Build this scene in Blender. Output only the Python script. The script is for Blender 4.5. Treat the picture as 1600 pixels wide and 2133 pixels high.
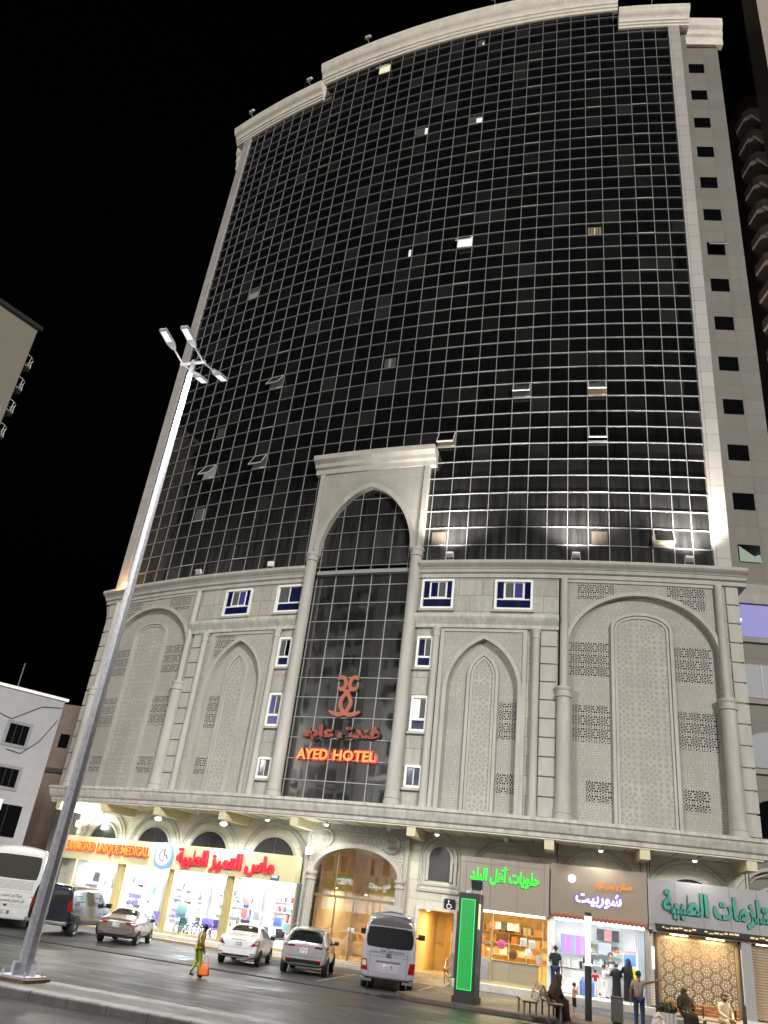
import bpy, bmesh, math, random
from mathutils import Vector, Matrix
from mathutils.bvhtree import BVHTree
rad = math.radians
V = Vector
rnd = random.Random(7)
sc = bpy.context.scene
for o in list(bpy.data.objects):
    bpy.data.objects.remove(o)
# ------------------------------------------------------------------ camera
PITCH, ROLL = 0.470619, 0.126395
cd = bpy.data.cameras.new('camera')
cam = bpy.data.objects.new('camera', cd)
sc.collection.objects.link(cam)
_fw = V((0, math.cos(PITCH), math.sin(PITCH)))
_r0 = V((1, 0, 0))
_u0 = _r0.cross(_fw)
_r = _r0 * math.cos(ROLL) + _u0 * math.sin(ROLL)
_u = -_r0 * math.sin(ROLL) + _u0 * math.cos(ROLL)
m = Matrix((_r, _u, -_fw)).transposed().to_4x4()
m.translation = V((0, 0, 2.6))
cam.matrix_world = m
cd.sensor_fit = 'VERTICAL'
cd.sensor_height = 36
cd.lens = 27.517
cd.clip_start = 0.1
cd.clip_end = 2000
sc.camera = cam
sc.view_settings.view_transform = 'Standard'
sc.view_settings.look = 'None'
sc.view_settings.gamma = 1
EXPO = 1.5
sc.view_settings.exposure = EXPO
# ------------------------------------------------------------------ night sky and faint city glow
w = bpy.data.worlds.new('World')
sc.world = w
w.use_nodes = True
nt = w.node_tree
sky = nt.nodes.new('ShaderNodeTexSky')
sky.sky_type = 'NISHITA'
sky.sun_disc = False
SUN_EL, SUN_AZ = rad(20), rad(163)
sky.sun_elevation = rad(-4)
sky.sun_rotation = SUN_AZ
nt.links.new(sky.outputs[0], nt.nodes['Background'].inputs[0])
nt.nodes['Background'].inputs[1].default_value = 0.012
sl = bpy.data.lights.new('sun', 'SUN')
sl.energy = 1.0
sl.angle = rad(9)
sl.color = (1.0, 0.965, 0.9)
sun = bpy.data.objects.new('sun', sl)
sc.collection.objects.link(sun)
_sd = V((math.sin(SUN_AZ) * math.cos(SUN_EL), math.cos(SUN_AZ) * math.cos(SUN_EL), math.sin(SUN_EL)))
sun.rotation_euler = _sd.to_track_quat('Z', 'Y').to_euler()
try:
    sc.cycles.max_bounces = 7
    sc.cycles.diffuse_bounces = 3
    sc.cycles.glossy_bounces = 3
    sc.cycles.transmission_bounces = 6
    sc.cycles.sample_clamp_indirect = 6
except Exception:
    pass

# ------------------------------------------------------------------ facade coordinates: s along the curved front, z up, d outward
CC = V((29.39595, 110.85180))
RF = 75.20512
N0 = V((-0.40201901, -0.91563132))
CW, DZ, Z41 = 1.10613, 1.100623, 21.3983
GZ = 0.06


def nrm(s):
    t = s / RF
    c, q = math.cos(t), math.sin(t)
    return V((N0.x * c - N0.y * q, N0.x * q + N0.y * c, 0))


def F(s, z, d=0.0):
    n = nrm(s)
    return V((CC.x + (RF + d) * n.x, CC.y + (RF + d) * n.y, z))


def frame(s, z, d=0.0):
    """x = right along the front, y = up, z = outward"""
    n = nrm(s)
    t = V((-n.y, n.x, 0))
    mm = Matrix((t, V((0, 0, 1)), n)).transposed().to_4x4()
    mm.translation = F(s, z, d)
    return mm


def zrow(i):
    return Z41 + (41 - i) * DZ


def scol(c):
    a = abs(c)
    if a > 15.5:
        a = 15.5 + (a - 15.5) * 0.85
    return math.copysign(a, c) * CW


# ------------------------------------------------------------------ objects
def tag(o, label, cat, group=None):
    o['label'] = label
    o['category'] = cat
    if group:
        o['group'] = group
    return o


def thing(name, label, cat, loc=(0, 0, 0), rz=0.0, group=None):
    o = bpy.data.objects.new(name, None)
    o.location = loc
    o.rotation_euler = (0, 0, rz)
    o.empty_display_size = 0.2
    sc.collection.objects.link(o)
    return tag(o, label, cat, group)


def copy_tree(o, parent=None):
    c = o.copy()
    sc.collection.objects.link(c)
    if parent:
        c.parent = parent
    for ch in list(o.children):
        copy_tree(ch, c)
    return c


class MB:
    def __init__(self):
        self.v, self.f, self.m, self.uv = [], [], [], []

    def add(self, vs, fs, mat=0, uv=None):
        b = len(self.v)
        self.v += [tuple(p) for p in vs]
        self.uv += uv if uv else [(p[0], p[2]) for p in vs]
        self.f += [tuple(b + i for i in q) for q in fs]
        self.m += [mat] * len(fs)
        return self

    def sweep(self, rings, closed=False, caps=True, mat=0, uvs=None, ring_closed=True):
        """rings: lists of equally many points"""
        n, k = len(rings), len(rings[0])
        fs = []
        for i in range(n if closed else n - 1):
            j = (i + 1) % n
            for a in range(k if ring_closed else k - 1):
                b = (a + 1) % k
                fs.append((i * k + a, i * k + b, j * k + b, j * k + a))
        if caps and not closed and k > 2:
            fs.append(tuple(range(k - 1, -1, -1)))
            fs.append(tuple((n - 1) * k + a for a in range(k)))
        vs = [p for r in rings for p in r]
        return self.add(vs, fs, mat, [q for r in uvs for q in r] if uvs else None)

    def fsweep(self, rings, closed=False, caps=True, mat=0, ring_closed=True):
        """rings of (s, z, d)"""
        return self.sweep([[F(*p) for p in r] for r in rings], closed, caps, mat, [[(p[0], p[1]) for p in r] for r in rings], ring_closed)

    def fbox(self, s0, s1, z0, z1, d0, d1, mat=0, step=1.4):
        n = max(1, math.ceil((s1 - s0) / step))
        return self.fsweep([[(s, z0, d0), (s, z0, d1), (s, z1, d1), (s, z1, d0)] for s in [s0 + (s1 - s0) * i / n for i in range(n + 1)]], mat=mat)

    def fprof(self, prof, s0, s1, mat=0, step=1.4):
        n = max(1, math.ceil((s1 - s0) / step))
        return self.fsweep([[(s, z, d) for d, z in prof] for s in [s0 + (s1 - s0) * i / n for i in range(n + 1)]], mat=mat)

    def fregion(self, ss, lo, hi, d0, d1, mat=0):
        rings = []
        for s in ss:
            a, b = lo(s), hi(s)
            if b < a + 1e-3:
                b = a + 1e-3
            rings.append([(s, a, d0), (s, a, d1), (s, b, d1), (s, b, d0)])
        return self.fsweep(rings, mat=mat)

    def fband(self, path, wi, wo, d0, d1, closed=False, mat=0):
        """moulding along a path of (s, z); wi / wo = widths to the left and right of the travel direction"""
        rings, n = [], len(path)
        for i, (s, z) in enumerate(path):
            a = path[i - 1] if i else (path[-1] if closed else path[0])
            b = path[i + 1] if i < n - 1 else (path[0] if closed else path[-1])
            t1 = V((s - a[0], z - a[1]))
            t2 = V((b[0] - s, b[1] - z))
            t1 = t1.normalized() if t1.length > 1e-6 else t2.normalized()
            t2 = t2.normalized() if t2.length > 1e-6 else t1
            n1, n2 = V((-t1.y, t1.x)), V((-t2.y, t2.x))
            q = n1 + n2
            q = q / max(0.35, q.length_squared / 2)
            rings.append([(s + q.x * wi, z + q.y * wi, d0), (s + q.x * wi, z + q.y * wi, d1), (s - q.x * wo, z - q.y * wo, d1), (s - q.x * wo, z - q.y * wo, d0)])
        return self.fsweep(rings, closed=closed, mat=mat)

    def flathe(self, s, d, prof, n=18, mat=0):
        c, nn = F(s, 0, d), nrm(s)
        t = V((-nn.y, nn.x, 0))
        rings, uvs = [], []
        for r, z in prof:
            rings.append([c + t * (r * math.cos(a)) + nn * (r * math.sin(a)) + V((0, 0, z)) for a in [2 * math.pi * i / n for i in range(n)]])
            uvs.append([(s + r * math.cos(2 * math.pi * i / n), z) for i in range(n)])
        return self.sweep(rings, mat=mat, uvs=uvs)

    def box(self, x0, x1, y0, y1, z0, z1, mat=0, M=None):
        vs = [V((x, y, z)) for x in (x0, x1) for y in (y0, y1) for z in (z0, z1)]
        if M is not None:
            vs = [M @ p for p in vs]
        return self.add(vs, [(0, 1, 3, 2), (4, 6, 7, 5), (0, 4, 5, 1), (2, 3, 7, 6), (0, 2, 6, 4), (1, 5, 7, 3)], mat)

    def rbox(self, x0, x1, y0, y1, z0, z1, r=0.05, axis=2, mat=0, M=None, n=3):
        """box with rounded edges along one axis"""
        lim = [(x0, x1), (y0, y1), (z0, z1)]
        a, b = [i for i in range(3) if i != axis]
        pts = []
        for ca, cb, st in ((1, 1, 0), (0, 1, 1), (0, 0, 2), (1, 0, 3)):
            pa = lim[a][ca] + (-r if ca else r)
            pb = lim[b][cb] + (-r if cb else r)
            for k in range(n + 1):
                an = (st + k / n) * math.pi / 2
                pts.append((pa + r * math.cos(an), pb + r * math.sin(an)))
        rings = []
        for e in lim[axis]:
            ring = []
            for p, q in pts:
                c = [0, 0, 0]
                c[a], c[b], c[axis] = p, q, e
                c = V(c)
                ring.append(M @ c if M is not None else c)
            rings.append(ring)
        return self.sweep(rings, mat=mat)

    def tube(self, pts, r, n=8, mat=0, M=None, closed=False):
        pts = [V(p) for p in pts]
        if M is not None:
            pts = [M @ p for p in pts]
        rings = []
        up = None
        for i, p in enumerate(pts):
            a = pts[i - 1] if i else (pts[-1] if closed else p)
            b = pts[i + 1] if i < len(pts) - 1 else (pts[0] if closed else p)
            t = (b - a).normalized()
            if up is None:
                up = V((0, 0, 1)) if abs(t.z) < 0.9 else V((1, 0, 0))
            x = t.cross(up).normalized()
            y = x.cross(t)
            up = y
            rr = r[i] if isinstance(r, (list, tuple)) else r
            rings.append([p + x * (rr * math.cos(q)) + y * (rr * math.sin(q)) for q in [2 * math.pi * k / n for k in range(n)]])
        return self.sweep(rings, closed=closed, mat=mat)

    def lathe(self, prof, n=16, mat=0, M=None, axis=2):
        """prof: (r, h)"""
        rings = []
        for r, h in prof:
            ring = []
            for i in range(n):
                a = 2 * math.pi * i / n
                c = [r * math.cos(a), r * math.sin(a)]
                c.insert(axis, h)
                p = V(c)
                ring.append(M @ p if M is not None else p)
            rings.append(ring)
        return self.sweep(rings, mat=mat)

    def prism(self, poly, d0, d1, M=None, mat=0):
        """poly of (x, y), pushed from z=d0 to z=d1"""
        n = len(poly)
        vs = [V((x, y, d)) for d in (d0, d1) for x, y in poly]
        if M is not None:
            vs = [M @ p for p in vs]
        fs = [(i, (i + 1) % n, n + (i + 1) % n, n + i) for i in range(n)] + [tuple(range(n - 1, -1, -1)), tuple(range(n, 2 * n))]
        return self.add(vs, fs, mat)

    def build(self, name, mats, parent=None, smooth=False, local=False, bevel=0, angle=None):
        me = bpy.data.meshes.new(name)
        off = V((0, 0, 0))
        if parent is not None and not local:
            q = parent
            while q is not None:
                off += q.location
                q = q.parent
        vs = self.v if off.length == 0 else [(x - off.x, y - off.y, z - off.z) for x, y, z in self.v]
        me.from_pydata(vs, [], self.f)
        for mm in (mats if isinstance(mats, (list, tuple)) else [mats]):
            me.materials.append(mm)
        me.polygons.foreach_set('material_index', self.m)
        ul = me.uv_layers.new(name='UVMap')
        li = [0] * len(me.loops)
        me.loops.foreach_get('vertex_index', li)
        flat = []
        for i in li:
            flat += self.uv[i]
        ul.data.foreach_set('uv', flat)
        bm = bmesh.new()
        bm.from_mesh(me)
        bmesh.ops.recalc_face_normals(bm, faces=bm.faces)
        bm.to_mesh(me)
        bm.free()
        if smooth:
            me.polygons.foreach_set('use_smooth', [True] * len(me.polygons))
            try:
                me.set_sharp_from_angle(angle=angle or rad(40))
            except Exception:
                pass
        o = bpy.data.objects.new(name, me)
        sc.collection.objects.link(o)
        if parent is not None:
            o.parent = parent
        if bevel:
            b = o.modifiers.new('bevel', 'BEVEL')
            b.width = bevel
            b.segments = 2
            b.limit_method = 'ANGLE'
        return o


# ------------------------------------------------------------------ materials
def nodes(name):
    mm = bpy.data.materials.new(name)
    mm.use_nodes = True
    t = mm.node_tree
    return mm, t, t.nodes['Principled BSDF'], t.nodes.new, t.links.new


def mat(name, col, rough=0.6, metal=0.0, ior=1.5, var=0.0, scale=3.0, bump=0.0, bscale=20.0, em=None, es=0.0, coat=0.0, spec=None, stretch=None):
    mm, t, p, N, L = nodes(name)
    p.inputs['Base Color'].default_value = (*col, 1)
    p.inputs['Roughness'].default_value = rough
    p.inputs['Metallic'].default_value = metal
    p.inputs['IOR'].default_value = ior
    if spec is not None:
        p.inputs['Specular IOR Level'].default_value = spec
    if coat:
        p.inputs['Coat Weight'].default_value = coat
        p.inputs['Coat Roughness'].default_value = 0.06
    if em:
        p.inputs['Emission Color'].default_value = (*em, 1)
        p.inputs['Emission Strength'].default_value = es
    if var or bump:
        tc = N('ShaderNodeTexCoord')
        mp = N('ShaderNodeMapping')
        L(tc.outputs['Object'], mp.inputs['Vector'])
        if stretch:
            mp.inputs['Scale'].default_value = stretch
    if var:
        no = N('ShaderNodeTexNoise')
        no.inputs['Scale'].default_value = scale
        no.inputs['Detail'].default_value = 5
        no.inputs['Roughness'].default_value = 0.65
        L(mp.outputs[0], no.inputs['Vector'])
        mr = N('ShaderNodeMapRange')
        mr.inputs['From Min'].default_value = 0.3
        mr.inputs['From Max'].default_value = 0.7
        mr.inputs['To Min'].default_value = 1 - var
        mr.inputs['To Max'].default_value = 1 + var
        L(no.outputs['Fac'], mr.inputs['Value'])
        mx = N('ShaderNodeMix')
        mx.data_type = 'RGBA'
        mx.blend_type = 'MULTIPLY'
        mx.inputs['Factor'].default_value = 1
        mx.inputs['A'].default_value = (*col, 1)
        L(mr.outputs[0], mx.inputs['B'])
        L(mx.outputs['Result'], p.inputs['Base Color'])
    if bump:
        nb = N('ShaderNodeTexNoise')
        nb.inputs['Scale'].default_value = bscale
        nb.inputs['Detail'].default_value = 4
        L(mp.outputs[0], nb.inputs['Vector'])
        bp = N('ShaderNodeBump')
        bp.inputs['Strength'].default_value = bump
        bp.inputs['Distance'].default_value = 0.02
        L(nb.outputs['Fac'], bp.inputs['Height'])
        L(bp.outputs[0], p.inputs['Normal'])
    return mm


def math_node(t, op, a, b=None, c=None):
    n = t.nodes.new('ShaderNodeMath')
    n.operation = op
    for i, x in enumerate((a, b, c)):
        if x is None:
            continue
        if isinstance(x, (int, float)):
            n.inputs[i].default_value = x
        else:
            t.links.new(x, n.inputs[i])
    return n.outputs[0]


def stone(name, col, bw=1.1, bh=0.92, joint=0.018, streak=0.16, dark=0.55, off=0.5):
    """cladding slabs with thin joints and faint run-off streaks, laid out along the wall"""
    mm, t, p, N, L = nodes(name)
    tc = N('ShaderNodeTexCoord')
    br = N('ShaderNodeTexBrick')
    br.inputs['Color1'].default_value = (*[c * 1.06 for c in col], 1)
    br.inputs['Color2'].default_value = (*[c * 0.90 for c in col], 1)
    br.inputs['Mortar'].default_value = (*[c * dark for c in col], 1)
    br.inputs['Scale'].default_value = 1
    br.inputs['Mortar Size'].default_value = joint
    br.inputs['Mortar Smooth'].default_value = 0.2
    br.inputs['Brick Width'].default_value = bw
    br.inputs['Row Height'].default_value = bh
    br.offset = off
    L(tc.outputs['UV'], br.inputs['Vector'])
    mp = N('ShaderNodeMapping')
    mp.inputs['Scale'].default_value = (2.6, 0.22, 1)
    L(tc.outputs['UV'], mp.inputs['Vector'])
    no = N('ShaderNodeTexNoise')
    no.inputs['Scale'].default_value = 1.0
    no.inputs['Detail'].default_value = 6
    no.inputs['Roughness'].default_value = 0.7
    L(mp.outputs[0], no.inputs['Vector'])
    n2 = N('ShaderNodeTexNoise')
    n2.inputs['Scale'].default_value = 5
    n2.inputs['Detail'].default_value = 6
    L(tc.outputs['UV'], n2.inputs['Vector'])
    s = math_node(t, 'ADD', no.outputs['Fac'], math_node(t, 'MULTIPLY', n2.outputs['Fac'], 0.5))
    mr = N('ShaderNodeMapRange')
    mr.inputs['From Min'].default_value = 0.55
    mr.inputs['From Max'].default_value = 0.95
    mr.inputs['To Min'].default_value = 1 - streak
    mr.inputs['To Max'].default_value = 1 + streak * 0.4
    L(s, mr.inputs['Value'])
    mx = N('ShaderNodeMix')
    mx.data_type = 'RGBA'
    mx.blend_type = 'MULTIPLY'
    mx.inputs['Factor'].default_value = 1
    L(br.outputs['Color'], mx.inputs['A'])
    L(mr.outputs[0], mx.inputs['B'])
    L(mx.outputs['Result'], p.inputs['Base Color'])
    p.inputs['Roughness'].default_value = 0.7
    bp = N('ShaderNodeBump')
    bp.inputs['Strength'].default_value = 0.5
    bp.inputs['Distance'].default_value = 0.02
    L(math_node(t, 'SUBTRACT', 1.0, br.outputs['Fac']), bp.inputs['Height'])
    L(bp.outputs[0], p.inputs['Normal'])
    return mm


def rosette(name, col, cell=0.9, hole=False, petals=10, depth=0.06, recess_shade=0.62):
    """carved star rosettes in square cells; with hole=True the petals are painted near-black in place of openings"""
    mm, t, p, N, L = nodes(name)
    tc = N('ShaderNodeTexCoord')
    sep = N('ShaderNodeSeparateXYZ')
    L(tc.outputs['UV'], sep.inputs[0])
    f = lambda o: math_node(t, 'SUBTRACT', math_node(t, 'FRACT', math_node(t, 'MULTIPLY', o, 1 / cell)), 0.5)
    x, y = f(sep.outputs[0]), f(sep.outputs[1])
    r = math_node(t, 'SQRT', math_node(t, 'ADD', math_node(t, 'MULTIPLY', x, x), math_node(t, 'MULTIPLY', y, y)))
    a = math_node(t, 'ARCTAN2', y, x)
    c1 = math_node(t, 'COSINE', math_node(t, 'MULTIPLY', a, petals))
    c2 = math_node(t, 'COSINE', math_node(t, 'ADD', math_node(t, 'MULTIPLY', a, petals), math.pi))
    st = lambda v, lo, hi: math_node(t, 'MULTIPLY', math_node(t, 'GREATER_THAN', v, lo), math_node(t, 'LESS_THAN', v, hi))

    def ring(c, lo, hi, th):
        k = st(r, lo, hi)
        mid, hw = (lo + hi) / 2, (hi - lo) / 2
        e = math_node(t, 'DIVIDE', math_node(t, 'ABSOLUTE', math_node(t, 'SUBTRACT', r, mid)), hw)
        lim = math_node(t, 'ADD', th, math_node(t, 'MULTIPLY', math_node(t, 'MULTIPLY', e, e), 0.9 - th))
        return math_node(t, 'MULTIPLY', k, math_node(t, 'GREATER_THAN', c, lim))
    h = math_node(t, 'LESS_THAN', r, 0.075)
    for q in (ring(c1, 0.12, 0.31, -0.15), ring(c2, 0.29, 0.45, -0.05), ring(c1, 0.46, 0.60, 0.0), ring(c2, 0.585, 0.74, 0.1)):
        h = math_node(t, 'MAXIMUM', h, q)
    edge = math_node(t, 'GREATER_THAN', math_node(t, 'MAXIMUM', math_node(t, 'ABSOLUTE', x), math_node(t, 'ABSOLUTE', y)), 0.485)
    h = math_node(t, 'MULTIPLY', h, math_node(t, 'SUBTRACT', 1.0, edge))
    no = N('ShaderNodeTexNoise')
    no.inputs['Scale'].default_value = 0.7
    no.inputs['Detail'].default_value = 6
    L(tc.outputs['UV'], no.inputs['Vector'])
    mr = N('ShaderNodeMapRange')
    mr.inputs['From Min'].default_value = 0.35
    mr.inputs['From Max'].default_value = 0.65
    mr.inputs['To Min'].default_value = 0.9
    mr.inputs['To Max'].default_value = 1.06
    L(no.outputs['Fac'], mr.inputs['Value'])
    m0 = N('ShaderNodeMix')
    m0.data_type = 'RGBA'
    m0.blend_type = 'MULTIPLY'
    m0.inputs['Factor'].default_value = 1
    m0.inputs['A'].default_value = (*col, 1)
    L(mr.outputs[0], m0.inputs['B'])
    mx = N('ShaderNodeMix')
    mx.data_type = 'RGBA'
    L(h, mx.inputs['Factor'])
    L(m0.outputs['Result'], mx.inputs['A'])
    mx.inputs['B'].default_value = (0.006, 0.006, 0.007, 1) if hole else (*[c * recess_shade for c in col], 1)  # recess shade painted into the base colour; near-black where hole stands for an opening
    L(mx.outputs['Result'], p.inputs['Base Color'])
    p.inputs['Roughness'].default_value = 0.8
    p.inputs['Specular IOR Level'].default_value = 0.15
    bp = N('ShaderNodeBump')
    bp.inputs['Strength'].default_value = 1.0
    bp.inputs['Distance'].default_value = depth
    L(math_node(t, 'SUBTRACT', 1.0, h), bp.inputs['Height'])
    L(bp.outputs[0], p.inputs['Normal'])
    return mm


def curtain_glass(name, dust_glow=1.0, wav=0.25, ior=1.75):
    """tinted mirror glass; each pane leans a hair differently and has its own film of run-down dirt, low rows with flood glow painted in as dust"""
    mm, t, p, N, L = nodes(name)
    tc = N('ShaderNodeTexCoord')
    sep = N('ShaderNodeSeparateXYZ')
    L(tc.outputs['UV'], sep.inputs[0])
    cx = math_node(t, 'FLOOR', math_node(t, 'ADD', math_node(t, 'MULTIPLY', sep.outputs[0], 1 / CW), 0.5))
    cy = math_node(t, 'FLOOR', math_node(t, 'MULTIPLY', math_node(t, 'SUBTRACT', sep.outputs[1], Z41), 1 / DZ))
    cb = N('ShaderNodeCombineXYZ')
    L(cx, cb.inputs[0])
    L(cy, cb.inputs[1])
    wn = N('ShaderNodeTexWhiteNoise')
    wn.noise_dimensions = '2D'
    L(cb.outputs[0], wn.inputs['Vector'])
    mp = N('ShaderNodeMapping')
    mp.inputs['Scale'].default_value = (3.4, 0.3, 1)
    L(tc.outputs['UV'], mp.inputs['Vector'])
    no = N('ShaderNodeTexNoise')
    no.inputs['Scale'].default_value = 1
    no.inputs['Detail'].default_value = 5
    L(mp.outputs[0], no.inputs['Vector'])
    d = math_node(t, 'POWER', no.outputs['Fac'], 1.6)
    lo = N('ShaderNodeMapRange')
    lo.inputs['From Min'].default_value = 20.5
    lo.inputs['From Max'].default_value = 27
    lo.inputs['To Min'].default_value = 12 * dust_glow  # low rows lightened: real film plus floodlit glow painted into the colour
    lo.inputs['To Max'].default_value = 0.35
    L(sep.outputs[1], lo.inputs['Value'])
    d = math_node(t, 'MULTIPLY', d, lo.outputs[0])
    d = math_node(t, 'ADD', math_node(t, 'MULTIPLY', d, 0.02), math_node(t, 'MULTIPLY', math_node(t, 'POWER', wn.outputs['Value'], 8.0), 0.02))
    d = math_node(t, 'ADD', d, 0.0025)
    cc = N('ShaderNodeCombineColor')
    for i in range(3):
        L(d, cc.inputs[i])
    L(cc.outputs[0], p.inputs['Base Color'])
    p.inputs['Roughness'].default_value = 0.04
    p.inputs['IOR'].default_value = ior
    nb = N('ShaderNodeTexNoise')
    nb.inputs['Scale'].default_value = 0.55
    nb.inputs['Detail'].default_value = 1
    L(tc.outputs['UV'], nb.inputs['Vector'])
    vm = N('ShaderNodeVectorMath')
    vm.operation = 'SUBTRACT'
    L(wn.outputs['Color'], vm.inputs[0])
    vm.inputs[1].default_value = (0.5, 0.5, 0.5)
    vs = N('ShaderNodeVectorMath')
    vs.operation = 'SCALE'
    L(vm.outputs[0], vs.inputs[0])
    vs.inputs['Scale'].default_value = 0.012
    bp = N('ShaderNodeBump')
    bp.inputs['Strength'].default_value = wav
    bp.inputs['Distance'].default_value = 0.12
    L(nb.outputs['Fac'], bp.inputs['Height'])
    va = N('ShaderNodeVectorMath')
    va.operation = 'ADD'
    L(bp.outputs[0], va.inputs[0])
    L(vs.outputs[0], va.inputs[1])
    vn = N('ShaderNodeVectorMath')
    vn.operation = 'NORMALIZE'
    L(va.outputs[0], vn.inputs[0])
    L(vn.outputs[0], p.inputs['Normal'])
    return mm


def glow(name, col, st, base=(0.03, 0.03, 0.03)):
    return mat(name, base, 0.5, em=col, es=st / 2 ** EXPO)


def clear_glass(name, tint=(1, 1, 1), refl=0.08):
    mm, t, p, N, L = nodes(name)
    t.nodes.remove(p)
    tr = N('ShaderNodeBsdfTransparent')
    tr.inputs[0].default_value = (*tint, 1)
    gl = N('ShaderNodeBsdfGlossy')
    gl.inputs['Roughness'].default_value = 0.02
    lw = N('ShaderNodeFresnel')
    lw.inputs['IOR'].default_value = 1.5
    fac = math_node(t, 'ADD', math_node(t, 'MULTIPLY', lw.outputs[0], 0.8), refl)
    mx = N('ShaderNodeMixShader')
    L(fac, mx.inputs[0])
    L(tr.outputs[0], mx.inputs[1])
    L(gl.outputs[0], mx.inputs[2])
    L(mx.outputs[0], t.nodes['Material Output'].inputs[0])
    return mm


STONE = (0.385, 0.37, 0.335)
M_ = dict(
    stone=stone('cream_stone_cladding', STONE, 1.3, 0.92, 0.018, 0.24),
    plain=mat('cream_stone', (0.385, 0.37, 0.338), 0.7, var=0.14, scale=1.6, stretch=(1, 1, 0.25), bump=0.12, bscale=30),
    soot=mat('streaked_cornice_stone', (0.44, 0.425, 0.39), 0.75, var=0.26, scale=2.2, stretch=(1.6, 1.6, 0.12), bump=0.15, bscale=25),
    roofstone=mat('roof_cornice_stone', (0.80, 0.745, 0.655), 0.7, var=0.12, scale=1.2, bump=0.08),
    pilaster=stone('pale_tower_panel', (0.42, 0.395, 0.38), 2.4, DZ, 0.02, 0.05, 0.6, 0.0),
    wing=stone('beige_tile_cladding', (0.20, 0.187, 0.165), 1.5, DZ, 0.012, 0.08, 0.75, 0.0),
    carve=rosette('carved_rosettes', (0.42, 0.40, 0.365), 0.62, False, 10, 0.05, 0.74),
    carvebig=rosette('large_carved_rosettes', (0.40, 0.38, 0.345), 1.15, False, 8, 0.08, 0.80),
    pierce=rosette('pierced_rosettes', (0.42, 0.40, 0.37), 0.62, True, 10, 0.03),
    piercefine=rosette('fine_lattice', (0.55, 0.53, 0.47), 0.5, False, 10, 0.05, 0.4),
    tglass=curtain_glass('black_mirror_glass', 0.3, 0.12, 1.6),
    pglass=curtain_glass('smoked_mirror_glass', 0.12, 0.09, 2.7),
    uglass=curtain_glass('dark_portal_glass', 0.0, 0.12, 1.6),
    alu=mat('mullion_aluminium', (0.27, 0.275, 0.28), 0.5, 0.1),
    alubright=mat('bright_sash_aluminium', (0.62, 0.62, 0.60), 0.4, 0.2),
    white=mat('white_paint', (0.78, 0.78, 0.77), 0.45, var=0.05, scale=4),
    navy=mat('navy_window_film', (0.005, 0.008, 0.050), 0.06, ior=1.7, var=0.4, scale=1.5),
    violet=mat('violet_window_film', (0.05, 0.045, 0.20), 0.25),
    greypane=mat('grey_insect_screen', (0.085, 0.083, 0.08), 0.6, spec=0.2),
    dark=mat('dark_void', (0.004, 0.004, 0.005), 0.9, spec=0.0),
    wglass=mat('black_window_glass', (0.004, 0.004, 0.005), 0.03),
    black=mat('black_plastic', (0.012, 0.012, 0.013), 0.35),
    rubber=mat('tyre_rubber', (0.02, 0.02, 0.021), 0.8, bump=0.3, bscale=60),
    dullwhite=mat('grey_white_paint', (0.36, 0.36, 0.38), 0.45),
    chrome=mat('chrome', (0.75, 0.75, 0.76), 0.16, 1.0),
    steel=mat('brushed_steel', (0.55, 0.55, 0.56), 0.32, 1.0),
    grey=mat('grey_painted_metal', (0.13, 0.13, 0.135), 0.45),
    charcoal=mat('charcoal_metal', (0.030, 0.031, 0.034), 0.42),
    galv=mat('galvanised_steel', (0.52, 0.52, 0.57), 0.45, 0.4, var=0.22, scale=9, bump=0.05),
    red=mat('red_acrylic', (0.55, 0.015, 0.02), 0.3, em=(1, 0.02, 0.03), es=0.05),
    lens=mat('tail_lamp_red', (0.22, 0.008, 0.010), 0.12, coat=0.6),
    lensclear=mat('tail_lamp_clear', (0.55, 0.5, 0.5), 0.12, coat=0.6),
    gold=mat('champagne_aluminium', (0.60, 0.50, 0.25), 0.36, 0.45),
    cream=mat('cream_panel', (0.60, 0.56, 0.33), 0.4, var=0.04),
    beige=mat('beige_composite_panel', (0.27, 0.235, 0.20), 0.38),
    greyp=mat('grey_composite_panel', (0.255, 0.248, 0.262), 0.36),
    taupe=mat('taupe_composite_panel', (0.25, 0.205, 0.165), 0.22, var=0.05, scale=1.5),
    marble=mat('pale_marble', (0.62, 0.60, 0.56), 0.25, var=0.12, scale=2.5),
    wood=mat('oiled_wood_slat', (0.34, 0.16, 0.06), 0.5, var=0.3, scale=14, stretch=(0.3, 3, 3)),
    palewood=mat('pale_wood_slat', (0.42, 0.33, 0.22), 0.55, var=0.25, scale=12),
    cglass=clear_glass('shop_glass'),
)
# ================================================================== HOTEL
hotel = thing('hotel_building', 'tall curved hotel with black glass front above a carved cream stone podium', 'building', F(0, 0, 0))
H = lambda mb, name, mats, par=None, **k: mb.build(name, mats, par or hotel, **k)
S = lambda a, b, n: [a + (b - a) * i / n for i in range(n + 1)]

# --- tower core and glass
core = MB()
core.fbox(-19.9, 19.9, 20.0, 67.4, -9, -0.12)
core.fbox(-10.9, 15.4, 67.4, 69.9, -9, -0.14)
core.fbox(-19.9, 19.9, 6.9, 20.0, -9, -1.25)
H(core, 'tower_core', M_['dark'])
g = MB()
cols = [scol(c) for c in ([-17.5, -16.5] + [i - 0.5 for i in range(-15, 17)] + [16.5, 17.5])]


def tower_top(s):
    return 69.45 if -10.6 < s < 15.3 else 67.25


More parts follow.
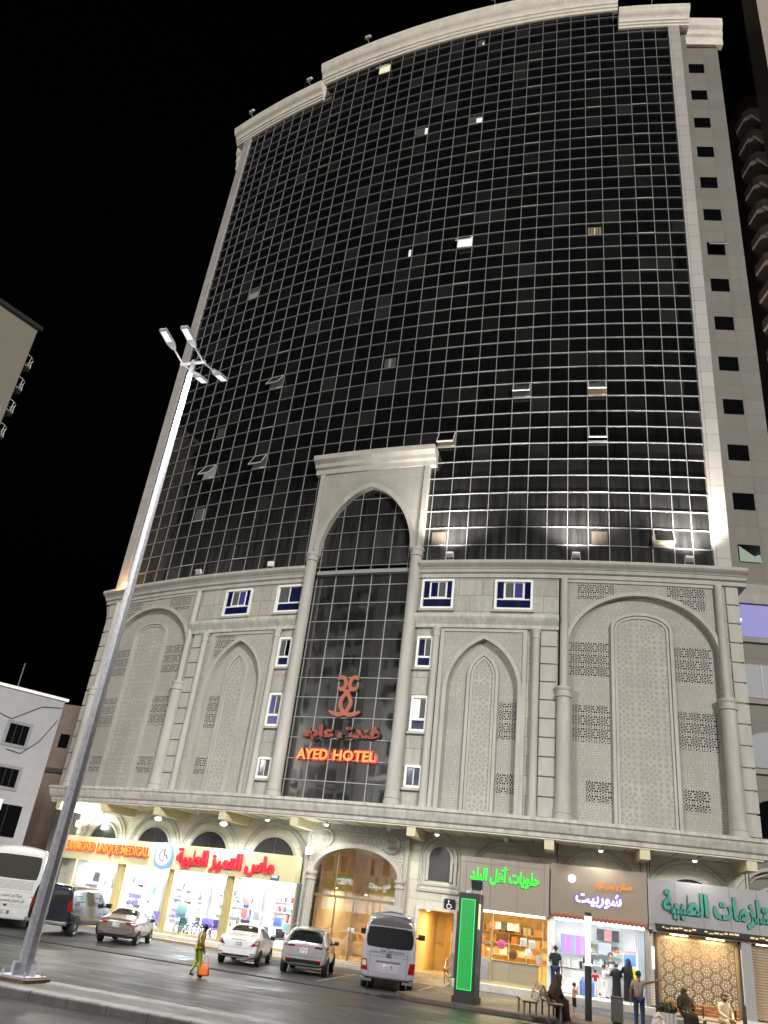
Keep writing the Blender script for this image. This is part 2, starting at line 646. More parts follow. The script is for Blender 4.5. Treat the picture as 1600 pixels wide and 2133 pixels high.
gv = []
for a, b in zip(cols[:-1], cols[1:]):
    mid = (a + b) / 2
    for i in range(-3, 42):
        z1, z0 = min(zrow(i), tower_top(mid)), max(zrow(i + 1), 19.9)
        if z1 - z0 < 0.05:
            continue
        g.fsweep([[(s, z0, 0), (s, z1, 0)] for s in (a, b)], caps=False, ring_closed=False)
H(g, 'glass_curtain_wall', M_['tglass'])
mu = MB()
for s in cols:
    mu.fbox(s - 0.019, s + 0.019, 19.9, tower_top(s - 0.1), -0.03, 0.04)
for i in range(-2, 43):
    z = zrow(i)
    if z < 20:
        continue
    lim = (-10.6, 15.3) if z > 67.2 else (scol(-17.5), scol(17.5))
    mu.fbox(lim[0], lim[1], z - 0.014, z + 0.014, -0.03, 0.085)
H(mu, 'mullion_grid', M_['alu'])
# bright bottom rails of the closed casements: every third row, chosen bays
nb = 0
for c in (-12, -8, 8, 12, 15, 4):
    for i in range(2, 42, 3):
        if (c, i) in ((4, 20), (8, 32), (12, 32), (12, 35), (4, 35), (15, 41), (-12, 35), (-8, 35), (-8, 29)) or (i * 7 + c * 5) % 11 < 5:
            continue
        MBr = MB()
        MBr.fbox(scol(c - 0.5) + 0.03, scol(c + 0.5) - 0.03, zrow(i) - 0.022, zrow(i) + 0.02, 0.087, 0.10)
        H(MBr, 'casement_rail', M_['alubright'])
        nb += 1

# lit and open panes: column, bottom row line
E_cool = glow('cool_room_light', (0.80, 1.0, 0.88), 1.0)
E_green = glow('greenish_room_light', (0.62, 0.80, 0.62), 0.25)
E_warm = glow('warm_room_light', (1.0, 0.85, 0.6), 0.9)
E_dim = glow('dim_room_light', (0.5, 0.5, 0.42), 0.07)
E_brown = glow('brown_curtain_light', (0.5, 0.25, 0.12), 0.05)
E_gold = glow('gold_curtain_light', (0.85, 0.62, 0.28), 0.20)


def lit(name, c, i, fx0, fx1, fz0, fz1, m_, d=0.012):
    a, b = scol(c - 0.5) + 0.05, scol(c + 0.5) - 0.05
    z0, z1 = zrow(i) + 0.05, zrow(i - 1) - 0.05
    q = MB()
    q.fbox(a + (b - a) * fx0, a + (b - a) * fx1, z0 + (z1 - z0) * fz0, z0 + (z1 - z0) * fz1, 0.002, d)
    return H(q, name, m_)


lit('lit_window', -12, 20, 0, 1, 0, 1, E_dim)
lit('lit_window', -12, 20, 0.05, 0.95, 0.05, 0.62, E_green, 0.016)
lit('lit_window', 4, 8, 0.55, 1, 0, 0.62, E_cool)
lit('lit_window', 4, 8, 0, 1, 0, 0.9, E_dim, 0.008)
lit('lit_window', 0, 8, 0.78, 1, 0, 0.8, E_cool)
lit('lit_window', 0, 8, 0, 0.78, 0, 0.95, E_dim, 0.008)
lit('lit_window', 4, -1, 0.5, 0.62, 0, 0.45, E_warm)
lit('lit_window', 4, -1, 0.1, 0.7, 0, 0.8, E_dim, 0.008)
lit('lit_window', 0, 20, 0.78, 0.95, 0, 0.7, E_cool)
lit('lit_window', 0, 29, 0.40, 0.55, 0, 0.75, E_green)
lit('lit_window', 0, 29, 0.1, 0.9, 0, 0.8, E_dim, 0.008)
for k in range(5):
    lit('curtain', 12, 20, 0.06 + k * 0.18, 0.2 + k * 0.18, 0.0, 0.7, E_gold)
lit('curtain', 12, 20, 0.47, 0.52, 0.0, 0.62, E_warm, 0.018)
lit('lit_window', -12, 38, 0.1, 0.9, 0.05, 0.95, E_dim)
lit('lit_window', -12, 38, 0.8, 0.92, 0.05, 0.85, E_green, 0.018)
lit('lit_window', -12, 32, 0.3, 0.95, 0.1, 0.9, E_brown)
# curtains seen behind the floodlit bottom rows
pale = mat('pale_curtain', (0.075, 0.062, 0.047), 0.8, var=0.5, scale=9, stretch=(6, 6, 0.2))
for c, i in ((12, 41), (4, 41)):
    lit('curtain', c, i, 0.12, 0.95, 0.04, 0.82, pale, 0.006)


def open_sash(c, i, ang, m_in, bay=0.0):
    a, b = scol(c - 0.5) + 0.03, scol(c + 0.5) - 0.03
    z0, z1 = zrow(i) + 0.03, zrow(i - 1) - 0.03
    r = H(MB().fbox(a, b, z0, z1, 0.004, 0.014), 'open_window', m_in)
    q = MB()
    L_ = (z1 - z0)
    sn, cs = math.sin(rad(ang)), math.cos(rad(ang))
    pt = lambda s, t, o: (s, z1 - t * cs + o * sn, 0.04 + t * sn + o * cs)
    q.fsweep([[pt(s, 0, 0), pt(s, 0, 0.03), pt(s, L_, 0.03), pt(s, L_, 0)] for s in (a, b)])
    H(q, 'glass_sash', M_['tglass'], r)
    q = MB()
    for t0, t1, s0, s1 in ((L_ - 0.07, L_ + 0.02, a, b), (0, 0.05, a, b), (0, L_, a, a + 0.05), (0, L_, b - 0.05, b)):
        q.fsweep([[pt(s, t0, -0.012), pt(s, t0, 0.05), pt(s, t1, 0.05), pt(s, t1, -0.012)] for s in (s0, s1)])
    H(q, 'sash_frame', M_['alubright'], r)
    q = MB()
    q.fbox(a, b, z0 - 0.02, z0 + 0.06, 0.014, 0.09)
    H(q, 'window_sill', M_['alubright'], r)
    return r


open_sash(4, 20, 34, glow('bright_open_room', (0.95, 1.0, 0.85), 1.1))
open_sash(8, 32, 30, E_dim)
open_sash(12, 32, 30, E_gold)
open_sash(12, 35, 22, M_['dark'])
open_sash(4, 35, 26, E_gold)
open_sash(15, 41, 26, mat('cream_curtain', (0.45, 0.36, 0.25), 0.8, var=0.35, scale=8, stretch=(6, 6, 0.3)))
open_sash(-12, 35, 30, E_green)
open_sash(-8, 35, 28, E_dim)
open_sash(-8, 29, 30, E_dim)
open_sash(-4, -1, 34, glow('yellow_open_room', (1.0, 0.95, 0.6), 0.9))

# --- pilasters, wings, roof cornices
for sg in (-1, 1):
    q = MB()
    a, b = sorted((sg * 19.06, sg * 19.9))
    q.fbox(a, b, 19.9, 68.2, -0.5, 0.16, step=9)
    H(q, 'corner_pilaster', M_['pilaster'])
    q = MB()
    a, b = sorted((sg * 19.86, sg * 20.5))
    q.fbox(a, b, 19.9, 67.6, -3.4, -0.45, step=9)
    q.fbox(*sorted((sg * 19.9, sg * 23.7)), 0.06, 68.3, -11, -2.4, step=9)
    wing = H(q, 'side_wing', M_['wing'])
    q = MB()
    q.fprof([(-2.6, 68.25), (-2.15, 68.25), (-2.1, 69.1), (-1.95, 69.3), (-1.95, 69.9), (-1.75, 70.2), (-1.7, 71.1), (-2.6, 71.1)], *sorted((sg * 19.7, sg * 24.1)))
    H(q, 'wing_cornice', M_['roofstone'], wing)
    q = MB()
    q.fprof([(-2.6, 19.5), (-2.2, 19.5), (-2.1, 20.0), (-1.95, 20.5), (-2.6, 20.6)], *sorted((sg * 19.95, sg * 24.0)))
    H(q, 'wing_cornice', M_['plain'], wing)
wing_m = bpy.data.objects['side_wing.001']
for k in range(14):
    z = 64.93 - 3.302 * k
    q = MB()
    q.fbox(21.2, 22.42, z, z + 1.05, -2.42, -2.36)
    wv = H(q, 'wing_window', M_['wglass'], wing_m)
    if k == 6:
        q = MB()
        q.fsweep([[(s, z + 1.05, -2.34), (s, z + 1.07, -2.3), (s, z + 0.42, -1.78), (s, z + 0.38, -1.82)] for s in (21.2, 22.42)])
        H(q, 'glass_sash', M_['charcoal'], wv)
        q = MB()
        q.fbox(21.16, 22.46, z + 0.36, z + 0.42, -1.84, -1.76)
        H(q, 'sash_frame', M_['steel'], wv)
    if k == 13:
        q = MB()
        q.fsweep([[(21.2, z, -2.35), (21.2, z + 0.02, -2.35)], [(22.4, z, -2.35), (22.4, z + 0.5, -2.35)], ], caps=False, ring_closed=False)
        q.fregion(S(21.24, 22.38, 4), lambda s: z + 0.03, lambda s: z + 0.95 - (s - 21.24) * 0.75, -2.355, -2.34)
        H(q, 'blind', glow('green_blind', (0.16, 0.24, 0.16), 0.5, (0.1, 0.14, 0.1)), wv)
# lower windows of the wing: the blue-lit landing and the grey-blinded rooms under it
E_blue = glow('blue_room_light', (0.22, 0.21, 0.66), 0.36, (0.1, 0.1, 0.3))
greyblind = mat('grey_blind', (0.22, 0.235, 0.26), 0.5)
for z0, z1, m_, arch in ((17.65, 19.45, E_blue, 0), (14.4, 16.15, greyblind, 0), (10.95, 12.3, greyblind, 1), (7.75, 9.1, M_['dark'], 1)):
    q = MB()
    if arch:
        q.fregion(S(20.75, 24.2, 8), lambda s: z0, lambda s: z1 + 0.45 * math.sqrt(max(0, 1 - ((s - 22.5) / 1.76) ** 2)), -2.42, -2.33)
    else:
        q.fbox(20.0, 24.3, z0, z1, -2.42, -2.33)
    wv = H(q, 'wing_window', m_, wing_m)
    q = MB()
    q.fbox(21.7, 21.76, z0, z1, -2.36, -2.31)
    if not arch and z0 < 17:
        H(q, 'window_frame', M_['black'], wv)
    q = MB()
    q.fprof([(-2.5, z0 - 0.3), (-2.25, z0 - 0.3), (-2.15, z0 - 0.08), (-2.5, z0 - 0.08)], 19.95, 24.4)
    H(q, 'window_sill', M_['plain'], wv)
q = MB()
q.lathe([(0.02, 0), (0.07, 0.03), (0.02, 0.06)], 10, M=frame(20.9, 18.55, -2.3))
H(q, 'landing_lamp', glow('white_spot_lamp', (0.9, 0.92, 1), 8), wing_m)


def roof_prof(zb, zt):
    k = (zt - zb) / 2.6
    return [(-0.6, zb), (0.18, zb), (0.20, zb + 0.28 * k), (0.30, zb + 0.34 * k), (0.31, zb + 0.62 * k), (0.42, zb + 0.70 * k), (0.44, zb + 1.05 * k), (0.52, zb + 1.25 * k), (0.70, zb + 1.5 * k), (0.80, zb + 1.75 * k), (0.86, zb + 2.1 * k), (0.90, zb + 2.2 * k), (0.90, zt), (-0.6, zt)]


for s0, s1, zb, zt in ((-21.0, -10.45, 67.2, 68.95), (-10.9, 15.3, 69.45, 71.6), (15.3, 20.65, 66.95, 68.6)):
    q = MB()
    q.fprof(roof_prof(zb, zt), s0, s1)
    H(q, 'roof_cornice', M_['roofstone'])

# --- podium wall, cornices
pw = MB()
pw.fbox(3.5, 11.2, 16.5, 20.2, -1.3, 0.0)
H(pw, 'podium_wall', M_['stone'])
for s0, s1, z0, z1, d0, d1 in ((-11.2, -3.5, 16.5, 20.2, -1.3, 0.0), (3.5, 5.05, 7.3, 16.5, -1.3, -0.08), (-5.05, -3.5, 7.3, 16.5, -1.3, -0.08), (9.6, 11.2, 7.3, 16.5, -1.3, -0.08), (-11.2, -9.6, 7.3, 16.5, -1.3, -0.08), (19.3, 20.0, 7.3, 19.9, -3.3, -0.02), (-20.0, -19.3, 7.3, 19.9, -3.3, -0.02)):
    H(MB().fbox(s0, s1, z0, z1, d0, d1), 'podium_wall', M_['stone'])
for sg in (-1, 1):   # rusticated edge blocks
    for k in range(12):
        z = 7.42 + k * 1.0
        q = MB()
        q.fbox(*sorted((sg * 19.5, sg * 20.12)), z, z + 0.93, -0.3, 0.06)
        H(q, 'edge_block', M_['plain'], bevel=0.03)
mid_prof = [(-1.2, 19.42), (0.10, 19.42), (0.12, 19.62), (0.25, 19.68), (0.30, 19.84), (0.34, 19.86), (0.38, 19.92), (0.52, 20.02), (0.60, 20.10), (0.60, 20.26), (-1.2, 20.26)]
for s0, s1 in ((-20.55, -3.45), (3.6, 20.55)):
    q = MB()
    q.fprof(mid_prof, s0, s1)
    H(q, 'podium_cornice', M_['plain'])
for s0, s1 in ((-11.3, -3.65), (3.55, 11.22)):
    q = MB()
    q.fprof([(-0.1, 16.52), (0.12, 16.52), (0.16, 16.7), (0.36, 16.95), (0.42, 17.05), (0.42, 17.22), (-0.1, 17.26)], s0, s1)
    H(q, 'string_course', M_['soot'])
q = MB()
q.fprof([(-2.2, 6.5), (0.35, 6.5), (0.38, 6.66), (0.5, 6.74), (0.62, 6.98), (0.66, 7.1), (0.74, 7.16), (0.74, 7.3), (-1.3, 7.36)], -20.05, 20.35)
H(q, 'street_cornice', M_['soot'])


# --- the pointed and round arch panels
def arch_pts(sc0, hw, zs, za, pointed, n=14, foot=None):
    if pointed == 2:
        fz = arch_h(sc0, hw, zs, za, 2)
        xs = [hw * math.cos(a) for a in S(0, math.pi / 2, n)]
        L_ = [(sc0 - x, zs if i == 0 else fz(sc0 - x)) for i, x in enumerate(xs)]
        pts = ([] if foot is None else [(sc0 - hw, z) for z in S(foot, zs, 6)[:-1]]) + L_ + [(2 * sc0 - q_, z) for q_, z in reversed(L_[:-1])]
        return pts + ([] if foot is None else [(sc0 + hw, z) for z in S(zs, foot, 6)[1:]])
    """outline of an arch from its left foot over the crown to its right foot"""
    pts = [] if foot is None else [(sc0 - hw, z) for z in S(foot, zs, 6)[:-1]]
    h = za - zs
    if pointed:
        R = (hw * hw + h * h) / (2 * hw)
        a1 = math.asin(min(1, h / R))
        L_ = [(sc0 - hw + R - R * math.cos(a), zs + R * math.sin(a)) for a in S(0, a1, n)]
    else:
        L_ = [(sc0 - hw * math.cos(a), zs + h * math.sin(a)) for a in S(0, math.pi / 2, n)]
    Rr = [(2 * sc0 - a, b) for a, b in reversed(L_[:-1])]
    pts += L_ + Rr
    if foot is not None:
        pts += [(sc0 + hw, z) for z in S(zs, foot, 6)[1:]]
    return pts


def arch_h(sc0, hw, zs, za, pointed):
    h = za - zs

    def f(s):
        x = abs(s - sc0)
        if x >= hw:
            return -1e3
        if pointed == 2:
            u_ = x / hw
            return zs + h * (0.84 * math.sqrt(1 - u_ * u_) + 0.16 * (1 - u_))
        if pointed:
            R = (hw * hw + h * h) / (2 * hw)
            return zs + math.sqrt(max(0, R * R - (x + R - hw) ** 2))
        return zs + h * math.sqrt(max(0, 1 - (x / hw) ** 2))
    return f


def arch_panel(c, big):
    sg = 1 if c > 0 else -1
    if big:
        x0, x1, zt, hw, zs, za, pt = 11.32, 19.3, 19.42, 3.72, 15.5, 18.65, False
        ihw, izs, iza, ipt = 1.36, 16.85, 17.6, False
        lat = [(12.15, 14.0, 18.35, 19.3), (16.65, 18.5, 17.95, 19.3), (11.75, 13.7, 14.3, 16.1), (16.9, 18.65, 14.3, 16.1), (11.9, 13.7, 11.05, 12.85), (16.9, 18.7, 11.05, 12.85), (12.55, 13.72, 8.3, 9.25), (16.95, 18.1, 8.3, 9.25)]
    else:
        x0, x1, zt, hw, zs, za, pt = 5.05, 9.62, 16.52, 1.88, 13.2, 16.0, True
        ihw, izs, iza, ipt = 0.66, 13.95, 15.1, True
        lat = [(8.26, 9.16, 10.9, 12.72), (8.26, 9.16, 8.35, 9.27)]
        if sg < 0:
            lat = [(8.26, 9.16, 10.9, 12.72), (8.26, 9.16, 8.35, 9.27), (7.9, 9.3, 15.0, 16.4)]
    cs = 15.32 if big else 7.4
    fo = 7.34
    mir = lambda pts: pts if sg > 0 else [(-a, b) for a, b in reversed(pts)]
    rng = lambda a, b: sorted((sg * a, sg * b))
    C0 = sg * cs
    root = None
    outer = arch_h(C0, hw, zs, za, pt)
    # spandrel and reveal
    q = MB()
    a, b = rng(x0, x1)
    n = 44
    ss = S(a + 0.2, b - 0.2, n)
    q.fregion(ss, lambda s: max(outer(s), zs - 0.02) if abs(s - C0) < hw else 7.34, lambda s: zt - 0.15, -0.5, -0.05)
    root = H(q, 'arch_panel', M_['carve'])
    # back plane
    q = MB()
    a, b = C0 - hw - 0.1, C0 + hw + 0.1
    q.fregion(S(a, b, 40), lambda s: 7.3, lambda s: max(outer(s), zs), -0.6, -0.34)
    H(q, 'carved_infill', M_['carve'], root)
    # pierced fields
    for u0, u1, z0, z1 in lat:
        q = MB()
        a, b = rng(u0, u1)
        # whole cells only, cut by the arch
        top = z0 > 14.9 if not big else z0 > 17
        d0 = -0.046 if top else -0.336
        nn = 16
        hi = lambda s: z1
        lo = (lambda s: max(z0, outer(s) + 0.2)) if top else (lambda s: z0)
        if not top and z1 > zs:
            hi = lambda s: min(z1, outer(s) - 0.05)
        q.fregion(S(a, b, nn), lo, hi, d0 - 0.1, d0 + 0.004)
        H(q, 'pierced_screen', M_['pierce'], root)
    # frame fillets
    q = MB()
    a, b = rng(x0, x1)
    q.fband([(a + 0.1, fo), (a + 0.1, zt - 0.08), (b - 0.1, zt - 0.08), (b - 0.1, fo)] if False else [(a + 0.1, z) for z in S(fo, zt - 0.08, 4)] + [(s, zt - 0.08) for s in S(a + 0.1, b - 0.1, 8)[1:]] + [(b - 0.1, z) for z in S(zt - 0.08, fo, 4)[1:]], 0.1, 0.1, -0.2, 0.02)
    H(q, 'panel_frame', M_['plain'], root)
    q = MB()
    q.fband(arch_pts(C0, hw, zs, za, pt, 16, foot=fo), 0.16, 0.05, -0.4, 0.05)
    H(q, 'arch_moulding', M_['plain'], root)
    # inner niche
    q = MB()
    q.fband(arch_pts(C0, ihw, izs, iza, ipt, 10, foot=fo), 0.15, 0.0, -0.36, -0.17)
    q.fband(arch_pts(C0, ihw - 0.02, izs, iza - 0.02, ipt, 10, foot=fo), -0.0, 0.13, -0.36, -0.24)
    H(q, 'niche_moulding', M_['plain'], root)
    q = MB()
    inn = arch_h(C0, ihw - 0.1, izs, iza - 0.1, ipt)
    q.fregion(S(C0 - ihw + 0.1, C0 + ihw - 0.1, 16), lambda s: fo, lambda s: max(inn(s), izs), -0.4, -0.30)
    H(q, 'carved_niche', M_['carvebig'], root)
    return root


for sgn in (-1, 1):
    arch_panel(sgn, True)
    arch_panel(sgn, False)


def column(s, d, r, z0, z1, name='column'):
    q = MB()
    q.flathe(s, d, [(r, z0 + 0.62), (r * 0.93, (z0 + z1) / 2), (r * 0.93, z1 - 0.5)], 20)
    o = H(q, name, M_['plain'], smooth=True)
    q = MB()
    q.flathe(s, d, [(r * 1.0, z1 - 0.52), (r * 1.12, z1 - 0.5), (r * 1.12, z1 - 0.42), (r, z1 - 0.38), (r, z1 - 0.2), (r * 1.15, z1 - 0.14), (r * 1.2, z1 - 0.05), (r * 1.15, z1)], 20)
    H(q, 'capital', M_['plain'], o, smooth=True)
    q = MB()
    q.flathe(s, d, [(r * 1.16, z0), (r * 1.16, z0 + 0.2), (r * 1.04, z0 + 0.26), (r * 1.12, z0 + 0.34), (r * 1.02, z0 + 0.42), (r * 1.08, z0 + 0.52), (r, z0 + 0.62)], 20)
    H(q, 'column_base', M_['plain'], o, smooth=True)
    return o


for sgn in (-1, 1):
    for s, r, zt in ((11.48, 0.37, 13.55), (19.15, 0.37, 13.5)):
        column(sgn * s, 0.02, r, 7.32, zt)
        q = MB()
        q.flathe(sgn * s, 0.04, [(0.2, 13.5), (0.2, 19.4)], 12)
        H(q, 'arch_shaft', M_['plain'], smooth=True)
    for s in (4.83, 10.08):
        column(sgn * s, 0.08, 0.2, 7.32, 16.52)
# stepped blocks between the slim columns
for sgn in (-1, 1):
    for k in range(10):
        z = 7.4 + k * 0.92
        q = MB()
        q.fbox(*sorted((sgn * 10.3, sgn * 11.12)), z, z + 0.86, -0.2, 0.0)
        H(q, 'wall_block', M_['plain'], bevel=0.02)


# --- windows of the podium
def window(s0, s1, z0, z1, panes, sill=True):
    """panes: (u0, u1, v0, v1, material) in fractions"""
    q = MB()
    q.fbox(s0, s1, z0, z1, -0.4, 0.008 if z0 > 16 else -0.072)
    r = H(q, 'window', M_['white'])
    dd = 0.008 if z0 > 16 else -0.072
    q = MB()
    for a, b, c, d in ((s0 - 0.05, s0 + 0.07, z0, z1), (s1 - 0.07, s1 + 0.05, z0, z1), (s0, s1, z1 - 0.08, z1 + 0.04), (s0, s1, z0 - 0.04, z0 + 0.08)):
        q.fbox(a, b, c, d, dd, dd + 0.11)
    H(q, 'window_frame', M_['white'], r)
    w_, h_ = s1 - s0, z1 - z0
    for u0, u1, v0, v1, mm in panes:
        q = MB()
        q.fbox(s0 + u0 * w_, s0 + u1 * w_, z0 + v0 * h_, z0 + v1 * h_, dd + 0.004, dd + 0.02)
        H(q, 'pane', M_[mm], r)
    if sill:
        q = MB()
        q.fbox(s0 - 0.12, s1 + 0.12, z0 - 0.16, z0 - 0.04, dd - 0.05, dd + 0.17)
        H(q, 'window_sill', M_['plain'], r)
    return r


def big(sw):
    a, b = ('navy', 'greypane') if not sw else ('greypane', 'violet')
    return [(0.05, 0.22, 0.38, 0.95, 'navy'), (0.28, 0.49, 0.42, 0.92, a), (0.53, 0.74, 0.42, 0.92, b), (0.80, 0.95, 0.38, 0.95, 'navy'), (0.05, 0.95, 0.05, 0.33, 'navy')]


def small(a, b, c='navy', low=True):
    return [(0.09, 0.47, 0.38, 0.93, a), (0.54, 0.91, 0.38, 0.93, b), (0.09, 0.91, 0.06, 0.31, c)] if low else [(0.09, 0.47, 0.08, 0.92, a), (0.54, 0.91, 0.08, 0.92, b)]


window(3.82, 5.55, 17.62, 19.28, big(0))
window(7.87, 9.81, 17.6, 19.24, big(1))
window(-9.17, -7.24, 17.56, 19.22, big(1))
window(-5.35, -3.6, 17.6, 19.25, [(0.08, 0.45, 0.38, 0.94, 'greypane'), (0.5, 0.95, 0.38, 0.94, 'navy'), (0.08, 0.95, 0.06, 0.32, 'navy')])
for z0, z1, a, b, c, low in ((14.34, 16.0, 'navy', 'greypane', 'navy', True), (11.0, 12.76, 'white', 'greypane', 'navy', True), (8.26, 9.27, 'navy', 'navy', None, False)):
    window(3.82, 4.62, z0, z1, small(a, b, c, low))
for z0, z1, a, b, c, low in ((14.34, 16.0, 'greypane', 'dark', 'navy', True), (11.0, 12.76, 'violet', 'greypane', 'violet', True), (8.26, 9.27, 'navy', 'greypane', None, False)):
    window(-4.62, -3.82, z0, z1, small(a, b, c, low))

# --- central portal
pd = 0.34
q = MB()
op = arch_h(0.03, 2.92, 21.05, 25.4, 2)
q.fregion(S(-3.5, 3.56, 60), lambda s: op(s) if abs(s - 0.03) < 2.92 else 20.9, lambda s: 26.85, -0.3, pd - 0.06)
portal = H(q, 'portal_front', M_['carve'])
q = MB()
q.fprof([(0.0, 26.6), (pd + 0.05, 26.6), (pd + 0.1, 26.9), (pd + 0.28, 26.98), (pd + 0.34, 27.2), (pd + 0.62, 27.38), (pd + 0.66, 27.68), (0.0, 27.72)], -3.9, 3.98)
H(q, 'portal_cornice', M_['plain'], portal)
q = MB()
q.fband(arch_pts(0.03, 2.92, 21.05, 25.4, 2, 18), 0.27, 0.03, -0.35, pd + 0.06)
H(q, 'arch_moulding', M_['plain'], portal)
for sg in (-1, 1):
    q = MB()
    q.fbox(*sorted((0.03 + sg * 3.28, 0.03 + sg * 3.58)), 20.9, 26.62, -0.3, pd + 0.03)
    H(q, 'portal_pilaster', M_['plain'], portal)
    column(0.03 + sg * 3.28, pd - 0.12, 0.36, 7.32, 21.15)
q = MB()
pcols = [-2.98, -1.72, -0.57, 0.57, 1.72, 2.98]
prow = [7.3] + [20.29 - 1.091 * k for k in range(11, -1, -1)] + [20.29 + 1.1 * k for k in range(1, 6)]
q.fsweep([[(s, 7.3, -0.25), (s, 20.29, -0.25)] for s in S(-3.2, 3.2, 6)], caps=False, ring_closed=False)
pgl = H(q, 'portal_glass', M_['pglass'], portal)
q = MB()
q.fsweep([[(s, 20.3, -0.24), (s, 25.7, -0.24)] for s in S(-3.2, 3.2, 6)], caps=False, ring_closed=False)
H(q, 'portal_glass', M_['uglass'], portal)
q = MB()
for s in pcols:
    q.fbox(s - 0.022, s + 0.022, 7.3, 25.6, -0.26, -0.21)
for z in prow:
    q.fbox(-3.1, 3.1, z - 0.022, z + 0.022, -0.26, -0.205)
q.fbox(-2.88, 2.94, 19.84, 20.06, -0.24, 0.06)
H(q, 'portal_mullion_grid', M_['alu'], portal)

# --- ground floor: wall, soffit, brackets, arches
gw = MB()
gw.fbox(-20, -1.7, 3.3, 6.55, -2.6, -2.0)
gw.fbox(3.75, 20, 3.3, 6.55, -2.6, -2.0)
gw.fbox(3.85, 4.5, 0.06, 3.3, -2.6, -2.0)
gw.fbox(6.42, 6.9, 0.06, 3.3, -2.6, -2.0)
gw.fbox(4.5, 6.42, 3.05, 3.3, -2.6, -2.0)
gw.fbox(-20, -18.3, 0.06, 3.3, -2.6, -1.6)
H(gw, 'ground_floor_wall', stone('cream_ground_floor_stone', (0.56, 0.55, 0.45), 1.6, 0.85, 0.02, 0.08, 0.7))
q = MB()
q.fbox(-20, 20, 6.42, 6.47, -2.1, 0.33)
soff = H(q, 'soffit', mat('cream_soffit', (0.55, 0.53, 0.42), 0.6, var=0.05))
q = MB()
for k in range(38):
    s = -19.6 + k * 1.06
    q.fbox(s, s + 0.03, 6.405, 6.421, -2.0, 0.3)
H(q, 'soffit_groove', M_['greypane'], soff)
ymat = mat('pale_yellow_stone', (0.55, 0.5, 0.33), 0.65, var=0.06)
for s in (-19.2, -14.95, -10.65, -6.1, -1.75, 4.45, 10.9, 15.05, 19.5):
    q = MB()
    q.fbox(s - 0.22, s + 0.22, 6.0, 6.43, -2.0, 0.28)
    H(q, 'bracket', ymat, bevel=0.02)
for c, hw, za in ((-17.1, 2.0, 6.22), (-12.6, 2.02, 6.22), (-8.35, 2.0, 6.22), (-3.95, 2.0, 6.22), (8.85, 2.02, 6.32), (13.1, 2.0, 6.32), (17.3, 2.05, 6.32), (21.3, 2.0, 6.32)):
    q = MB()
    zc = 4.35
    q.fband(arch_pts(c, hw, zc, za, False, 14), 0.13, 0.0, -2.02, -1.93)
    q.fband(arch_pts(c, hw - 0.16, zc, za - 0.16, False, 14), 0.05, 0.0, -2.02, -1.95)
    q.fband(arch_pts(c, 1.36, zc, 5.55, False, 12), 0.12, 0.0, -2.02, -1.9)
    ar = H(q, 'blind_arch', M_['plain'])
    if c < 19:
        q = MB()
        f_ = arch_h(c, 1.36, zc, 5.55, False)
        q.fregion(S(c - 1.355, c + 1.355, 20), lambda s: zc - 0.3, lambda s: max(zc - 0.2, f_(s)), -2.02, -1.985)
        H(q, 'arched_window', mat('dotted_dark_glass', (0.03, 0.03, 0.032), 0.15, var=0.9, scale=60), ar)
        q = MB()
        q.fbox(c - 0.015, c + 0.015, zc, 5.5, -1.985, -1.97)
        H(q, 'window_bar', M_['greypane'], ar)
# small arched window over the side door
f_ = arch_h(5.46, 0.55, 5.3, 5.83, False)
q = MB()
q.fregion(S(4.915, 6.005, 12), lambda s: 4.28, lambda s: max(5.2, f_(s)), -2.02, -1.985)
r = H(q, 'arched_window', mat('grey_arched_pane', (0.05, 0.05, 0.052), 0.3))
q = MB()
q.fband(arch_pts(5.46, 0.55, 5.3, 5.83, False, 10, foot=4.28), 0.14, 0.0, -2.0, -1.9)
q.fband(arch_pts(5.46, 0.82, 5.35, 6.1, False, 10, foot=4.15), 0.08, 0.0, -2.0, -1.92)
q.fband(arch_pts(5.46, 1.0, 5.3, 6.4, True, 10, foot=3.9), 0.06, 0.0, -2.0, -1.94)
q.fbox(4.4, 6.5, 3.78, 3.9, -2.0, -1.9)
q.fbox(4.4, 6.5, 4.05, 4.15, -2.0, -1.93)
H(q, 'window_surround', M_['plain'], r)
# --- lobby arch
lob = arch_h(1.12, 2.36, 4.05, 5.38, False)
q = MB()
q.fregion(S(-1.72, 3.82, 50), lambda s: lob(s) if abs(s - 1.12) < 2.36 else 0.3, lambda s: 6.42, -2.1, -1.62)
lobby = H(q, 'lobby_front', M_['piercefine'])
q = MB()
q.fband(arch_pts(1.12, 2.36, 4.05, 5.38, False, 16), 0.2, 0.02, -2.15, -1.56)
q.fbox(-1.78, -1.6, 0.3, 6.42, -2.1, -1.57)
q.fbox(3.72, 3.9, 0.3, 6.42, -2.1, -1.57)
H(q, 'arch_moulding', M_['plain'], lobby)
for s in (-1.22, 3.6):
    q = MB()
    fl = []
    for k in range(24):
        a = 2 * math.pi * k / 24
        fl.append((0.205 if k % 2 else 0.178, a))
    c, nn = F(s, 0, -1.5), nrm(s)
    t = V((-nn.y, nn.x, 0))
    q.sweep([[c + t * (rr * math.cos(a)) + nn * (rr * math.sin(a)) + V((0, 0, z)) for rr, a in fl] for z in (0.6, 1.6, 1.62, 2.7, 2.72, 3.72)])
    o = H(q, 'fluted_column', M_['plain'])
    q = MB()
    q.flathe(s, -1.5, [(0.2, 3.7), (0.25, 3.74), (0.25, 3.82), (0.2, 3.85), (0.2, 3.93), (0.27, 3.98), (0.29, 4.06), (0.29, 4.1)], 18)
    H(q, 'capital', M_['plain'], o, smooth=True)
    q = MB()
    q.flathe(s, -1.5, [(0.27, 0.3), (0.27, 0.5), (0.21, 0.6)], 18)
    H(q, 'column_base', M_['plain'], o, smooth=True)
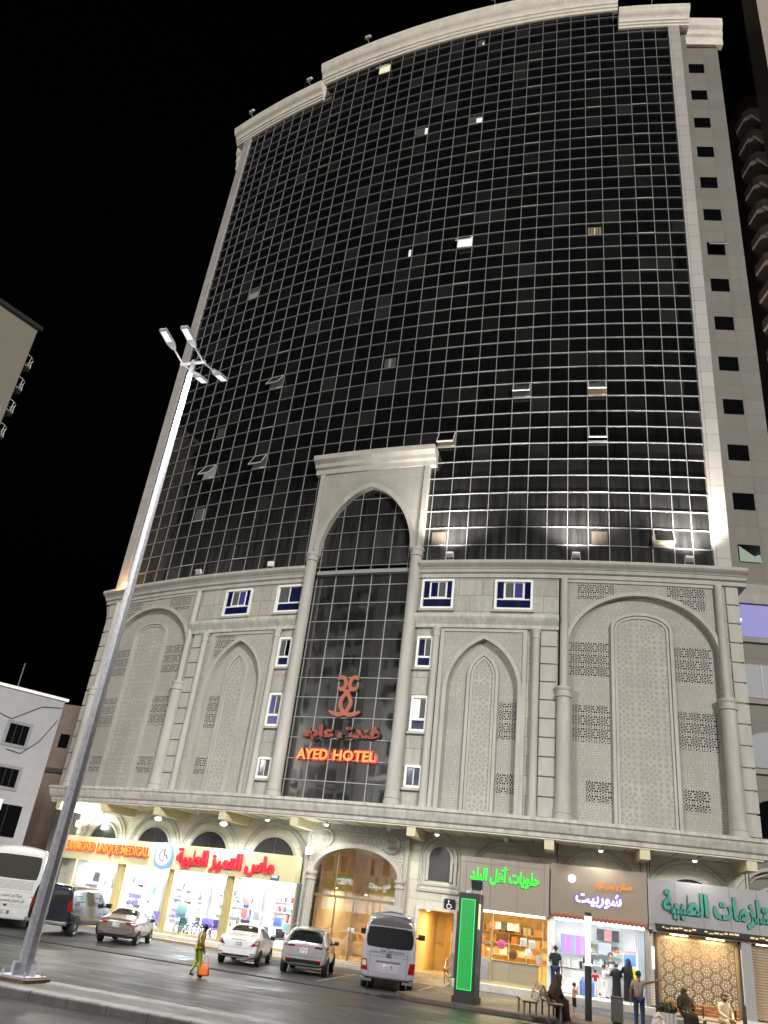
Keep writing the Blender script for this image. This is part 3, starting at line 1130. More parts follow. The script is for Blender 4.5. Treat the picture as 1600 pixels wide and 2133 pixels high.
for s, z in ((-0.72, 5.73), (2.98, 5.69)):
    q = MB()
    q.lathe([(0.0, 0.0), (0.45, 0.0), (0.45, 0.07), (0.40, 0.09), (0.37, 0.06), (0.0, 0.06)], 32, M=frame(s, z, -1.625))
    H(q, 'medallion', M_['plain'], lobby, smooth=True)
# ================================================================== writing
AR = {'ا': 'ﺍﺎ', 'أ': 'ﺃﺄ', 'آ': 'ﺁﺂ', 'ب': 'ﺏﺐﺑﺒ', 'ة': 'ﺓﺔ', 'ت': 'ﺕﺖﺗﺘ', 'ج': 'ﺝﺞﺟﺠ', 'ح': 'ﺡﺢﺣﺤ', 'د': 'ﺩﺪ', 'ر': 'ﺭﺮ', 'ز': 'ﺯﺰ',
      'س': 'ﺱﺲﺳﺴ', 'ش': 'ﺵﺶﺷﺸ', 'ص': 'ﺹﺺﺻﺼ', 'ط': 'ﻁﻂﻃﻄ', 'ع': 'ﻉﻊﻋﻌ', 'ف': 'ﻑﻒﻓﻔ', 'ق': 'ﻕﻖﻗﻘ', 'ك': 'ﻙﻚﻛﻜ', 'ل': 'ﻝﻞﻟﻠ', 'م': 'ﻡﻢﻣﻤ',
      'ن': 'ﻥﻦﻧﻨ', 'ه': 'ﻩﻪﻫﻬ', 'و': 'ﻭﻮ', 'ي': 'ﻱﻲﻳﻴ', 'ى': 'ﻯﻰ', 'ئ': 'ﺉﺊﺋﺌ', 'إ': 'ﺇﺈ'}


def arabic(t):
    out = []
    for i, ch in enumerate(t):
        if ch not in AR:
            out.append(ch)
            continue
        pv = i > 0 and t[i - 1] in AR and len(AR[t[i - 1]]) == 4
        nx = i < len(t) - 1 and t[i + 1] in AR and len(AR[ch]) == 4
        fm = AR[ch]
        out.append(fm[3] if pv and nx else fm[2] if nx else fm[1] if pv else fm[0])
    return ''.join(reversed(out))


def writing(name, body, M, w, h, depth, m_, parent, bold=0.0, shear=0.0, z=0.0, local=False):
    cu = bpy.data.curves.new(name, 'FONT')
    cu.body = body
    cu.resolution_u = 2
    cu.offset = bold
    cu.extrude = 0.5
    cu.shear = shear
    o = bpy.data.objects.new(name, cu)
    sc.collection.objects.link(o)
    dg = bpy.context.evaluated_depsgraph_get()
    me = bpy.data.meshes.new_from_object(o.evaluated_get(dg))
    bpy.data.objects.remove(o)
    xs = [v.co.x for v in me.vertices]
    ys = [v.co.y for v in me.vertices]
    x0, x1, y0, y1 = min(xs), max(xs), min(ys), max(ys)
    k = w / (x1 - x0)
    ky = h / (y1 - y0) if h else k
    off = V((0, 0, 0))
    if not local:
        q = parent
        while q is not None:
            off += q.location
            q = q.parent
    for v in me.vertices:
        p = V(((v.co.x - (x0 + x1) / 2) * k, (v.co.y - (y0 + y1) / 2) * ky, z + (v.co.z + 0.5) * depth))
        v.co = (M @ p) - off
    me.materials.clear()
    me.materials.append(m_)
    o = bpy.data.objects.new(name, me)
    sc.collection.objects.link(o)
    o.parent = parent
    return o


def lamp(name, kind, loc, energy, col=(1, 1, 1), size=0.2, to=None, spot=None, sy=None, blend=0.6):
    L_ = bpy.data.lights.new(name, kind)
    L_.energy = energy
    L_.color = col
    if kind == 'AREA':
        L_.size = size
        if sy:
            L_.shape = 'RECTANGLE'
            L_.size_y = sy
    else:
        L_.shadow_soft_size = size
    if kind == 'SPOT':
        L_.spot_size = rad(spot or 70)
        L_.spot_blend = blend
    o = bpy.data.objects.new(name, L_)
    o.location = loc
    if to is not None:
        o.rotation_euler = (V(to) - V(loc)).to_track_quat('-Z', 'Y').to_euler()
    sc.collection.objects.link(o)
    return o


# ================================================================== ground
RU, RV = V((math.cos(rad(20.3)), -math.sin(rad(20.3)), 0)), V((math.sin(rad(20.3)), math.cos(rad(20.3)), 0))
G = lambda p, q, z=0.0: RU * p + RV * q + V((0, 0, z))
MR = Matrix((RU, RV, V((0, 0, 1)))).transposed().to_4x4()      # p, q, z -> world


def asphalt(name, col, r0=0.42, r1=0.75, streak=0.5):
    mm, t, p, N, L = nodes(name)
    tc = N('ShaderNodeTexCoord')
    mp = N('ShaderNodeMapping')
    mp.inputs['Rotation'].default_value = (0, 0, rad(20.3))
    L(tc.outputs['Object'], mp.inputs['Vector'])
    m2 = N('ShaderNodeMapping')
    m2.inputs['Scale'].default_value = (0.14, 1.2, 1)
    L(mp.outputs[0], m2.inputs['Vector'])
    a = N('ShaderNodeTexNoise')
    a.inputs['Scale'].default_value = 1.4
    a.inputs['Detail'].default_value = 6
    a.inputs['Roughness'].default_value = 0.6
    L(m2.outputs[0], a.inputs['Vector'])
    b = N('ShaderNodeTexNoise')
    b.inputs['Scale'].default_value = 0.5
    b.inputs['Detail'].default_value = 8
    L(mp.outputs[0], b.inputs['Vector'])
    c = N('ShaderNodeTexNoise')
    c.inputs['Scale'].default_value = 40
    c.inputs['Detail'].default_value = 3
    L(mp.outputs[0], c.inputs['Vector'])
    s = math_node(t, 'ADD', math_node(t, 'MULTIPLY', a.outputs['Fac'], streak), math_node(t, 'MULTIPLY', b.outputs['Fac'], 1 - streak))
    s = math_node(t, 'ADD', s, math_node(t, 'MULTIPLY', math_node(t, 'SUBTRACT', c.outputs['Fac'], 0.5), 0.5))
    cr = N('ShaderNodeMapRange')
    cr.inputs['From Min'].default_value = 0.3
    cr.inputs['From Max'].default_value = 0.7
    cr.inputs['To Min'].default_value = 0.55
    cr.inputs['To Max'].default_value = 1.5
    L(s, cr.inputs['Value'])
    mx = N('ShaderNodeMix')
    mx.data_type = 'RGBA'
    mx.blend_type = 'MULTIPLY'
    mx.inputs['Factor'].default_value = 1
    mx.inputs['A'].default_value = (*col, 1)
    L(cr.outputs[0], mx.inputs['B'])
    L(mx.outputs['Result'], p.inputs['Base Color'])
    rr = N('ShaderNodeMapRange')
    rr.inputs['From Min'].default_value = 0.35
    rr.inputs['From Max'].default_value = 0.65
    rr.inputs['To Min'].default_value = r0
    rr.inputs['To Max'].default_value = r1
    L(s, rr.inputs['Value'])
    L(rr.outputs[0], p.inputs['Roughness'])
    bp = N('ShaderNodeBump')
    bp.inputs['Strength'].default_value = 0.5
    bp.inputs['Distance'].default_value = 0.01
    L(c.outputs['Fac'], bp.inputs['Height'])
    L(bp.outputs[0], p.inputs['Normal'])
    return mm


def struct(name, mb, m_):
    o = mb.build(name, m_)
    o['kind'] = 'structure'
    return o


def sheet(p0, p1, q0, q1, z):
    return MB().add([G(p0, q0, z), G(p1, q0, z), G(p1, q1, z), G(p0, q1, z)], [(0, 1, 2, 3)])


struct('ground', MB().add([V((-600, -600, 0.03)), V((600, -600, 0.03)), V((600, 600, 0.03)), V((-600, 600, 0.03))], [(0, 1, 2, 3)]), mat('dusty_ground', (0.05, 0.048, 0.045), 0.9, var=0.2, scale=0.3))
struct('road', sheet(-160, 120, -9.0, 30.4, 0.045), asphalt('worn_asphalt', (0.028, 0.0278, 0.0275), 0.36, 0.68, 0.4))
struct('parking_lane', sheet(-160, 120, 30.4, 42.5, 0.056), asphalt('grey_asphalt', (0.050, 0.0495, 0.049), 0.45, 0.75, 0.25))
q = MB()
q.box(-160, -9.6, 30.28, 30.55, 0.0, 0.075, M=MR)
struct('gutter', q, mat('dark_gutter_concrete', (0.045, 0.044, 0.043), 0.8, var=0.3, scale=2))


def pavers(name, col, w_, h_, gap=0.012, dark=0.4):
    mm, t, p, N, L = nodes(name)
    tc = N('ShaderNodeTexCoord')
    mp = N('ShaderNodeMapping')
    mp.inputs['Rotation'].default_value = (0, 0, rad(20.3))
    L(tc.outputs['Object'], mp.inputs['Vector'])
    br = N('ShaderNodeTexBrick')
    br.inputs['Color1'].default_value = (*[c * 1.15 for c in col], 1)
    br.inputs['Color2'].default_value = (*[c * 0.8 for c in col], 1)
    br.inputs['Mortar'].default_value = (*[c * dark for c in col], 1)
    br.inputs['Scale'].default_value = 1
    br.inputs['Mortar Size'].default_value = gap
    br.inputs['Brick Width'].default_value = w_
    br.inputs['Row Height'].default_value = h_
    L(mp.outputs[0], br.inputs['Vector'])
    no = N('ShaderNodeTexNoise')
    no.inputs['Scale'].default_value = 1.2
    no.inputs['Detail'].default_value = 6
    L(mp.outputs[0], no.inputs['Vector'])
    mr = N('ShaderNodeMapRange')
    mr.inputs['From Min'].default_value = 0.3
    mr.inputs['From Max'].default_value = 0.7
    mr.inputs['To Min'].default_value = 0.6
    mr.inputs['To Max'].default_value = 1.25
    L(no.outputs['Fac'], mr.inputs['Value'])
    mx = N('ShaderNodeMix')
    mx.data_type = 'RGBA'
    mx.blend_type = 'MULTIPLY'
    mx.inputs['Factor'].default_value = 1
    L(br.outputs['Color'], mx.inputs['A'])
    L(mr.outputs[0], mx.inputs['B'])
    L(mx.outputs['Result'], p.inputs['Base Color'])
    p.inputs['Roughness'].default_value = 0.6
    return mm


kerb_m = mat('kerb_concrete', (0.20, 0.195, 0.185), 0.7, var=0.3, scale=2.5, bump=0.2)
q = MB()
q.box(-160, 110, 17.35, 18.35, 0.0, 0.235, M=MR)
struct('median_paving', q, pavers('grey_median_pavers', (0.12, 0.115, 0.108), 0.22, 0.11, 0.008))
for a, b, nm in ((16.9, 17.35, 'kerb_near'), (18.35, 18.8, 'kerb_far')):
    q = MB()
    k = -60.0
    while k < 60:
        q.rbox(k, k + 0.985, a, b, 0.0, 0.25, 0.05, 0, M=MR)
        k += 1.0
    struct(nm, q, kerb_m)
# paved island with the totem, benches and shelter
SWZ = 0.18
q = MB()
isl = [(-8.2, 30.75), (90, 30.75), (90, 34.7), (-7.6, 34.7), (-8.6, 33.2), (-8.9, 31.6)]
q.prism(isl, 0.0, SWZ, M=MR)
struct('pavement', q, pavers('brown_brick_pavers', (0.17, 0.125, 0.09), 0.21, 0.105, 0.012))
q = MB()
q.box(-8.2, 90, 30.5, 30.75, 0.0, SWZ - 0.01, M=MR)
q.box(-7.6, 90, 34.7, 34.9, 0.0, SWZ - 0.01, M=MR)
struct('pavement_kerb', q, mat('brown_kerb', (0.10, 0.075, 0.06), 0.7, var=0.3, scale=3))
# worn road paint
paint = mat('worn_white_paint', (0.38, 0.38, 0.37), 0.6, var=0.5, scale=6)


def line(name, pts, wd=0.09, z=0.062, m_=None):
    q = MB()
    for a, b in zip(pts[:-1], pts[1:]):
        a, b = V((*a, z)), V((*b, z))
        t = (b - a).normalized()
        n_ = V((-t.y, t.x, 0)) * wd / 2
        q.add([a + n_, a - n_, b - n_, b + n_], [(0, 1, 2, 3)])
    struct(name, q, m_ or paint)


for k, (pp, qq, w_, h_, dk) in enumerate(((-9.0, 26.0, 3.4, 0.9, 0.6), (-4.2, 28.6, 2.2, 1.2, 0.7), (-12.5, 23.5, 4.5, 0.7, 1.35), (2.0, 27.2, 5.0, 0.8, 0.65), (-1.0, 23.0, 3.0, 1.4, 1.3), (6.5, 24.5, 4.0, 1.0, 0.7), (-7.5, 21.0, 3.0, 0.8, 0.7))):
    q = MB()
    q.add([G(pp + a_, qq + b_, 0.0475) for a_, b_ in ((0, 0), (w_, 0.03), (w_ * 0.98, h_), (w_ * 0.02, h_ * 0.96))], [(0, 1, 2, 3)])
    struct('road_patch', q, asphalt('patched_asphalt', tuple(0.03 * dk for _ in range(3)), 0.3, 0.65, 0.2))
oil = mat('oil_stain', (0.012, 0.012, 0.013), 0.25, var=0.6, scale=2)
for k, (x, y, r_) in enumerate(((-3.2, 39.4, 0.5), (-0.6, 38.6, 0.45), (2.5, 32.0, 0.7), (-9.3, 38.3, 0.4), (-6.2, 38.2, 0.5), (-5.8, 36.5, 0.3))):
    q = MB()
    pts_ = [V((x + r_ * (1 + 0.3 * math.sin(3 * a_ + k)) * math.cos(a_), y + 0.8 * r_ * (1 + 0.3 * math.cos(4 * a_ + k)) * math.sin(a_), 0.0595)) for a_ in S(0, 2 * math.pi, 20)[:-1]]
    q.add(pts_, [tuple(range(20))])
    struct('oil_stain', q, oil)
for x, y in ((-2.2, 29.2), (4.4, 27.6)):
    q = MB()
    q.lathe([(0.0, 0.05), (0.36, 0.05), (0.36, 0.054), (0.3, 0.056), (0.28, 0.052), (0, 0.052)], 24, M=Matrix.Translation((x, y, 0)))
    tag(q.build('manhole_cover', M_['charcoal']), 'round iron manhole cover in the road ' + ('nearer the walking worker' if x < 0 else 'in front of the green pylon'), 'manhole cover')
line('parking_line', [(-0.29, 34.4), (1.37, 40.4)])
line('parking_line', [(3.38, 34.73), (4.7, 39.3)])
line('parking_line', [(-6.95, 40.5), (-6.4, 41.1)])
lp = mat('faded_lane_paint', (0.17, 0.168, 0.165), 0.55, var=0.7, scale=2.5)
line('lane_line', [(-7.5, 26.1), (-3.44, 23.34), (3, 19.6)], 0.10, 0.05, lp)
line('lane_line', [(-8.4, 28.0), (-7.0, 27.6)], 0.10, 0.05, lp)
line('lane_line', [(-6.43, 29.42), (-5.2, 29.0)], 0.10, 0.05, lp)
line('lane_line', [(-7.1, 27.0), (-2.4, 24.9), (4.0, 22.2)], 0.06, 0.05, lp)
line('lane_line', [(-5.4, 28.0), (-2.5, 27.3), (6, 25.1)], 0.08, 0.05, lp)

# ================================================================== shop floors, rooms
q = MB()
q.fprof([(-2.4, 0.03), (-0.72, 0.03), (-0.70, 0.34), (-0.74, 0.36), (-2.4, 0.36)], -20.2, 4.25)
q.fprof([(-2.4, 0.03), (-0.95, 0.03), (-0.93, 0.34), (-0.97, 0.36), (-2.4, 0.36)], 6.6, 24)
plinth = H(q, 'shop_plinth', M_['marble'])
q = MB()
q.fprof([(-0.71, 0.03), (-0.35, 0.03), (-0.35, 0.17), (-0.70, 0.175)], -20.2, 4.2)
H(q, 'plinth_step', mat('tan_step_stone', (0.36, 0.28, 0.19), 0.6, var=0.1), plinth)
q = MB()
q.fsweep([[(s, 0.03, -2.3), (s, 0.35, -2.3), (s, 0.07, 0.4), (s, 0.03, 0.4)] for s in S(4.25, 6.6, 3)])
H(q, 'access_ramp', pavers('ramp_tiles', (0.33, 0.28, 0.22), 0.4, 0.4), plinth)

tube_cool = glow('cool_shop_light', (0.92, 0.97, 1.0), 9)
tube_warm = glow('warm_shop_light', (1.0, 0.86, 0.62), 10)


def room(name, s0, s1, z0, z1, d0, d1, wall, floor, ceil):
    q = MB()
    th = 0.05
    q.fbox(s0 - th, s1 + th, z0, z1, d1 - th, d1, step=9)
    q.fbox(s0 - th, s0, z0, z1, d1, d0)
    q.fbox(s1, s1 + th, z0, z1, d1, d0)
    r = H(q, name, wall)
    q = MB()
    q.fbox(s0, s1, z0 - 0.04, z0, d1, d0)
    H(q, 'room_floor', floor, r)
    q = MB()
    q.fbox(s0, s1, z1, z1 + 0.04, d1, d0)
    H(q, 'room_ceiling', ceil, r)
    return r


wwall = mat('white_shop_wall', (0.72, 0.73, 0.74), 0.6)
yfloor = mat('polished_cream_floor', (0.55, 0.48, 0.36), 0.15)
med = room('medical_shop_room', -18.2, -1.82, 0.385, 3.42, -1.5, -5.6, wwall, mat('white_tile_floor', (0.6, 0.6, 0.6), 0.2), wwall)
for a, b in ((-17.9, -14.5), (-13.5, -10.3), (-9.7, -6.2), (-5.5, -2.0)):
    for d in (-1.95, -3.6):
        q = MB()
        q.fbox(a, b, 3.36, 3.41, d - 0.12, d + 0.12)
        H(q, 'ceiling_light', tube_cool, med)
    lamp('shop_light', 'AREA', F((a + b) / 2, 3.3, -2.0), 230, (0.93, 0.97, 1.0), 3.0, to=F((a + b) / 2, 0.9, -4.6), sy=0.8)
    lamp('shop_light', 'AREA', F((a + b) / 2, 3.3, -1.9), 60, (0.93, 0.97, 1.0), 3.0, to=F((a + b) / 2, 0.0, 0.5), sy=0.4)
bays = ((-18.2, -14.3), (-13.62, -10.2), (-9.82, -6.15), (-5.68, -1.9))
lamp('shop_light', 'AREA', F(-16.0, 2.9, -3.0), 150, (0.93, 0.97, 1.0), 1.2, to=F(-18.2, 1.0, -2.6), sy=1.2)
for i, (a, b) in enumerate(bays):
    q = MB()
    q.fsweep([[(s, 0.45, -1.36), (s, 3.42, -1.36)] for s in (a, b)], caps=False, ring_closed=False)
    fr = H(q, 'shop_window', M_['cglass'])
    q = MB()
    for x in (a - 0.02, b + 0.02):
        q.fbox(x - 0.05, x + 0.05, 0.38, 3.42, -1.42, -1.30)
    q.fbox(a, b, 0.36, 0.5, -1.44, -1.26)
    H(q, 'window_frame', M_['gold'], fr)
for a, b in ((-14.22, -13.7), (-10.14, -9.88), (-6.08, -5.74)):
    q = MB()
    q.fbox(a, b, 0.36, 3.42, -1.5, -1.24)
    q.fbox(a + 0.07, b - 0.07, 0.36, 3.42, -1.25, -1.2)
    H(q, 'shop_pillar', M_['gold'])
q = MB()
q.fbox(-18.75, -18.28, 0.36, 3.4, -1.6, -1.25)
H(q, 'shop_pillar', M_['plain'])
q = MB()
q.fbox(-1.86, -1.72, 0.36, 3.45, -1.9, -1.3)
H(q, 'shop_pillar', M_['grey'])

# lobby
lw_ = mat('honey_marble_wall', (0.56, 0.43, 0.26), 0.25, var=0.3, scale=1.2)
lob_r = room('lobby_room', -1.0, 3.3, 0.385, 5.45, -2.2, -7.5, lw_, yfloor, mat('lobby_ceiling', (0.32, 0.29, 0.24), 0.6))
for k in range(4):
    a = -0.9 + k * 1.08
    q = MB()
    q.fbox(a + 0.06, a + 1.0, 0.45, 3.0, -7.46, -7.38)
    H(q, 'wall_panel', mat('gold_panel', (0.55, 0.37, 0.16), 0.3, var=0.35, scale=3), lob_r)
    lamp('lobby_light', 'AREA', F(a + 0.5, 3.4, -4.2), 34, (1.0, 0.80, 0.52), 0.6, to=F(a + 0.5, 0.3, -4.6))
for s, z, d in ((-0.4, 3.45, -3.0), (1.25, 3.3, -3.2), (3.0, 3.2, -2.8)):
    q = MB()
    q.flathe(s, d, [(0.0, z), (0.06, z), (0.06, z + 0.05), (0, z + 0.05)], 12)
    H(q, 'ceiling_light', glow('warm_spot', (1, 0.93, 0.75), 12), lob_r)
q = MB()
q.fregion(S(-1.2, 3.4, 24), lambda s: 0.4, lambda s: max(0.5, lob(s)), -1.9, -1.88)
lg = H(q, 'lobby_glass', clear_glass('lobby_glass', (0.86, 0.84, 0.8), 0.16), lobby)
q = MB()
for s in (-0.95, 0.12, 1.15, 2.2, 3.2):
    q.fbox(s - 0.03, s + 0.03, 0.38, 3.1, -1.96, -1.86)
q.fbox(-1.2, 3.4, 3.02, 3.14, -1.97, -1.85)
q.fbox(0.0, 0.05, 3.14, 5.1, -1.94, -1.87)
H(q, 'door_frame', mat('bronze_door_frame', (0.36, 0.27, 0.16), 0.3, 0.6), lg)
q = MB()
for s in (1.08, 1.22):
    q.tube([F(s, 1.0, -1.8), F(s, 1.7, -1.8)], 0.018, 6)
H(q, 'door_handle', M_['steel'], lg)
q = MB()
q.fbox(0.98, 1.35, 1.62, 1.8, -1.875, -1.86)
H(q, 'door_notice', mat('pale_door_notice', (0.55, 0.6, 0.62), 0.4), lg)
# side door room
sd = room('side_hall_room', 4.55, 6.4, 0.36, 3.0, -2.0, -6.0, mat('warm_plaster', (0.62, 0.45, 0.2), 0.5, var=0.12, scale=2), yfloor, wwall)
lamp('hall_light', 'AREA', F(5.5, 2.9, -3.4), 42, (1.0, 0.74, 0.36), 0.8, to=F(5.5, 0.0, -3.4))
q = MB()
q.flathe(4.95, -2.35, [(0, 2.94), (0.07, 2.94), (0.07, 2.99), (0, 2.99)], 12)
H(q, 'ceiling_light', glow('hall_spot', (1, 0.85, 0.5), 14), sd)
q = MB()
q.fbox(5.25, 5.65, 0.5, 2.75, -5.2, -5.1)
q.fbox(5.28, 5.62, 1.55, 1.66, -5.1, -5.06)
H(q, 'carved_screen', rosette('carved_wood', (0.5, 0.3, 0.12), 0.3, False, 8, 0.02, 0.35), sd)
q = MB()
q.fband([(5.72, 0.38), (5.72, 1.9), (5.85, 2.3), (6.05, 2.45), (6.25, 2.3), (6.34, 1.9), (6.34, 0.38)], 0.05, 0.0, -4.9, -4.8)
H(q, 'inner_arch', M_['palewood'], sd)
for s in (4.6, 5.72):
    H(MB().fbox(s, s + 0.58, 1.52, 1.62, -5.96, -5.9), 'wall_band', M_['palewood'], sd)
q = MB()
for x in (4.5, 6.44):
    q.fbox(x - 0.07, x + 0.07, 0.36, 3.1, -2.05, -1.88)
q.fbox(4.5, 6.5, 3.0, 3.12, -2.05, -1.88)
H(q, 'door_frame', M_['marble'], sd)
# sweets shop
sw = room('sweets_shop_room', 6.95, 10.82, 0.4, 3.3, -1.4, -4.6, mat('amber_shelf_wall', (0.66, 0.44, 0.13), 0.5, var=0.2, scale=2.5), yfloor, wwall)
lamp('shop_light', 'AREA', F(8.9, 3.2, -2.1), 130, (1.0, 0.80, 0.45), 2.8, to=F(8.9, 0.0, -1.6), sy=0.6)
q = MB()
q.fbox(7.1, 10.7, 3.2, 3.28, -1.9, -1.45)
H(q, 'ceiling_light', tube_warm, sw)
q = MB()
for z in (1.45, 1.95, 2.4):
    q.fbox(7.1, 10.7, z, z + 0.04, -4.6, -4.25)
for s in (7.9, 8.8, 9.7):
    q.fbox(s, s + 0.04, 1.0, 2.9, -4.6, -4.25)
H(q, 'wall_shelf', M_['palewood'], sw)
# juice shop
ju = room('juice_shop_room', 11.12, 15.1, 0.4, 3.35, -1.4, -4.4, wwall, mat('white_floor', (0.66, 0.66, 0.66), 0.25), wwall)
lamp('shop_light', 'AREA', F(13.1, 3.25, -1.7), 92, (0.95, 0.98, 1.0), 3.2, to=F(13.1, 0.4, -2.6), sy=0.7)
q = MB()
q.fbox(11.2, 15.0, 3.24, 3.33, -1.75, -1.45)
H(q, 'ceiling_light', tube_cool, ju)
for a, b, m_ in ((6.72, 6.95, 'greyp'), (10.84, 11.12, 'white'), (15.12, 15.3, 'steel')):
    q = MB()
    q.fbox(a, b, 0.38, 3.4, -1.6, -1.2)
    H(q, 'shop_pillar', M_[m_])
# the closed shop with its roller shutter
q = MB()
pr = [(-1.7, 0.4)]
z = 0.4
while z < 3.35:
    pr += [(-1.45, z), (-1.42, z + 0.05), (-1.45, z + 0.1)]
    z += 0.105
pr += [(-1.7, 3.4)]
q.fprof(pr, 15.32, 19.05, step=4)
sh = H(q, 'roller_shutter', mat('cream_shutter_slats', (0.60, 0.54, 0.44), 0.45, var=0.08, scale=1.5))
q = MB()
q.fbox(19.05, 19.6, 0.36, 3.4, -1.5, -1.15)
H(q, 'shop_pillar', M_['greyp'])
q = MB()
q.fprof([(a, b) for a, b in pr], 19.6, 23.5, step=4)
H(q, 'roller_shutter', mat('tan_shutter_slats', (0.33, 0.25, 0.17), 0.5))

# ================================================================== signs
# medical shop
sg1 = thing('shop_sign', 'long cream fascia sign with red letters over the bright medical shop windows', 'sign', F(-10.6, 3.4, -1))
q = MB()
q.fbox(-19.35, -1.85, 3.42, 4.68, -1.5, -0.95)
q.build('sign_panel', M_['cream'], sg1)
e_red = glow('red_halo_letters', (1.0, 0.05, 0.02), 0.95, (0.5, 0.02, 0.01))
e_orange = glow('orange_letter_face', (1.0, 0.42, 0.03), 1.25)
fm = frame(-15.15, 4.07, -0.94)
writing('letters', 'DIAMOND UNIQUE MEDICAL', fm, 7.2, 0.64, 0.10, e_red, sg1, bold=0.02)
writing('letter_face', 'DIAMOND UNIQUE MEDICAL', fm, 7.1, 0.50, 0.03, e_orange, sg1, bold=0.005, z=0.10)
fm = frame(-6.25, 4.02, -0.94)
writing('letters', arabic('ماس التميز الطبية'), fm, 6.3, 1.02, 0.16, glow('red_acrylic_letters', (1.0, 0.02, 0.05), 0.42, (0.55, 0.015, 0.03)), sg1, bold=0.035)
q = MB()
q.lathe([(0, 0), (0.70, 0), (0.70, 0.08), (0, 0.08)], 40, M=frame(-10.5, 4.03, -0.95))
em = q.build('emblem_disc', glow('blue_emblem_ring', (0.15, 0.35, 0.9), 0.7, (0.1, 0.2, 0.6)), sg1)
q = MB()
q.lathe([(0, 0.08), (0.55, 0.08), (0.55, 0.10), (0, 0.10)], 40, M=frame(-10.5, 4.08, -0.95))
q.build('emblem_face', glow('white_emblem_face', (0.9, 0.96, 1), 1.1), em)
q = MB()
fm = frame(-10.5, 4.08, -0.84)
q.tube([(-0.02, 0.3, 0), (-0.2, 0.12, 0), (-0.28, -0.05, 0), (-0.12, -0.28, 0), (0.05, -0.33, 0), (0.1, -0.2, 0)], 0.025, 6, M=fm)
q.build('emblem_mark', glow('red_emblem_stroke', (0.8, 0.2, 0.25), 0.5), em)
q = MB()
q.tube([(0.08, 0.32, 0), (0.08, 0.0, 0), (0.28, -0.02, 0), (0.36, -0.2, 0)], 0.035, 6, M=fm)
q.build('emblem_mark', glow('navy_emblem_stroke', (0.1, 0.25, 0.6), 0.4), em)
q = MB()
q.box(-0.22, 0.22, -0.13, 0.13, 0, 0.1, M=frame(-2.98, 3.56, -0.95))
fl0 = thing('floodlight', 'small floodlight on the right end of the cream medical sign', 'floodlight', F(-2.98, 3.5, -0.9))
q.build('floodlight_body', M_['grey'], fl0)
q = MB()
q.box(-0.18, 0.18, -0.02, 0.1, 0.1, 0.11, M=frame(-2.98, 3.58, -0.95))
q.build('lens', glow('cool_flood_lens', (0.8, 0.88, 1), 1.0), fl0)

# sweets sign
sg2 = thing('shop_sign', 'plain beige panel sign with green lit Arabic letters behind the green pylon', 'sign', F(8.8, 3.3, -1))
q = MB()
for a, b in ((6.72, 7.0), (7.02, 8.18), (8.2, 9.43), (9.45, 10.66), (10.68, 10.9)):
    q.fbox(a, b, 3.28, 5.2, -1.6, -1.0)
    q.fbox(a, b, 5.22, 5.46, -1.6, -1.0)
q.fbox(6.73, 10.89, 3.3, 5.44, -1.6, -1.02)
q.build('sign_panel', M_['beige'], sg2)
e_green = glow('green_neon_letters', (0.03, 1.0, 0.05), 1.0, (0.05, 0.5, 0.05))
writing('letters', arabic('حلويات أهل البلد'), frame(8.82, 4.74, -0.99), 3.2, 0.84, 0.07, e_green, sg2, bold=0.04, shear=0.1)
# juice sign
sg3 = thing('shop_sign', 'glossy taupe banner sign with orange and violet white Arabic writing', 'sign', F(13.1, 3.4, -1))
q = MB()
q.fbox(10.96, 15.24, 3.52, 5.54, -1.5, -0.98)
q.build('sign_panel', M_['taupe'], sg3)
writing('letters', arabic('عصائر و آيس كريم'), frame(13.78, 4.82, -0.97), 1.65, 0.46, 0.03, glow('orange_neon_letters', (1.0, 0.30, 0.02), 1.3), sg3, bold=0.03, shear=0.15)
writing('letter_glow', arabic('شوربيت'), frame(13.1, 4.2, -0.978), 2.08, 0.72, 0.01, glow('violet_neon_halo', (0.2, 0.05, 1.0), 0.8), sg3, bold=0.085, shear=0.1)
writing('letters', arabic('شوربيت'), frame(13.1, 4.2, -0.965), 2.0, 0.64, 0.03, glow('white_neon_letters', (0.9, 0.9, 1.0), 1.6), sg3, bold=0.035, shear=0.1)
q = MB()
q.lathe([(0, 0), (0.17, 0), (0.17, 0.05), (0.12, 0.09), (0, 0.1)], 24, M=frame(11.92, 4.98, -0.98))
q.build('round_lamp', glow('round_white_lamp', (0.92, 0.94, 1), 3.0), sg3, smooth=True)
lamp('sign_glow', 'POINT', F(11.92, 4.98, -0.75), 1.2, (0.8, 0.85, 1), 0.1)
q = MB()
n = 22
for k in range(n):
    a = 10.98 + 4.24 * k / n
    b = a + 4.24 / n
    q.add([F(a, 3.52, -0.96), F(b, 3.52, -0.96), F(b, 3.38, -0.93), F((a + b) / 2, 3.28, -0.92), F(a, 3.38, -0.93)], [(0, 1, 2, 3, 4)])
aw = q.build('scalloped_awning', mat('red_brown_awning', (0.20, 0.045, 0.025), 0.6), sg3)
q = MB()
for k in range(n):
    a = 10.98 + 4.24 * k / n
    b = a + 4.24 / n
    q.add([F(a + 0.02, 3.5, -0.955), F((a + b) / 2, 3.36, -0.93), F(b - 0.02, 3.5, -0.955)], [(0, 1, 2)])
q.build('awning_pattern', mat('tan_awning_triangles', (0.42, 0.25, 0.13), 0.6), aw)
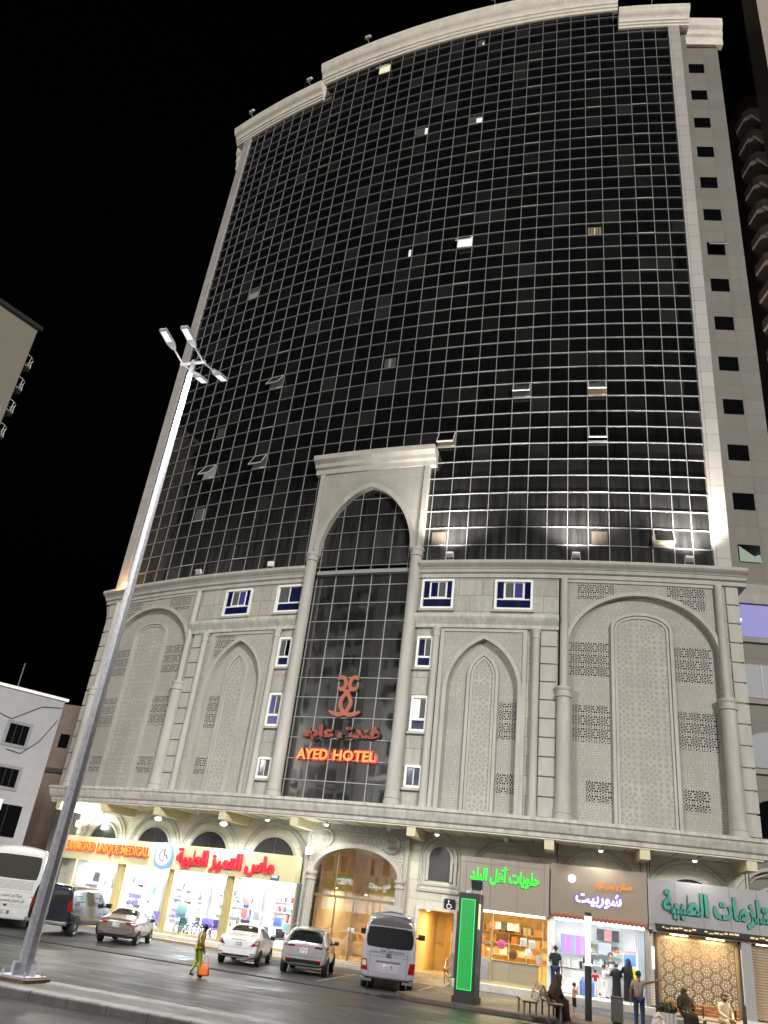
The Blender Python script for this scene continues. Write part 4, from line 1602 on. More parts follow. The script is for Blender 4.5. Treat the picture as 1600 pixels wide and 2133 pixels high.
# second medical supplies sign
sg4 = thing('shop_sign', 'grey panel sign with large teal Arabic letters above the bus shelter', 'sign', F(17.9, 3.3, -1))
q = MB()
for a, b in ((15.28, 16.45), (16.47, 17.62), (17.64, 18.78), (18.8, 19.95), (19.97, 21.2), (21.22, 22.5)):
    q.fbox(a, b, 3.3, 5.35, -1.5, -0.98)
q.fbox(15.3, 22.5, 3.32, 5.33, -1.5, -0.995)
q.build('sign_panel', M_['greyp'], sg4)
teal = mat('teal_acrylic', (0.03, 0.235, 0.19), 0.35)
tdark = mat('dark_teal_letter_side', (0.01, 0.06, 0.055), 0.5)
fm = frame(18.9, 4.36, -0.975)
writing('letter_back', arabic('المستلزمات الطبية'), fm, 5.95, 1.24, 0.05, tdark, sg4, bold=0.05)
writing('letters', arabic('المستلزمات الطبية'), fm, 5.9, 1.2, 0.03, teal, sg4, bold=0.035, z=0.05)
# black struts that hold the signs to the soffit
for k, (s, dz) in enumerate(((11.25, 0.9), (15.0, 0.9), (15.3, 0.95), (15.42, 0.95), (19.6, 0.95), (19.75, 0.95))):
    q = MB()
    q.fbox(s - 0.02, s + 0.02, 5.3, 6.42, -1.15, -1.11)
    q.build('sign_strut', M_['black'], sg4 if s > 15.1 else sg3)

# hotel name on the portal glass
hs = thing('hotel_sign', 'rust red emblem and hotel name on the portal glass with a glowing red lower line', 'sign', F(0, 9, -0.2))
rust = mat('rust_red_letters', (0.33, 0.10, 0.055), 0.5)
rust2 = mat('dull_red_letters', (0.24, 0.045, 0.03), 0.5)
m_rs, m_of = glow('red_lit_letter_side', (1.0, 0.03, 0.01), 1.1), glow('orange_lit_letter_face', (1.0, 0.30, 0.05), 1.7)
for wd_, s_, w_ in (('AYED', -1.46, 1.82), ('HOTEL', 0.96, 2.36)):
    writing('letters', wd_, frame(s_, 9.6, -0.16), w_ + 0.1, 0.62, 0.09, m_rs, hs, bold=0.02)
    writing('letter_face', wd_, frame(s_, 9.6, -0.16), w_, 0.52, 0.02, m_of, hs, bold=0.02, z=0.09)
lamp('letter_glow', 'AREA', F(-0.12, 9.6, 0.0), 7, (1.0, 0.08, 0.03), 4.4, to=F(-0.12, 9.6, -1), sy=0.4)
bk = mat('black_letter_side', (0.012, 0.008, 0.008), 0.5)
writing('letter_back', arabic('فندق عايد'), frame(0.0, 10.72, -0.20), 4.5, 0.86, 0.10, bk, hs, bold=0.07)
writing('letters', arabic('فندق عايد'), frame(-0.05, 10.74, -0.10), 4.42, 0.80, 0.03, rust2, hs, bold=0.06)


def stroke(pts, wd, n=10):
    """smooth Catmull-Rom ribbon of varying width -> list of left and right outline points"""
    P = [V(p) for p in pts]
    out = []
    for i in range(len(P) - 1):
        p0, p1, p2, p3 = P[max(0, i - 1)], P[i], P[i + 1], P[min(len(P) - 1, i + 2)]
        for k in range(n):
            t = k / n
            out.append(0.5 * ((2 * p1) + (p2 - p0) * t + (2 * p0 - 5 * p1 + 4 * p2 - p3) * t * t + (3 * p1 - p0 - 3 * p2 + p3) * t ** 3))
    out.append(P[-1])
    L_, R_ = [], []
    for i, p in enumerate(out):
        t = (out[min(i + 1, len(out) - 1)] - out[max(i - 1, 0)]).normalized()
        u = i / (len(out) - 1)
        ww = wd * (0.35 + 0.65 * min(1, u / 0.12, (1 - u) / 0.12)) / 2
        L_.append(p + V((-t.y, t.x)) * ww)
        R_.append(p - V((-t.y, t.x)) * ww)
    return L_, R_


def ribbon(q, pts, wd, M, d0, d1):
    L_, R_ = stroke(pts, wd)
    q.sweep([[M @ V((a.x, a.y, d0)), M @ V((a.x, a.y, d1)), M @ V((b.x, b.y, d1)), M @ V((b.x, b.y, d0))] for a, b in zip(L_, R_)])


# emblem: two mirrored strokes, hooked at the top, crossing twice, with spread feet
emb = [(0.62, 0.86), (0.42, 0.98), (0.2, 0.9), (0.12, 0.62), (0.22, 0.38), (0.42, 0.34), (0.6, 0.44)]
leg = [(0.36, 0.36), (0.05, 0.2), (-0.25, -0.2), (-0.27, -0.55), (-0.05, -0.9), (0.25, -1.03), (0.55, -1.0), (0.92, -0.86)]
for sx in (-1, 1):
    q = MB()
    for dz, mm_ in ((0, 0),):
        fm = frame(0.03, 12.75, -0.20)
        ribbon(q, [(sx * a, b) for a, b in emb], 0.22, fm, 0.0, 0.10)
        ribbon(q, [(sx * a, b) for a, b in leg], 0.22, fm, 0.0, 0.10 + 0.004 * sx)
    e_ = q.build('emblem', rust, hs)
    q = MB()
    fm = frame(0.07, 12.72, -0.22)
    ribbon(q, [(sx * a, b) for a, b in emb], 0.25, fm, 0.0, 0.06)
    ribbon(q, [(sx * a, b) for a, b in leg], 0.25, fm, 0.0, 0.06 + 0.003 * sx)
    q.build('emblem_edge', bk, e_)
# medallion calligraphy
for o, s, z, tx in ((0, -0.72, 5.73, 'لا إله إلا الله'), (1, 2.98, 5.69, 'محمد رسول الله')):
    md = [x for x in bpy.data.objects if x.name.startswith('medallion')][o]
    ws = tx.split()
    rows = [' '.join(ws[len(ws) // 2:]), ' '.join(ws[:len(ws) // 2])]
    for k, rw in enumerate(rows):
        writing('calligraphy', arabic(rw), frame(s, z + 0.13 - 0.26 * k, -1.57), 0.5, 0.24, 0.025, mat('carved_letter_stone', (0.30, 0.28, 0.23), 0.7), md, bold=0.01)
# wheelchair sign
ws_ = thing('accessible_sign', 'dark navy square sign with a white wheelchair symbol beside the warm side door', 'sign', F(6.1, 3.0, -1.9))
fm = frame(6.1, 3.3, -1.93)
q = MB()
q.box(-0.26, 0.26, -0.26, 0.26, 0, 0.03, M=fm)
q.build('sign_plate', mat('navy_sign', (0.012, 0.010, 0.035), 0.3), ws_)
q = MB()
q.lathe([(0, 0), (0.035, 0), (0.035, 0.01), (0, 0.01)], 12, M=fm @ Matrix.Translation((-0.04, 0.17, 0.03)))
q.tube([(-0.04, 0.12, 0.035), (-0.03, 0.02, 0.035), (0.07, 0.02, 0.035), (0.11, -0.09, 0.035), (0.15, -0.07, 0.035)], 0.017, 6, M=fm)
q.tube([(-0.07, 0.04, 0.035)] + [(-0.02 + 0.1 * math.cos(a), -0.05 + 0.1 * math.sin(a), 0.035) for a in S(2.2, 6.0, 12)], 0.014, 6, M=fm)
q.box(-0.18, 0.18, -0.20, -0.185, 0.03, 0.036, M=fm)
q.box(-0.15, 0.15, -0.23, -0.218, 0.03, 0.036, M=fm)
q.build('wheelchair_symbol', glow('white_symbol', (1, 1, 1), 0.55, (0.8, 0.8, 0.8)), ws_)
# ================================================================== lamps on the building
warmw = (1.0, 0.95, 0.84)
lens_on = glow('lit_flood_lens', (1, 0.97, 0.88), 6)
lens_off = mat('dull_flood_lens', (0.5, 0.5, 0.48), 0.3)


def floodlight(s, z, d, tilt, label, lens, face=1, size=0.42, group=None):
    """box head on a short yoke; face=1 looks back at the building, -1 to the street"""
    t = thing('floodlight', label, 'floodlight', F(s, z, d), group=group)
    M = frame(s, z + 0.34, d) @ Matrix.Rotation(rad(180 if face > 0 else 0), 4, 'Y') @ Matrix.Rotation(rad(-tilt), 4, 'X')
    q = MB()
    h = size / 2
    q.rbox(-h, h, -h * 0.75, h * 0.75, -0.06, 0.06, 0.03, 2, M=M)
    for k in range(5):
        x = -h + h * 2 * (k + 0.5) / 5
        q.box(x - 0.012, x + 0.012, -h * 0.6, h * 0.6, -0.11, -0.06, M=M)
    q.build('lamp_housing', M_['white'], t)
    q = MB()
    q.box(-h * 0.86, h * 0.86, -h * 0.62, h * 0.62, 0.061, 0.07, M=M)
    q.build('lens', lens, t)
    q = MB()
    for sx in (-1, 1):
        q.tube([F(s + sx * h * 1.08, z + 0.02, d), F(s + sx * h * 1.08, z + 0.36, d)], 0.014, 6)
    q.tube([F(s - h * 1.08, z + 0.02, d), F(s + h * 1.08, z + 0.02, d)], 0.014, 6)
    q.tube([F(s, z - 0.06, d), F(s, z + 0.03, d)], 0.03, 6)
    q.build('yoke', M_['galv'], t)
    return t


for s, lb in ((5.3, 'lit floodlight on the podium cornice beside the portal, washing the glass'), (12.06, 'middle lit floodlight on the podium cornice below the open windows'), (17.74, 'lit floodlight on the podium cornice near the bright corner pilaster')):
    floodlight(s, 20.28, 0.5, 62, lb, lens_on)
for s, e, ss, zz in ((5.3, 700, 5.6, 31), (12.06, 800, 12.4, 31), (17.74, 1300, 17.9, 31.0)):
    lamp('flood_beam', 'SPOT', F(s, 20.65, 1.25), e * 2.0, warmw, 0.25, to=F(ss, zz, -0.25), spot=120, blend=1.0)
lamp('flood_beam', 'SPOT', F(5.0, 20.9, 0.95), 260, warmw, 0.12, to=F(3.2, 25.5, 0.3), spot=80, blend=0.9)
floodlight(-11.61, 20.28, 0.42, -40, 'grey unlit floodlight on the left podium cornice above the round arch', lens_off, -1)
floodlight(-5.99, 20.28, 0.42, 5, 'white floodlight tipped upward on the left podium cornice next to the portal', lens_off)
for s, z, lb in ((-18.68, 68.95, 'floodlight at the far left end of the roof cornice'), (-11.76, 68.95, 'floodlight just left of the step in the roof cornice'), (-6.06, 71.6, 'floodlight on the raised roof cornice right of its step'), (5.42, 71.6, 'floodlight cut by the top of the photo on the raised roof cornice'), (17.77, 68.6, 'floodlight on the lower right block of the roof cornice')):
    floodlight(s, z + 0.35, 1.1, -38, lb, lens_off, 1, 0.5)
    q = MB()
    q.tube([F(s, z - 0.05, 0.5), F(s, z + 0.3, 1.1)], 0.025, 6)
    q.build('stem', M_['galv'], [o for o in bpy.data.objects if o.name.startswith('floodlight') and o.get('label') == lb][0])

on_small = glow('lit_soffit_bulb', (1, 0.98, 0.9), 14)
on_big = glow('lit_big_bulb', (1, 1, 0.96), 30)


def soffit_lamp(s, d, label, big=False, lit_=True, e=30):
    z = 6.0 if big else 6.42
    t = thing('soffit_lamp', label, 'ceiling lamp', F(s, z, d))
    q = MB()
    if big:
        q.flathe(s, d, [(0.13, z), (0.17, z - 0.1), (0.2, z - 0.16)], 16)
    else:
        q.flathe(s, d, [(0.09, z), (0.09, z - 0.16), (0.12, z - 0.18)], 14)
    q.build('lamp_can', M_['white'], t, smooth=True)
    q = MB()
    r, b = (0.18, z - 0.16) if big else (0.10, z - 0.18)
    q.flathe(s, d, [(0.0, b - r * 0.6), (r * 0.6, b - r * 0.5), (r * 0.95, b - r * 0.15), (r, b), (0, b)], 14)
    q.build('bulb', (on_big if big else on_small) if lit_ else lens_off, t, smooth=True)
    if lit_:
        lamp('soffit_light', 'SPOT', F(s, b - r - 0.06, d), e * 2.0, (1, 0.97, 0.86), 0.12, to=F(s, 0, d), spot=168, blend=0.6)
    return t


soffit_lamp(-14.95, 0.0, 'large lit lamp under the second bracket from the left', True, e=90)
soffit_lamp(-10.65, 0.0, 'large lit lamp under the bracket above the blue emblem disc', True, e=90)
soffit_lamp(-6.1, 0.0, 'large lit lamp under the bracket above the red Arabic letters', True, e=90)
soffit_lamp(-3.75, -0.5, 'small lit ceiling lamp between two brackets left of the lobby arch', e=18)
soffit_lamp(-0.29, -0.5, 'small lit ceiling lamp over the left medallion of the lobby arch', e=18)
soffit_lamp(3.1, -0.5, 'small dark ceiling lamp over the right medallion of the lobby arch', lit_=False)
soffit_lamp(5.55, -0.5, 'small lit ceiling lamp above the little arched window', e=18)
soffit_lamp(8.9, -0.5, 'dark ceiling lamp over the beige sweets sign', lit_=False)
soffit_lamp(13.2, -0.5, 'lit ceiling lamp above the taupe juice sign', e=28)
soffit_lamp(17.3, -0.5, 'lit ceiling lamp above the grey sign with teal letters', e=28)
soffit_lamp(-12.7, -0.5, 'dark ceiling lamp over the second blind arch', lit_=False)
soffit_lamp(-8.4, -0.5, 'dark ceiling lamp over the third blind arch', lit_=False)
# two strong wall floods by the left end and the lobby column
for s, z, lb, e in ((-18.7, 5.35, 'glaring floodlight at the left end of the medical shop front', 480), (-1.35, 5.0, 'glaring floodlight between the medical sign and the lobby arch', 60)):
    t = thing('wall_floodlight', lb, 'floodlight', F(s, z, -1.2))
    q = MB()
    q.rbox(-0.2, 0.2, -0.16, 0.16, -0.05, 0.05, 0.03, 2, M=frame(s, z, -1.15))
    q.tube([F(s, z, -2.0), F(s, z, -1.2)], 0.03, 6)
    q.build('lamp_housing', M_['white'], t)
    q = MB()
    q.box(-0.17, 0.17, -0.13, 0.13, 0.051, 0.06, M=frame(s, z, -1.15))
    q.build('lens', glow('glaring_lens', (1, 1, 0.95), 24), t)
    lamp('wall_flood', 'POINT', F(s, z + 0.1, -0.95), e * 0.5, (0.97, 1.0, 0.92), 0.12)
# orange lamp at the podium corner
t = thing('orange_lamp', 'glowing orange lamp on the left corner of the podium cornice behind the street lamp pole', 'lamp', F(-18.6, 20.2, 0.3))
q = MB()
q.flathe(-18.6, 0.35, [(0.0, 20.26), (0.10, 20.27), (0.1, 20.4), (0.0, 20.41)], 12)
q.build('lamp_base', M_['grey'], t)
q = MB()
q.flathe(-18.6, 0.35, [(0.0, 20.4), (0.17, 20.42), (0.24, 20.55), (0.2, 20.7), (0.0, 20.78)], 14)
q.build('bulb', glow('orange_bulb', (1.0, 0.50, 0.14), 9), t, smooth=True)
lamp('orange_light', 'POINT', F(-18.6, 20.6, 0.75), 60, (1.0, 0.5, 0.15), 0.2)

# ================================================================== street lamp
LP, LQ, LZ = -14.28, 18.1, 0.25
e_led = glow('led_panel', (0.95, 0.97, 0.93), 0.95, (0.8, 0.8, 0.8))


def street_lamp(p, q_, label):
    b = G(p, q_, LZ)
    t = thing('street_lamp', label, 'street lamp', b, rz=-rad(20.3))
    n = 8
    q = MB()
    q.lathe([(0.18, 0.10), (0.165, 4.0), (0.12, 11.0), (0.078, 18.15), (0.065, 18.35)], n)
    q.build('pole', M_['galv'], t, local=True)
    q = MB()
    q.rbox(-0.42, 0.42, -0.42, 0.42, 0.06, 0.10, 0.05, 2)
    for a in range(4):
        ca, sa = math.cos(a * math.pi / 2 + 0.78), math.sin(a * math.pi / 2 + 0.78)
        q.lathe([(0.03, 0.1), (0.03, 0.17), (0.012, 0.18), (0.012, 0.23)], 6, M=Matrix.Translation((0.45 * ca, 0.45 * sa, 0)))
    for a in range(4):
        ca, sa = math.cos(a * math.pi / 2), math.sin(a * math.pi / 2)
        q.box(0.13, 0.36, -0.008, 0.008, 0.1, 0.36, M=Matrix.Rotation(a * math.pi / 2, 4, 'Z'))
    q.build('base_plate', M_['galv'], t, local=True)
    q = MB()
    q.rbox(-0.5, 0.5, -0.48, 0.48, -0.25, 0.06, 0.06, 2)
    q.build('concrete_footing', mat('rusty_concrete', (0.20, 0.13, 0.09), 0.85, var=0.4, scale=3), t, local=True)
    q = MB()
    q.tube([(-0.48, 0, 18.25), (0.48, 0, 18.25)], 0.055, 10)
    q.build('cross_bar', M_['dullwhite'], t, local=True)
    for sx in (-1, 1):
        for sy in (-1, 1):
            M = Matrix.Translation((sx * 0.4, 0, 18.25)) @ Matrix.Rotation(0 if sy > 0 else math.pi, 4, 'Z') @ Matrix.Rotation(rad(12), 4, 'X')
            q = MB()
            q.tube([(0, 0, 0), (0, 0.75, 0)], 0.032, 8, M=M)
            arm = q.build('arm', M_['dullwhite'], t, local=True)
            q = MB()
            q.prism([(-0.06, 0.65), (-0.145, 0.88), (-0.145, 1.45), (-0.12, 1.5), (0.12, 1.5), (0.145, 1.45), (0.145, 0.88), (0.06, 0.65)], -0.04, 0.05, M=M)
            hd = q.build('lamp_head', M_['dullwhite'], t, local=True, bevel=0.015)
            q = MB()
            q.box(-0.10, 0.10, 1.0, 1.42, -0.047, -0.041, M=M)
            q.build('led_panel', e_led, hd, local=True)
    return t


street_lamp(LP, LQ, 'tall four headed street lamp on the median in front of the hotel')
for p, lq, lb in ((20.0, LQ, 'four headed street lamp on the median out to the right of the bus shelter'), (-58.0, -4.0, 'added unseen street lamp on the far kerb across the street, off to the left'), (-25.0, -4.0, 'added unseen street lamp on the far kerb across the street, behind the viewer')):  # far-kerb pair added out of view to light the opposite block and pole
    street_lamp(p, lq, lb)
for k_ in range(4):
    sx, sy = (-1, 1)[k_ % 2], (-1, 1)[k_ // 2]
    c = G(LP, LQ, LZ) + MR.to_3x3() @ V((sx * 0.4, sy * 1.2, 18.1))
    lamp('led_light', 'AREA', c, 650, (1.0, 0.985, 0.95), 0.35, to=c + RV * (sy * 0.5) - V((0, 0, 2)))
for p, lq, e in ((LP, LQ, 40), (20.0, LQ, 700), (-58, -4, 4200), (-25, -4, 4000)):  # the far-kerb entries are added fill light
    c = G(p, lq, 17.7)
    lamp('lamp_light', 'POINT', c, e, (1.0, 0.985, 0.95), 0.5)


# ================================================================== neighbouring buildings
nb_white = mat('dirty_white_render', (0.29, 0.29, 0.30), 0.85, var=0.10, scale=0.8, bump=0.1)
u2 = V((-3.02, -2.37, 0)).normalized()                              # along the white building, towards the left
WB = V((-17.2, 47.1, 0))
wb = thing('white_building', 'low white rendered building with dark square windows behind the white coach', 'building', WB)
MW = Matrix((-u2, V((-u2.y, u2.x, 0)) * -1, V((0, 0, 1)))).transposed().to_4x4()
MW = Matrix((-u2, V((u2.y, -u2.x, 0)), V((0, 0, 1)))).transposed().to_4x4()
MW.translation = WB
_n = V((u2.y, -u2.x, 0))
if _n.y > 0:
    _n = -_n
MW = Matrix((-u2, -_n, V((0, 0, 1)))).transposed().to_4x4()
MW.translation = WB
q = MB()
q.box(-14, 0, 0.0, 9, 0.0, 11.5, M=MW)
q.build('wall', nb_white, wb)
q = MB()
q.box(-14.1, 0.18, -0.12, 9.1, 11.5, 11.66, M=MW)
q.build('roof_edge', M_['white'], wb)
for x0, x1, z0, z1 in ((-2.58, -1.5, 8.62, 9.68), (-2.4, -1.34, 6.4, 7.35), (-2.9, -0.58, 3.95, 5.55), (-5.6, -4.5, 8.6, 9.7), (-5.4, -4.3, 6.4, 7.35)):
    q = MB()
    q.box(x0, x1, -0.03, 0.02, z0, z1, M=MW)
    wv = q.build('window', M_['dark'], wb)
    q = MB()
    for a, b, c, d in ((x0 - 0.16, x0, z0 - 0.16, z1 + 0.16), (x1, x1 + 0.16, z0 - 0.16, z1 + 0.16), (x0, x1, z1, z1 + 0.16), (x0, x1, z0 - 0.16, z0)):
        q.box(a, b, -0.06, 0.01, c, d, M=MW)
    if z0 > 4:
        q.build('window_frame', mat('grey_render_frame', (0.2, 0.2, 0.205), 0.8), wv)
    q = MB()
    for k in range(2):
        xx = x0 + (x1 - x0) * (k + 1) / 3
        q.box(xx - 0.012, xx + 0.012, -0.05, -0.035, z0, z1, M=MW)
    q.build('window_bar', M_['charcoal'], wv)
q = MB()
q.box(-2.9, -1.7, -0.1, 0.0, 5.2, 5.75, M=MW)
q.build('air_conditioner', M_['white'], wb)
q = MB()
q.tube([MW @ V((-4, -0.04, 10.2)), MW @ V((-2.6, -0.05, 9.9)), MW @ V((-1.2, -0.05, 10.9)), MW @ V((-0.05, -0.05, 11.1))], 0.02, 5)
q.tube([MW @ V((-2.4, -0.05, 8.3)), MW @ V((-1.6, -0.05, 8.2)), MW @ V((-0.8, -0.05, 9.0)), MW @ V((-0.1, -0.05, 10.4))], 0.02, 5)
q.build('cable', M_['charcoal'], wb)
q = MB()
q.tube([MW @ V((-2.75, 0.3, 11.6)), MW @ V((-2.75, 0.3, 13.1))], 0.03, 5)
q.build('roof_mast', M_['grey'], wb)
# dim brown house in the gap
gb = thing('brown_house', 'dim brown house in the gap between the white building and the hotel', 'building', (-23.5, 66, 0))
q = MB()
q.box(-30, -21.5, 64, 74, 0, 14.5)
q.box(-26, -20.5, 61, 64, 0, 9.0)
q.build('wall', mat('brown_render', (0.16, 0.12, 0.10), 0.9, var=0.15, scale=1), gb)
q = MB()
q.box(-22.9, -22.2, 63.9, 64.02, 11.2, 12.2)
q.build('window', M_['dark'], gb)
MB().box(-24.9, -24.2, 60.9, 61.02, 6.2, 7.2).build('window', M_['dark'], gb)
q = MB()
q.box(-26.2, -20.3, 60.8, 61.2, 9.0, 9.3)
q.build('roof_edge', mat('dark_roof_edge', (0.04, 0.035, 0.03), 0.8), gb)
# tall block with balconies, upper left
TB = V((-34.95, 60.65, 0))
tu = V((-2.47, -3.21, 0)).normalized()
tn = V((tu.y, -tu.x, 0))
if tn.x > 0:
    pass
tw = thing('balcony_tower', 'plain cream tower block with small round balconies, upper left edge of the photo', 'building', TB)
MT = Matrix((tu, V((-tu.y, tu.x, 0)), V((0, 0, 1)))).transposed().to_4x4()
MT.translation = TB
q = MB()
q.box(0, 16, -9, 0, 0, 48.1, M=MT)
q.build('wall', mat('cream_plaster', (0.22, 0.20, 0.16), 0.85, var=0.05, scale=0.5), tw)
q = MB()
q.box(-0.3, 16, -9.2, 0.3, 48.1, 48.5, M=MT)
q.build('roof_edge', M_['charcoal'], tw)
for k in range(6):
    z = 44.2 - 2.55 * k
    q = MB()
    cpts = [(-0.95 * math.sin(a), -0.8 - 0.75 * math.cos(a)) for a in S(0, math.pi, 8)]
    q.prism([(0, -1.55)] + cpts + [(0, -0.05)], z - 0.12, z, M=MT)
    q.prism([(0, -1.2), (-0.5, -0.8), (0, -0.4)], z - 0.5, z - 0.12, M=MT)
    bal = q.build('balcony', mat('cream_balcony', (0.28, 0.265, 0.22), 0.8), tw)
    q = MB()
    for a in S(0, math.pi, 6):
        x, y = -0.95 * math.sin(a), -0.8 - 0.75 * math.cos(a)
        q.tube([(x, y, z), (x * 0.92, y, z + 0.5), (x, y, z + 1.0)], 0.025, 5, M=MT)
    q.tube([(-0.95 * math.sin(a), -0.8 - 0.75 * math.cos(a), z + 1.0) for a in S(0, math.pi, 10)], 0.035, 5, M=MT)
    q.build('balcony_rail', M_['white'], bal)
# dark brown tower with balconies, upper right
RT = V((33.5, 52.2, 0))
rt = thing('brown_tower', 'dark brown tower with a stack of bow fronted balconies, right edge of the photo', 'building', RT)
brown = mat('brown_tower_wall', (0.24, 0.19, 0.15), 0.85, var=0.12, scale=0.6)
q = MB()
q.box(33.2, 52, 53.5, 72, 0, 86)
q.build('wall', brown, rt)
q = MB()
q.box(30.6, 48, 44.8, 47.2, 56, 92)
q.build('side_wall', mat('grey_brown_panel', (0.36, 0.31, 0.26), 0.8, var=0.08), rt)
q = MB()
q.box(32.05, 32.6, 44.6, 44.8, 56, 92)
q.box(33.2, 33.4, 44.6, 44.8, 56, 92)
q.build('red_pier', mat('red_brown_pier', (0.32, 0.13, 0.09), 0.8), rt)
for k in range(20):
    z = 16 + k * 3.3
    q = MB()
    prof = [(33.25, 50.2 + 3.4)]
    poly = [(33.3, 53.6), (31.9, 53.5), (31.45, 52.9), (31.45, 51.2), (31.9, 50.6), (33.3, 50.5)]
    rings = [[V((x + (33.3 - x) * f_, y, zz)) for x, y in poly] for f_, zz in ((0.62, z - 0.9), (0.15, z - 0.2), (0, z), (0, z + 0.95))]
    q.sweep(rings)
    b_ = q.build('balcony', mat('pinkish_render', (0.55, 0.46, 0.40), 0.85, var=0.12, scale=1.2) if k == 0 else bpy.data.materials['pinkish_render'], rt)
    q = MB()
    for x in S(31.5, 33.2, 5):
        q.tube([(x, 50.62, z + 0.95), (x, 50.62, z + 1.5)], 0.02, 4)
    q.tube([(31.45, 50.62, z + 1.5), (33.3, 50.6, z + 1.5)], 0.025, 4)
    q.tube([(31.45, 50.62, z + 1.25), (33.3, 50.6, z + 1.25)], 0.02, 4)
    q.build('balcony_rail', M_['charcoal'], b_)
q = MB()
q.box(33.2, 33.3, 50.5, 53.5, 0, 80)
q.build('recess_wall', brown, rt)

al = thing('alley_fill_lamp', 'added unseen lamp post between the hotel wing and the brown tower', 'street lamp', (28.0, 41.5, 0.05))  # added out of view to brighten the dark tower balconies
q = MB()
q.lathe([(0.12, 0), (0.08, 9.0), (0.06, 9.4)], 10)
q.tube([(0, 0, 9.4), (0.3, 0.6, 9.6)], 0.05, 8)
q.build('pole', M_['galv'], al, local=True, smooth=True)
q = MB()
q.rbox(0.1, 0.6, 0.5, 0.9, 9.5, 9.66, 0.05, 2)
q.build('lamp_head', M_['dullwhite'], al, local=True)
lamp('alley_fill_light', 'SPOT', (28.3, 42.3, 9.9), 9000, (1.0, 0.93, 0.86), 0.2, to=(32, 52, 42), spot=110, blend=0.8)

# ---- across the street, behind the camera: what the mirror glass shows
ob = thing('opposite_building', 'grey apartment block across the street, mirrored in the portal glass', 'building', G(-45, -12, 0))
wall_o = mat('grey_opposite_render', (0.46, 0.45, 0.43), 0.85, var=0.12, scale=0.4)
q = MB()
q.box(-82, -8, -24, -12, 0, 45, M=MR)
q.box(-60, -56, -12, -11, 4, 45, M=MR)
q.box(-38, -35, -12, -11, 4, 45, M=MR)
q.box(-8, 40, -22, -12, 0, 23, M=MR)
q.build('wall', wall_o, ob)
qd, qs = MB(), MB()
for k in range(12):
    z = 6.4 + k * 3.3
    x = -80
    while x < 38:
        wd = 1.4 if int(x) % 3 else 2.6
        if not (x < -8 and z > 41) and not (x > -10 and z > 20):
            qd.box(x, x + wd, -12.05, -11.96, z, z + 1.7, M=MR)
            if int(x * 1.7 + k) % 3 == 0:
                qs.box(x - 0.3, x + wd + 0.3, -12.0, -10.9, z - 0.9, z - 0.1, M=MR)
        x += wd + 1.7
qd.build('window_row', mat('opposite_window', (0.06, 0.06, 0.065), 0.5), ob)
qs.build('balcony', mat('pale_balcony', (0.48, 0.47, 0.44), 0.8), ob)
sh_ = thing('pharmacy_sign', 'long green lit shop sign across the street, mirrored in the lobby glass', 'sign', G(-36, -11.8, 4.6))
Mo = Matrix((-RU, V((0, 0, 1)), RV)).transposed().to_4x4()
Mo.translation = G(-36, -11.7, 5.3)
q = MB()
q.box(-9, 9, -0.9, 0.9, -0.2, 0.0, M=Mo)
q.build('sign_panel', glow('green_sign_panel', (0.05, 0.28, 0.06), 0.5, (0.03, 0.2, 0.04)), sh_)
wl = glow('white_sign_letters', (0.85, 0.9, 1.0), 3.2)
writing('letters', 'pharmacy', Mo @ Matrix.Translation((3.6, 0.1, 0)), 5.0, 1.2, 0.05, wl, sh_, bold=0.01)
writing('letters', arabic('صيدلية'), Mo @ Matrix.Translation((-3.4, 0.1, 0)), 4.4, 1.3, 0.05, wl, sh_, bold=0.01)
q = MB()
for k in range(7):
    q.box(-8.8 + k * 2.55, -6.6 + k * 2.55, -3.0, -1.0, -0.3, -0.05, M=Mo)
q.build('lit_shop_window', glow('opposite_shop_light', (0.9, 1.0, 0.95), 1.4), sh_)

# ================================================================== pylon, poles, benches, shelter
gl_green = None


def green_screen():
    mm, t, p, N, L = nodes('green_lit_lattice')
    tc = N('ShaderNodeTexCoord')
    sep = N('ShaderNodeSeparateXYZ')
    L(tc.outputs['Object'], sep.inputs[0])
    f = lambda o, k: math_node(t, 'SUBTRACT', math_node(t, 'FRACT', math_node(t, 'MULTIPLY', o, k)), 0.5)
    x, y = f(sep.outputs[0], 6.4), f(sep.outputs[2], 6.4)
    r = math_node(t, 'SQRT', math_node(t, 'ADD', math_node(t, 'MULTIPLY', x, x), math_node(t, 'MULTIPLY', y, y)))
    a = math_node(t, 'ARCTAN2', y, x)
    c = math_node(t, 'COSINE', math_node(t, 'MULTIPLY', a, 8))
    w1 = math_node(t, 'ABSOLUTE', math_node(t, 'SUBTRACT', math_node(t, 'ADD', r, math_node(t, 'MULTIPLY', c, 0.06)), 0.3))
    h = math_node(t, 'MULTIPLY', math_node(t, 'GREATER_THAN', w1, 0.075), math_node(t, 'GREATER_THAN', r, 0.09))
    e = math_node(t, 'ADD', 0.13, math_node(t, 'MULTIPLY', h, 0.42))
    e = math_node(t, 'ADD', e, math_node(t, 'MULTIPLY', math_node(t, 'LESS_THAN', r, 0.09), 0.9))
    p.inputs['Base Color'].default_value = (0.02, 0.16, 0.05, 1)
    p.inputs['Emission Color'].default_value = (0.01, 1.0, 0.10, 1)
    L(math_node(t, 'MULTIPLY', e, 0.2), p.inputs['Emission Strength'])
    return mm


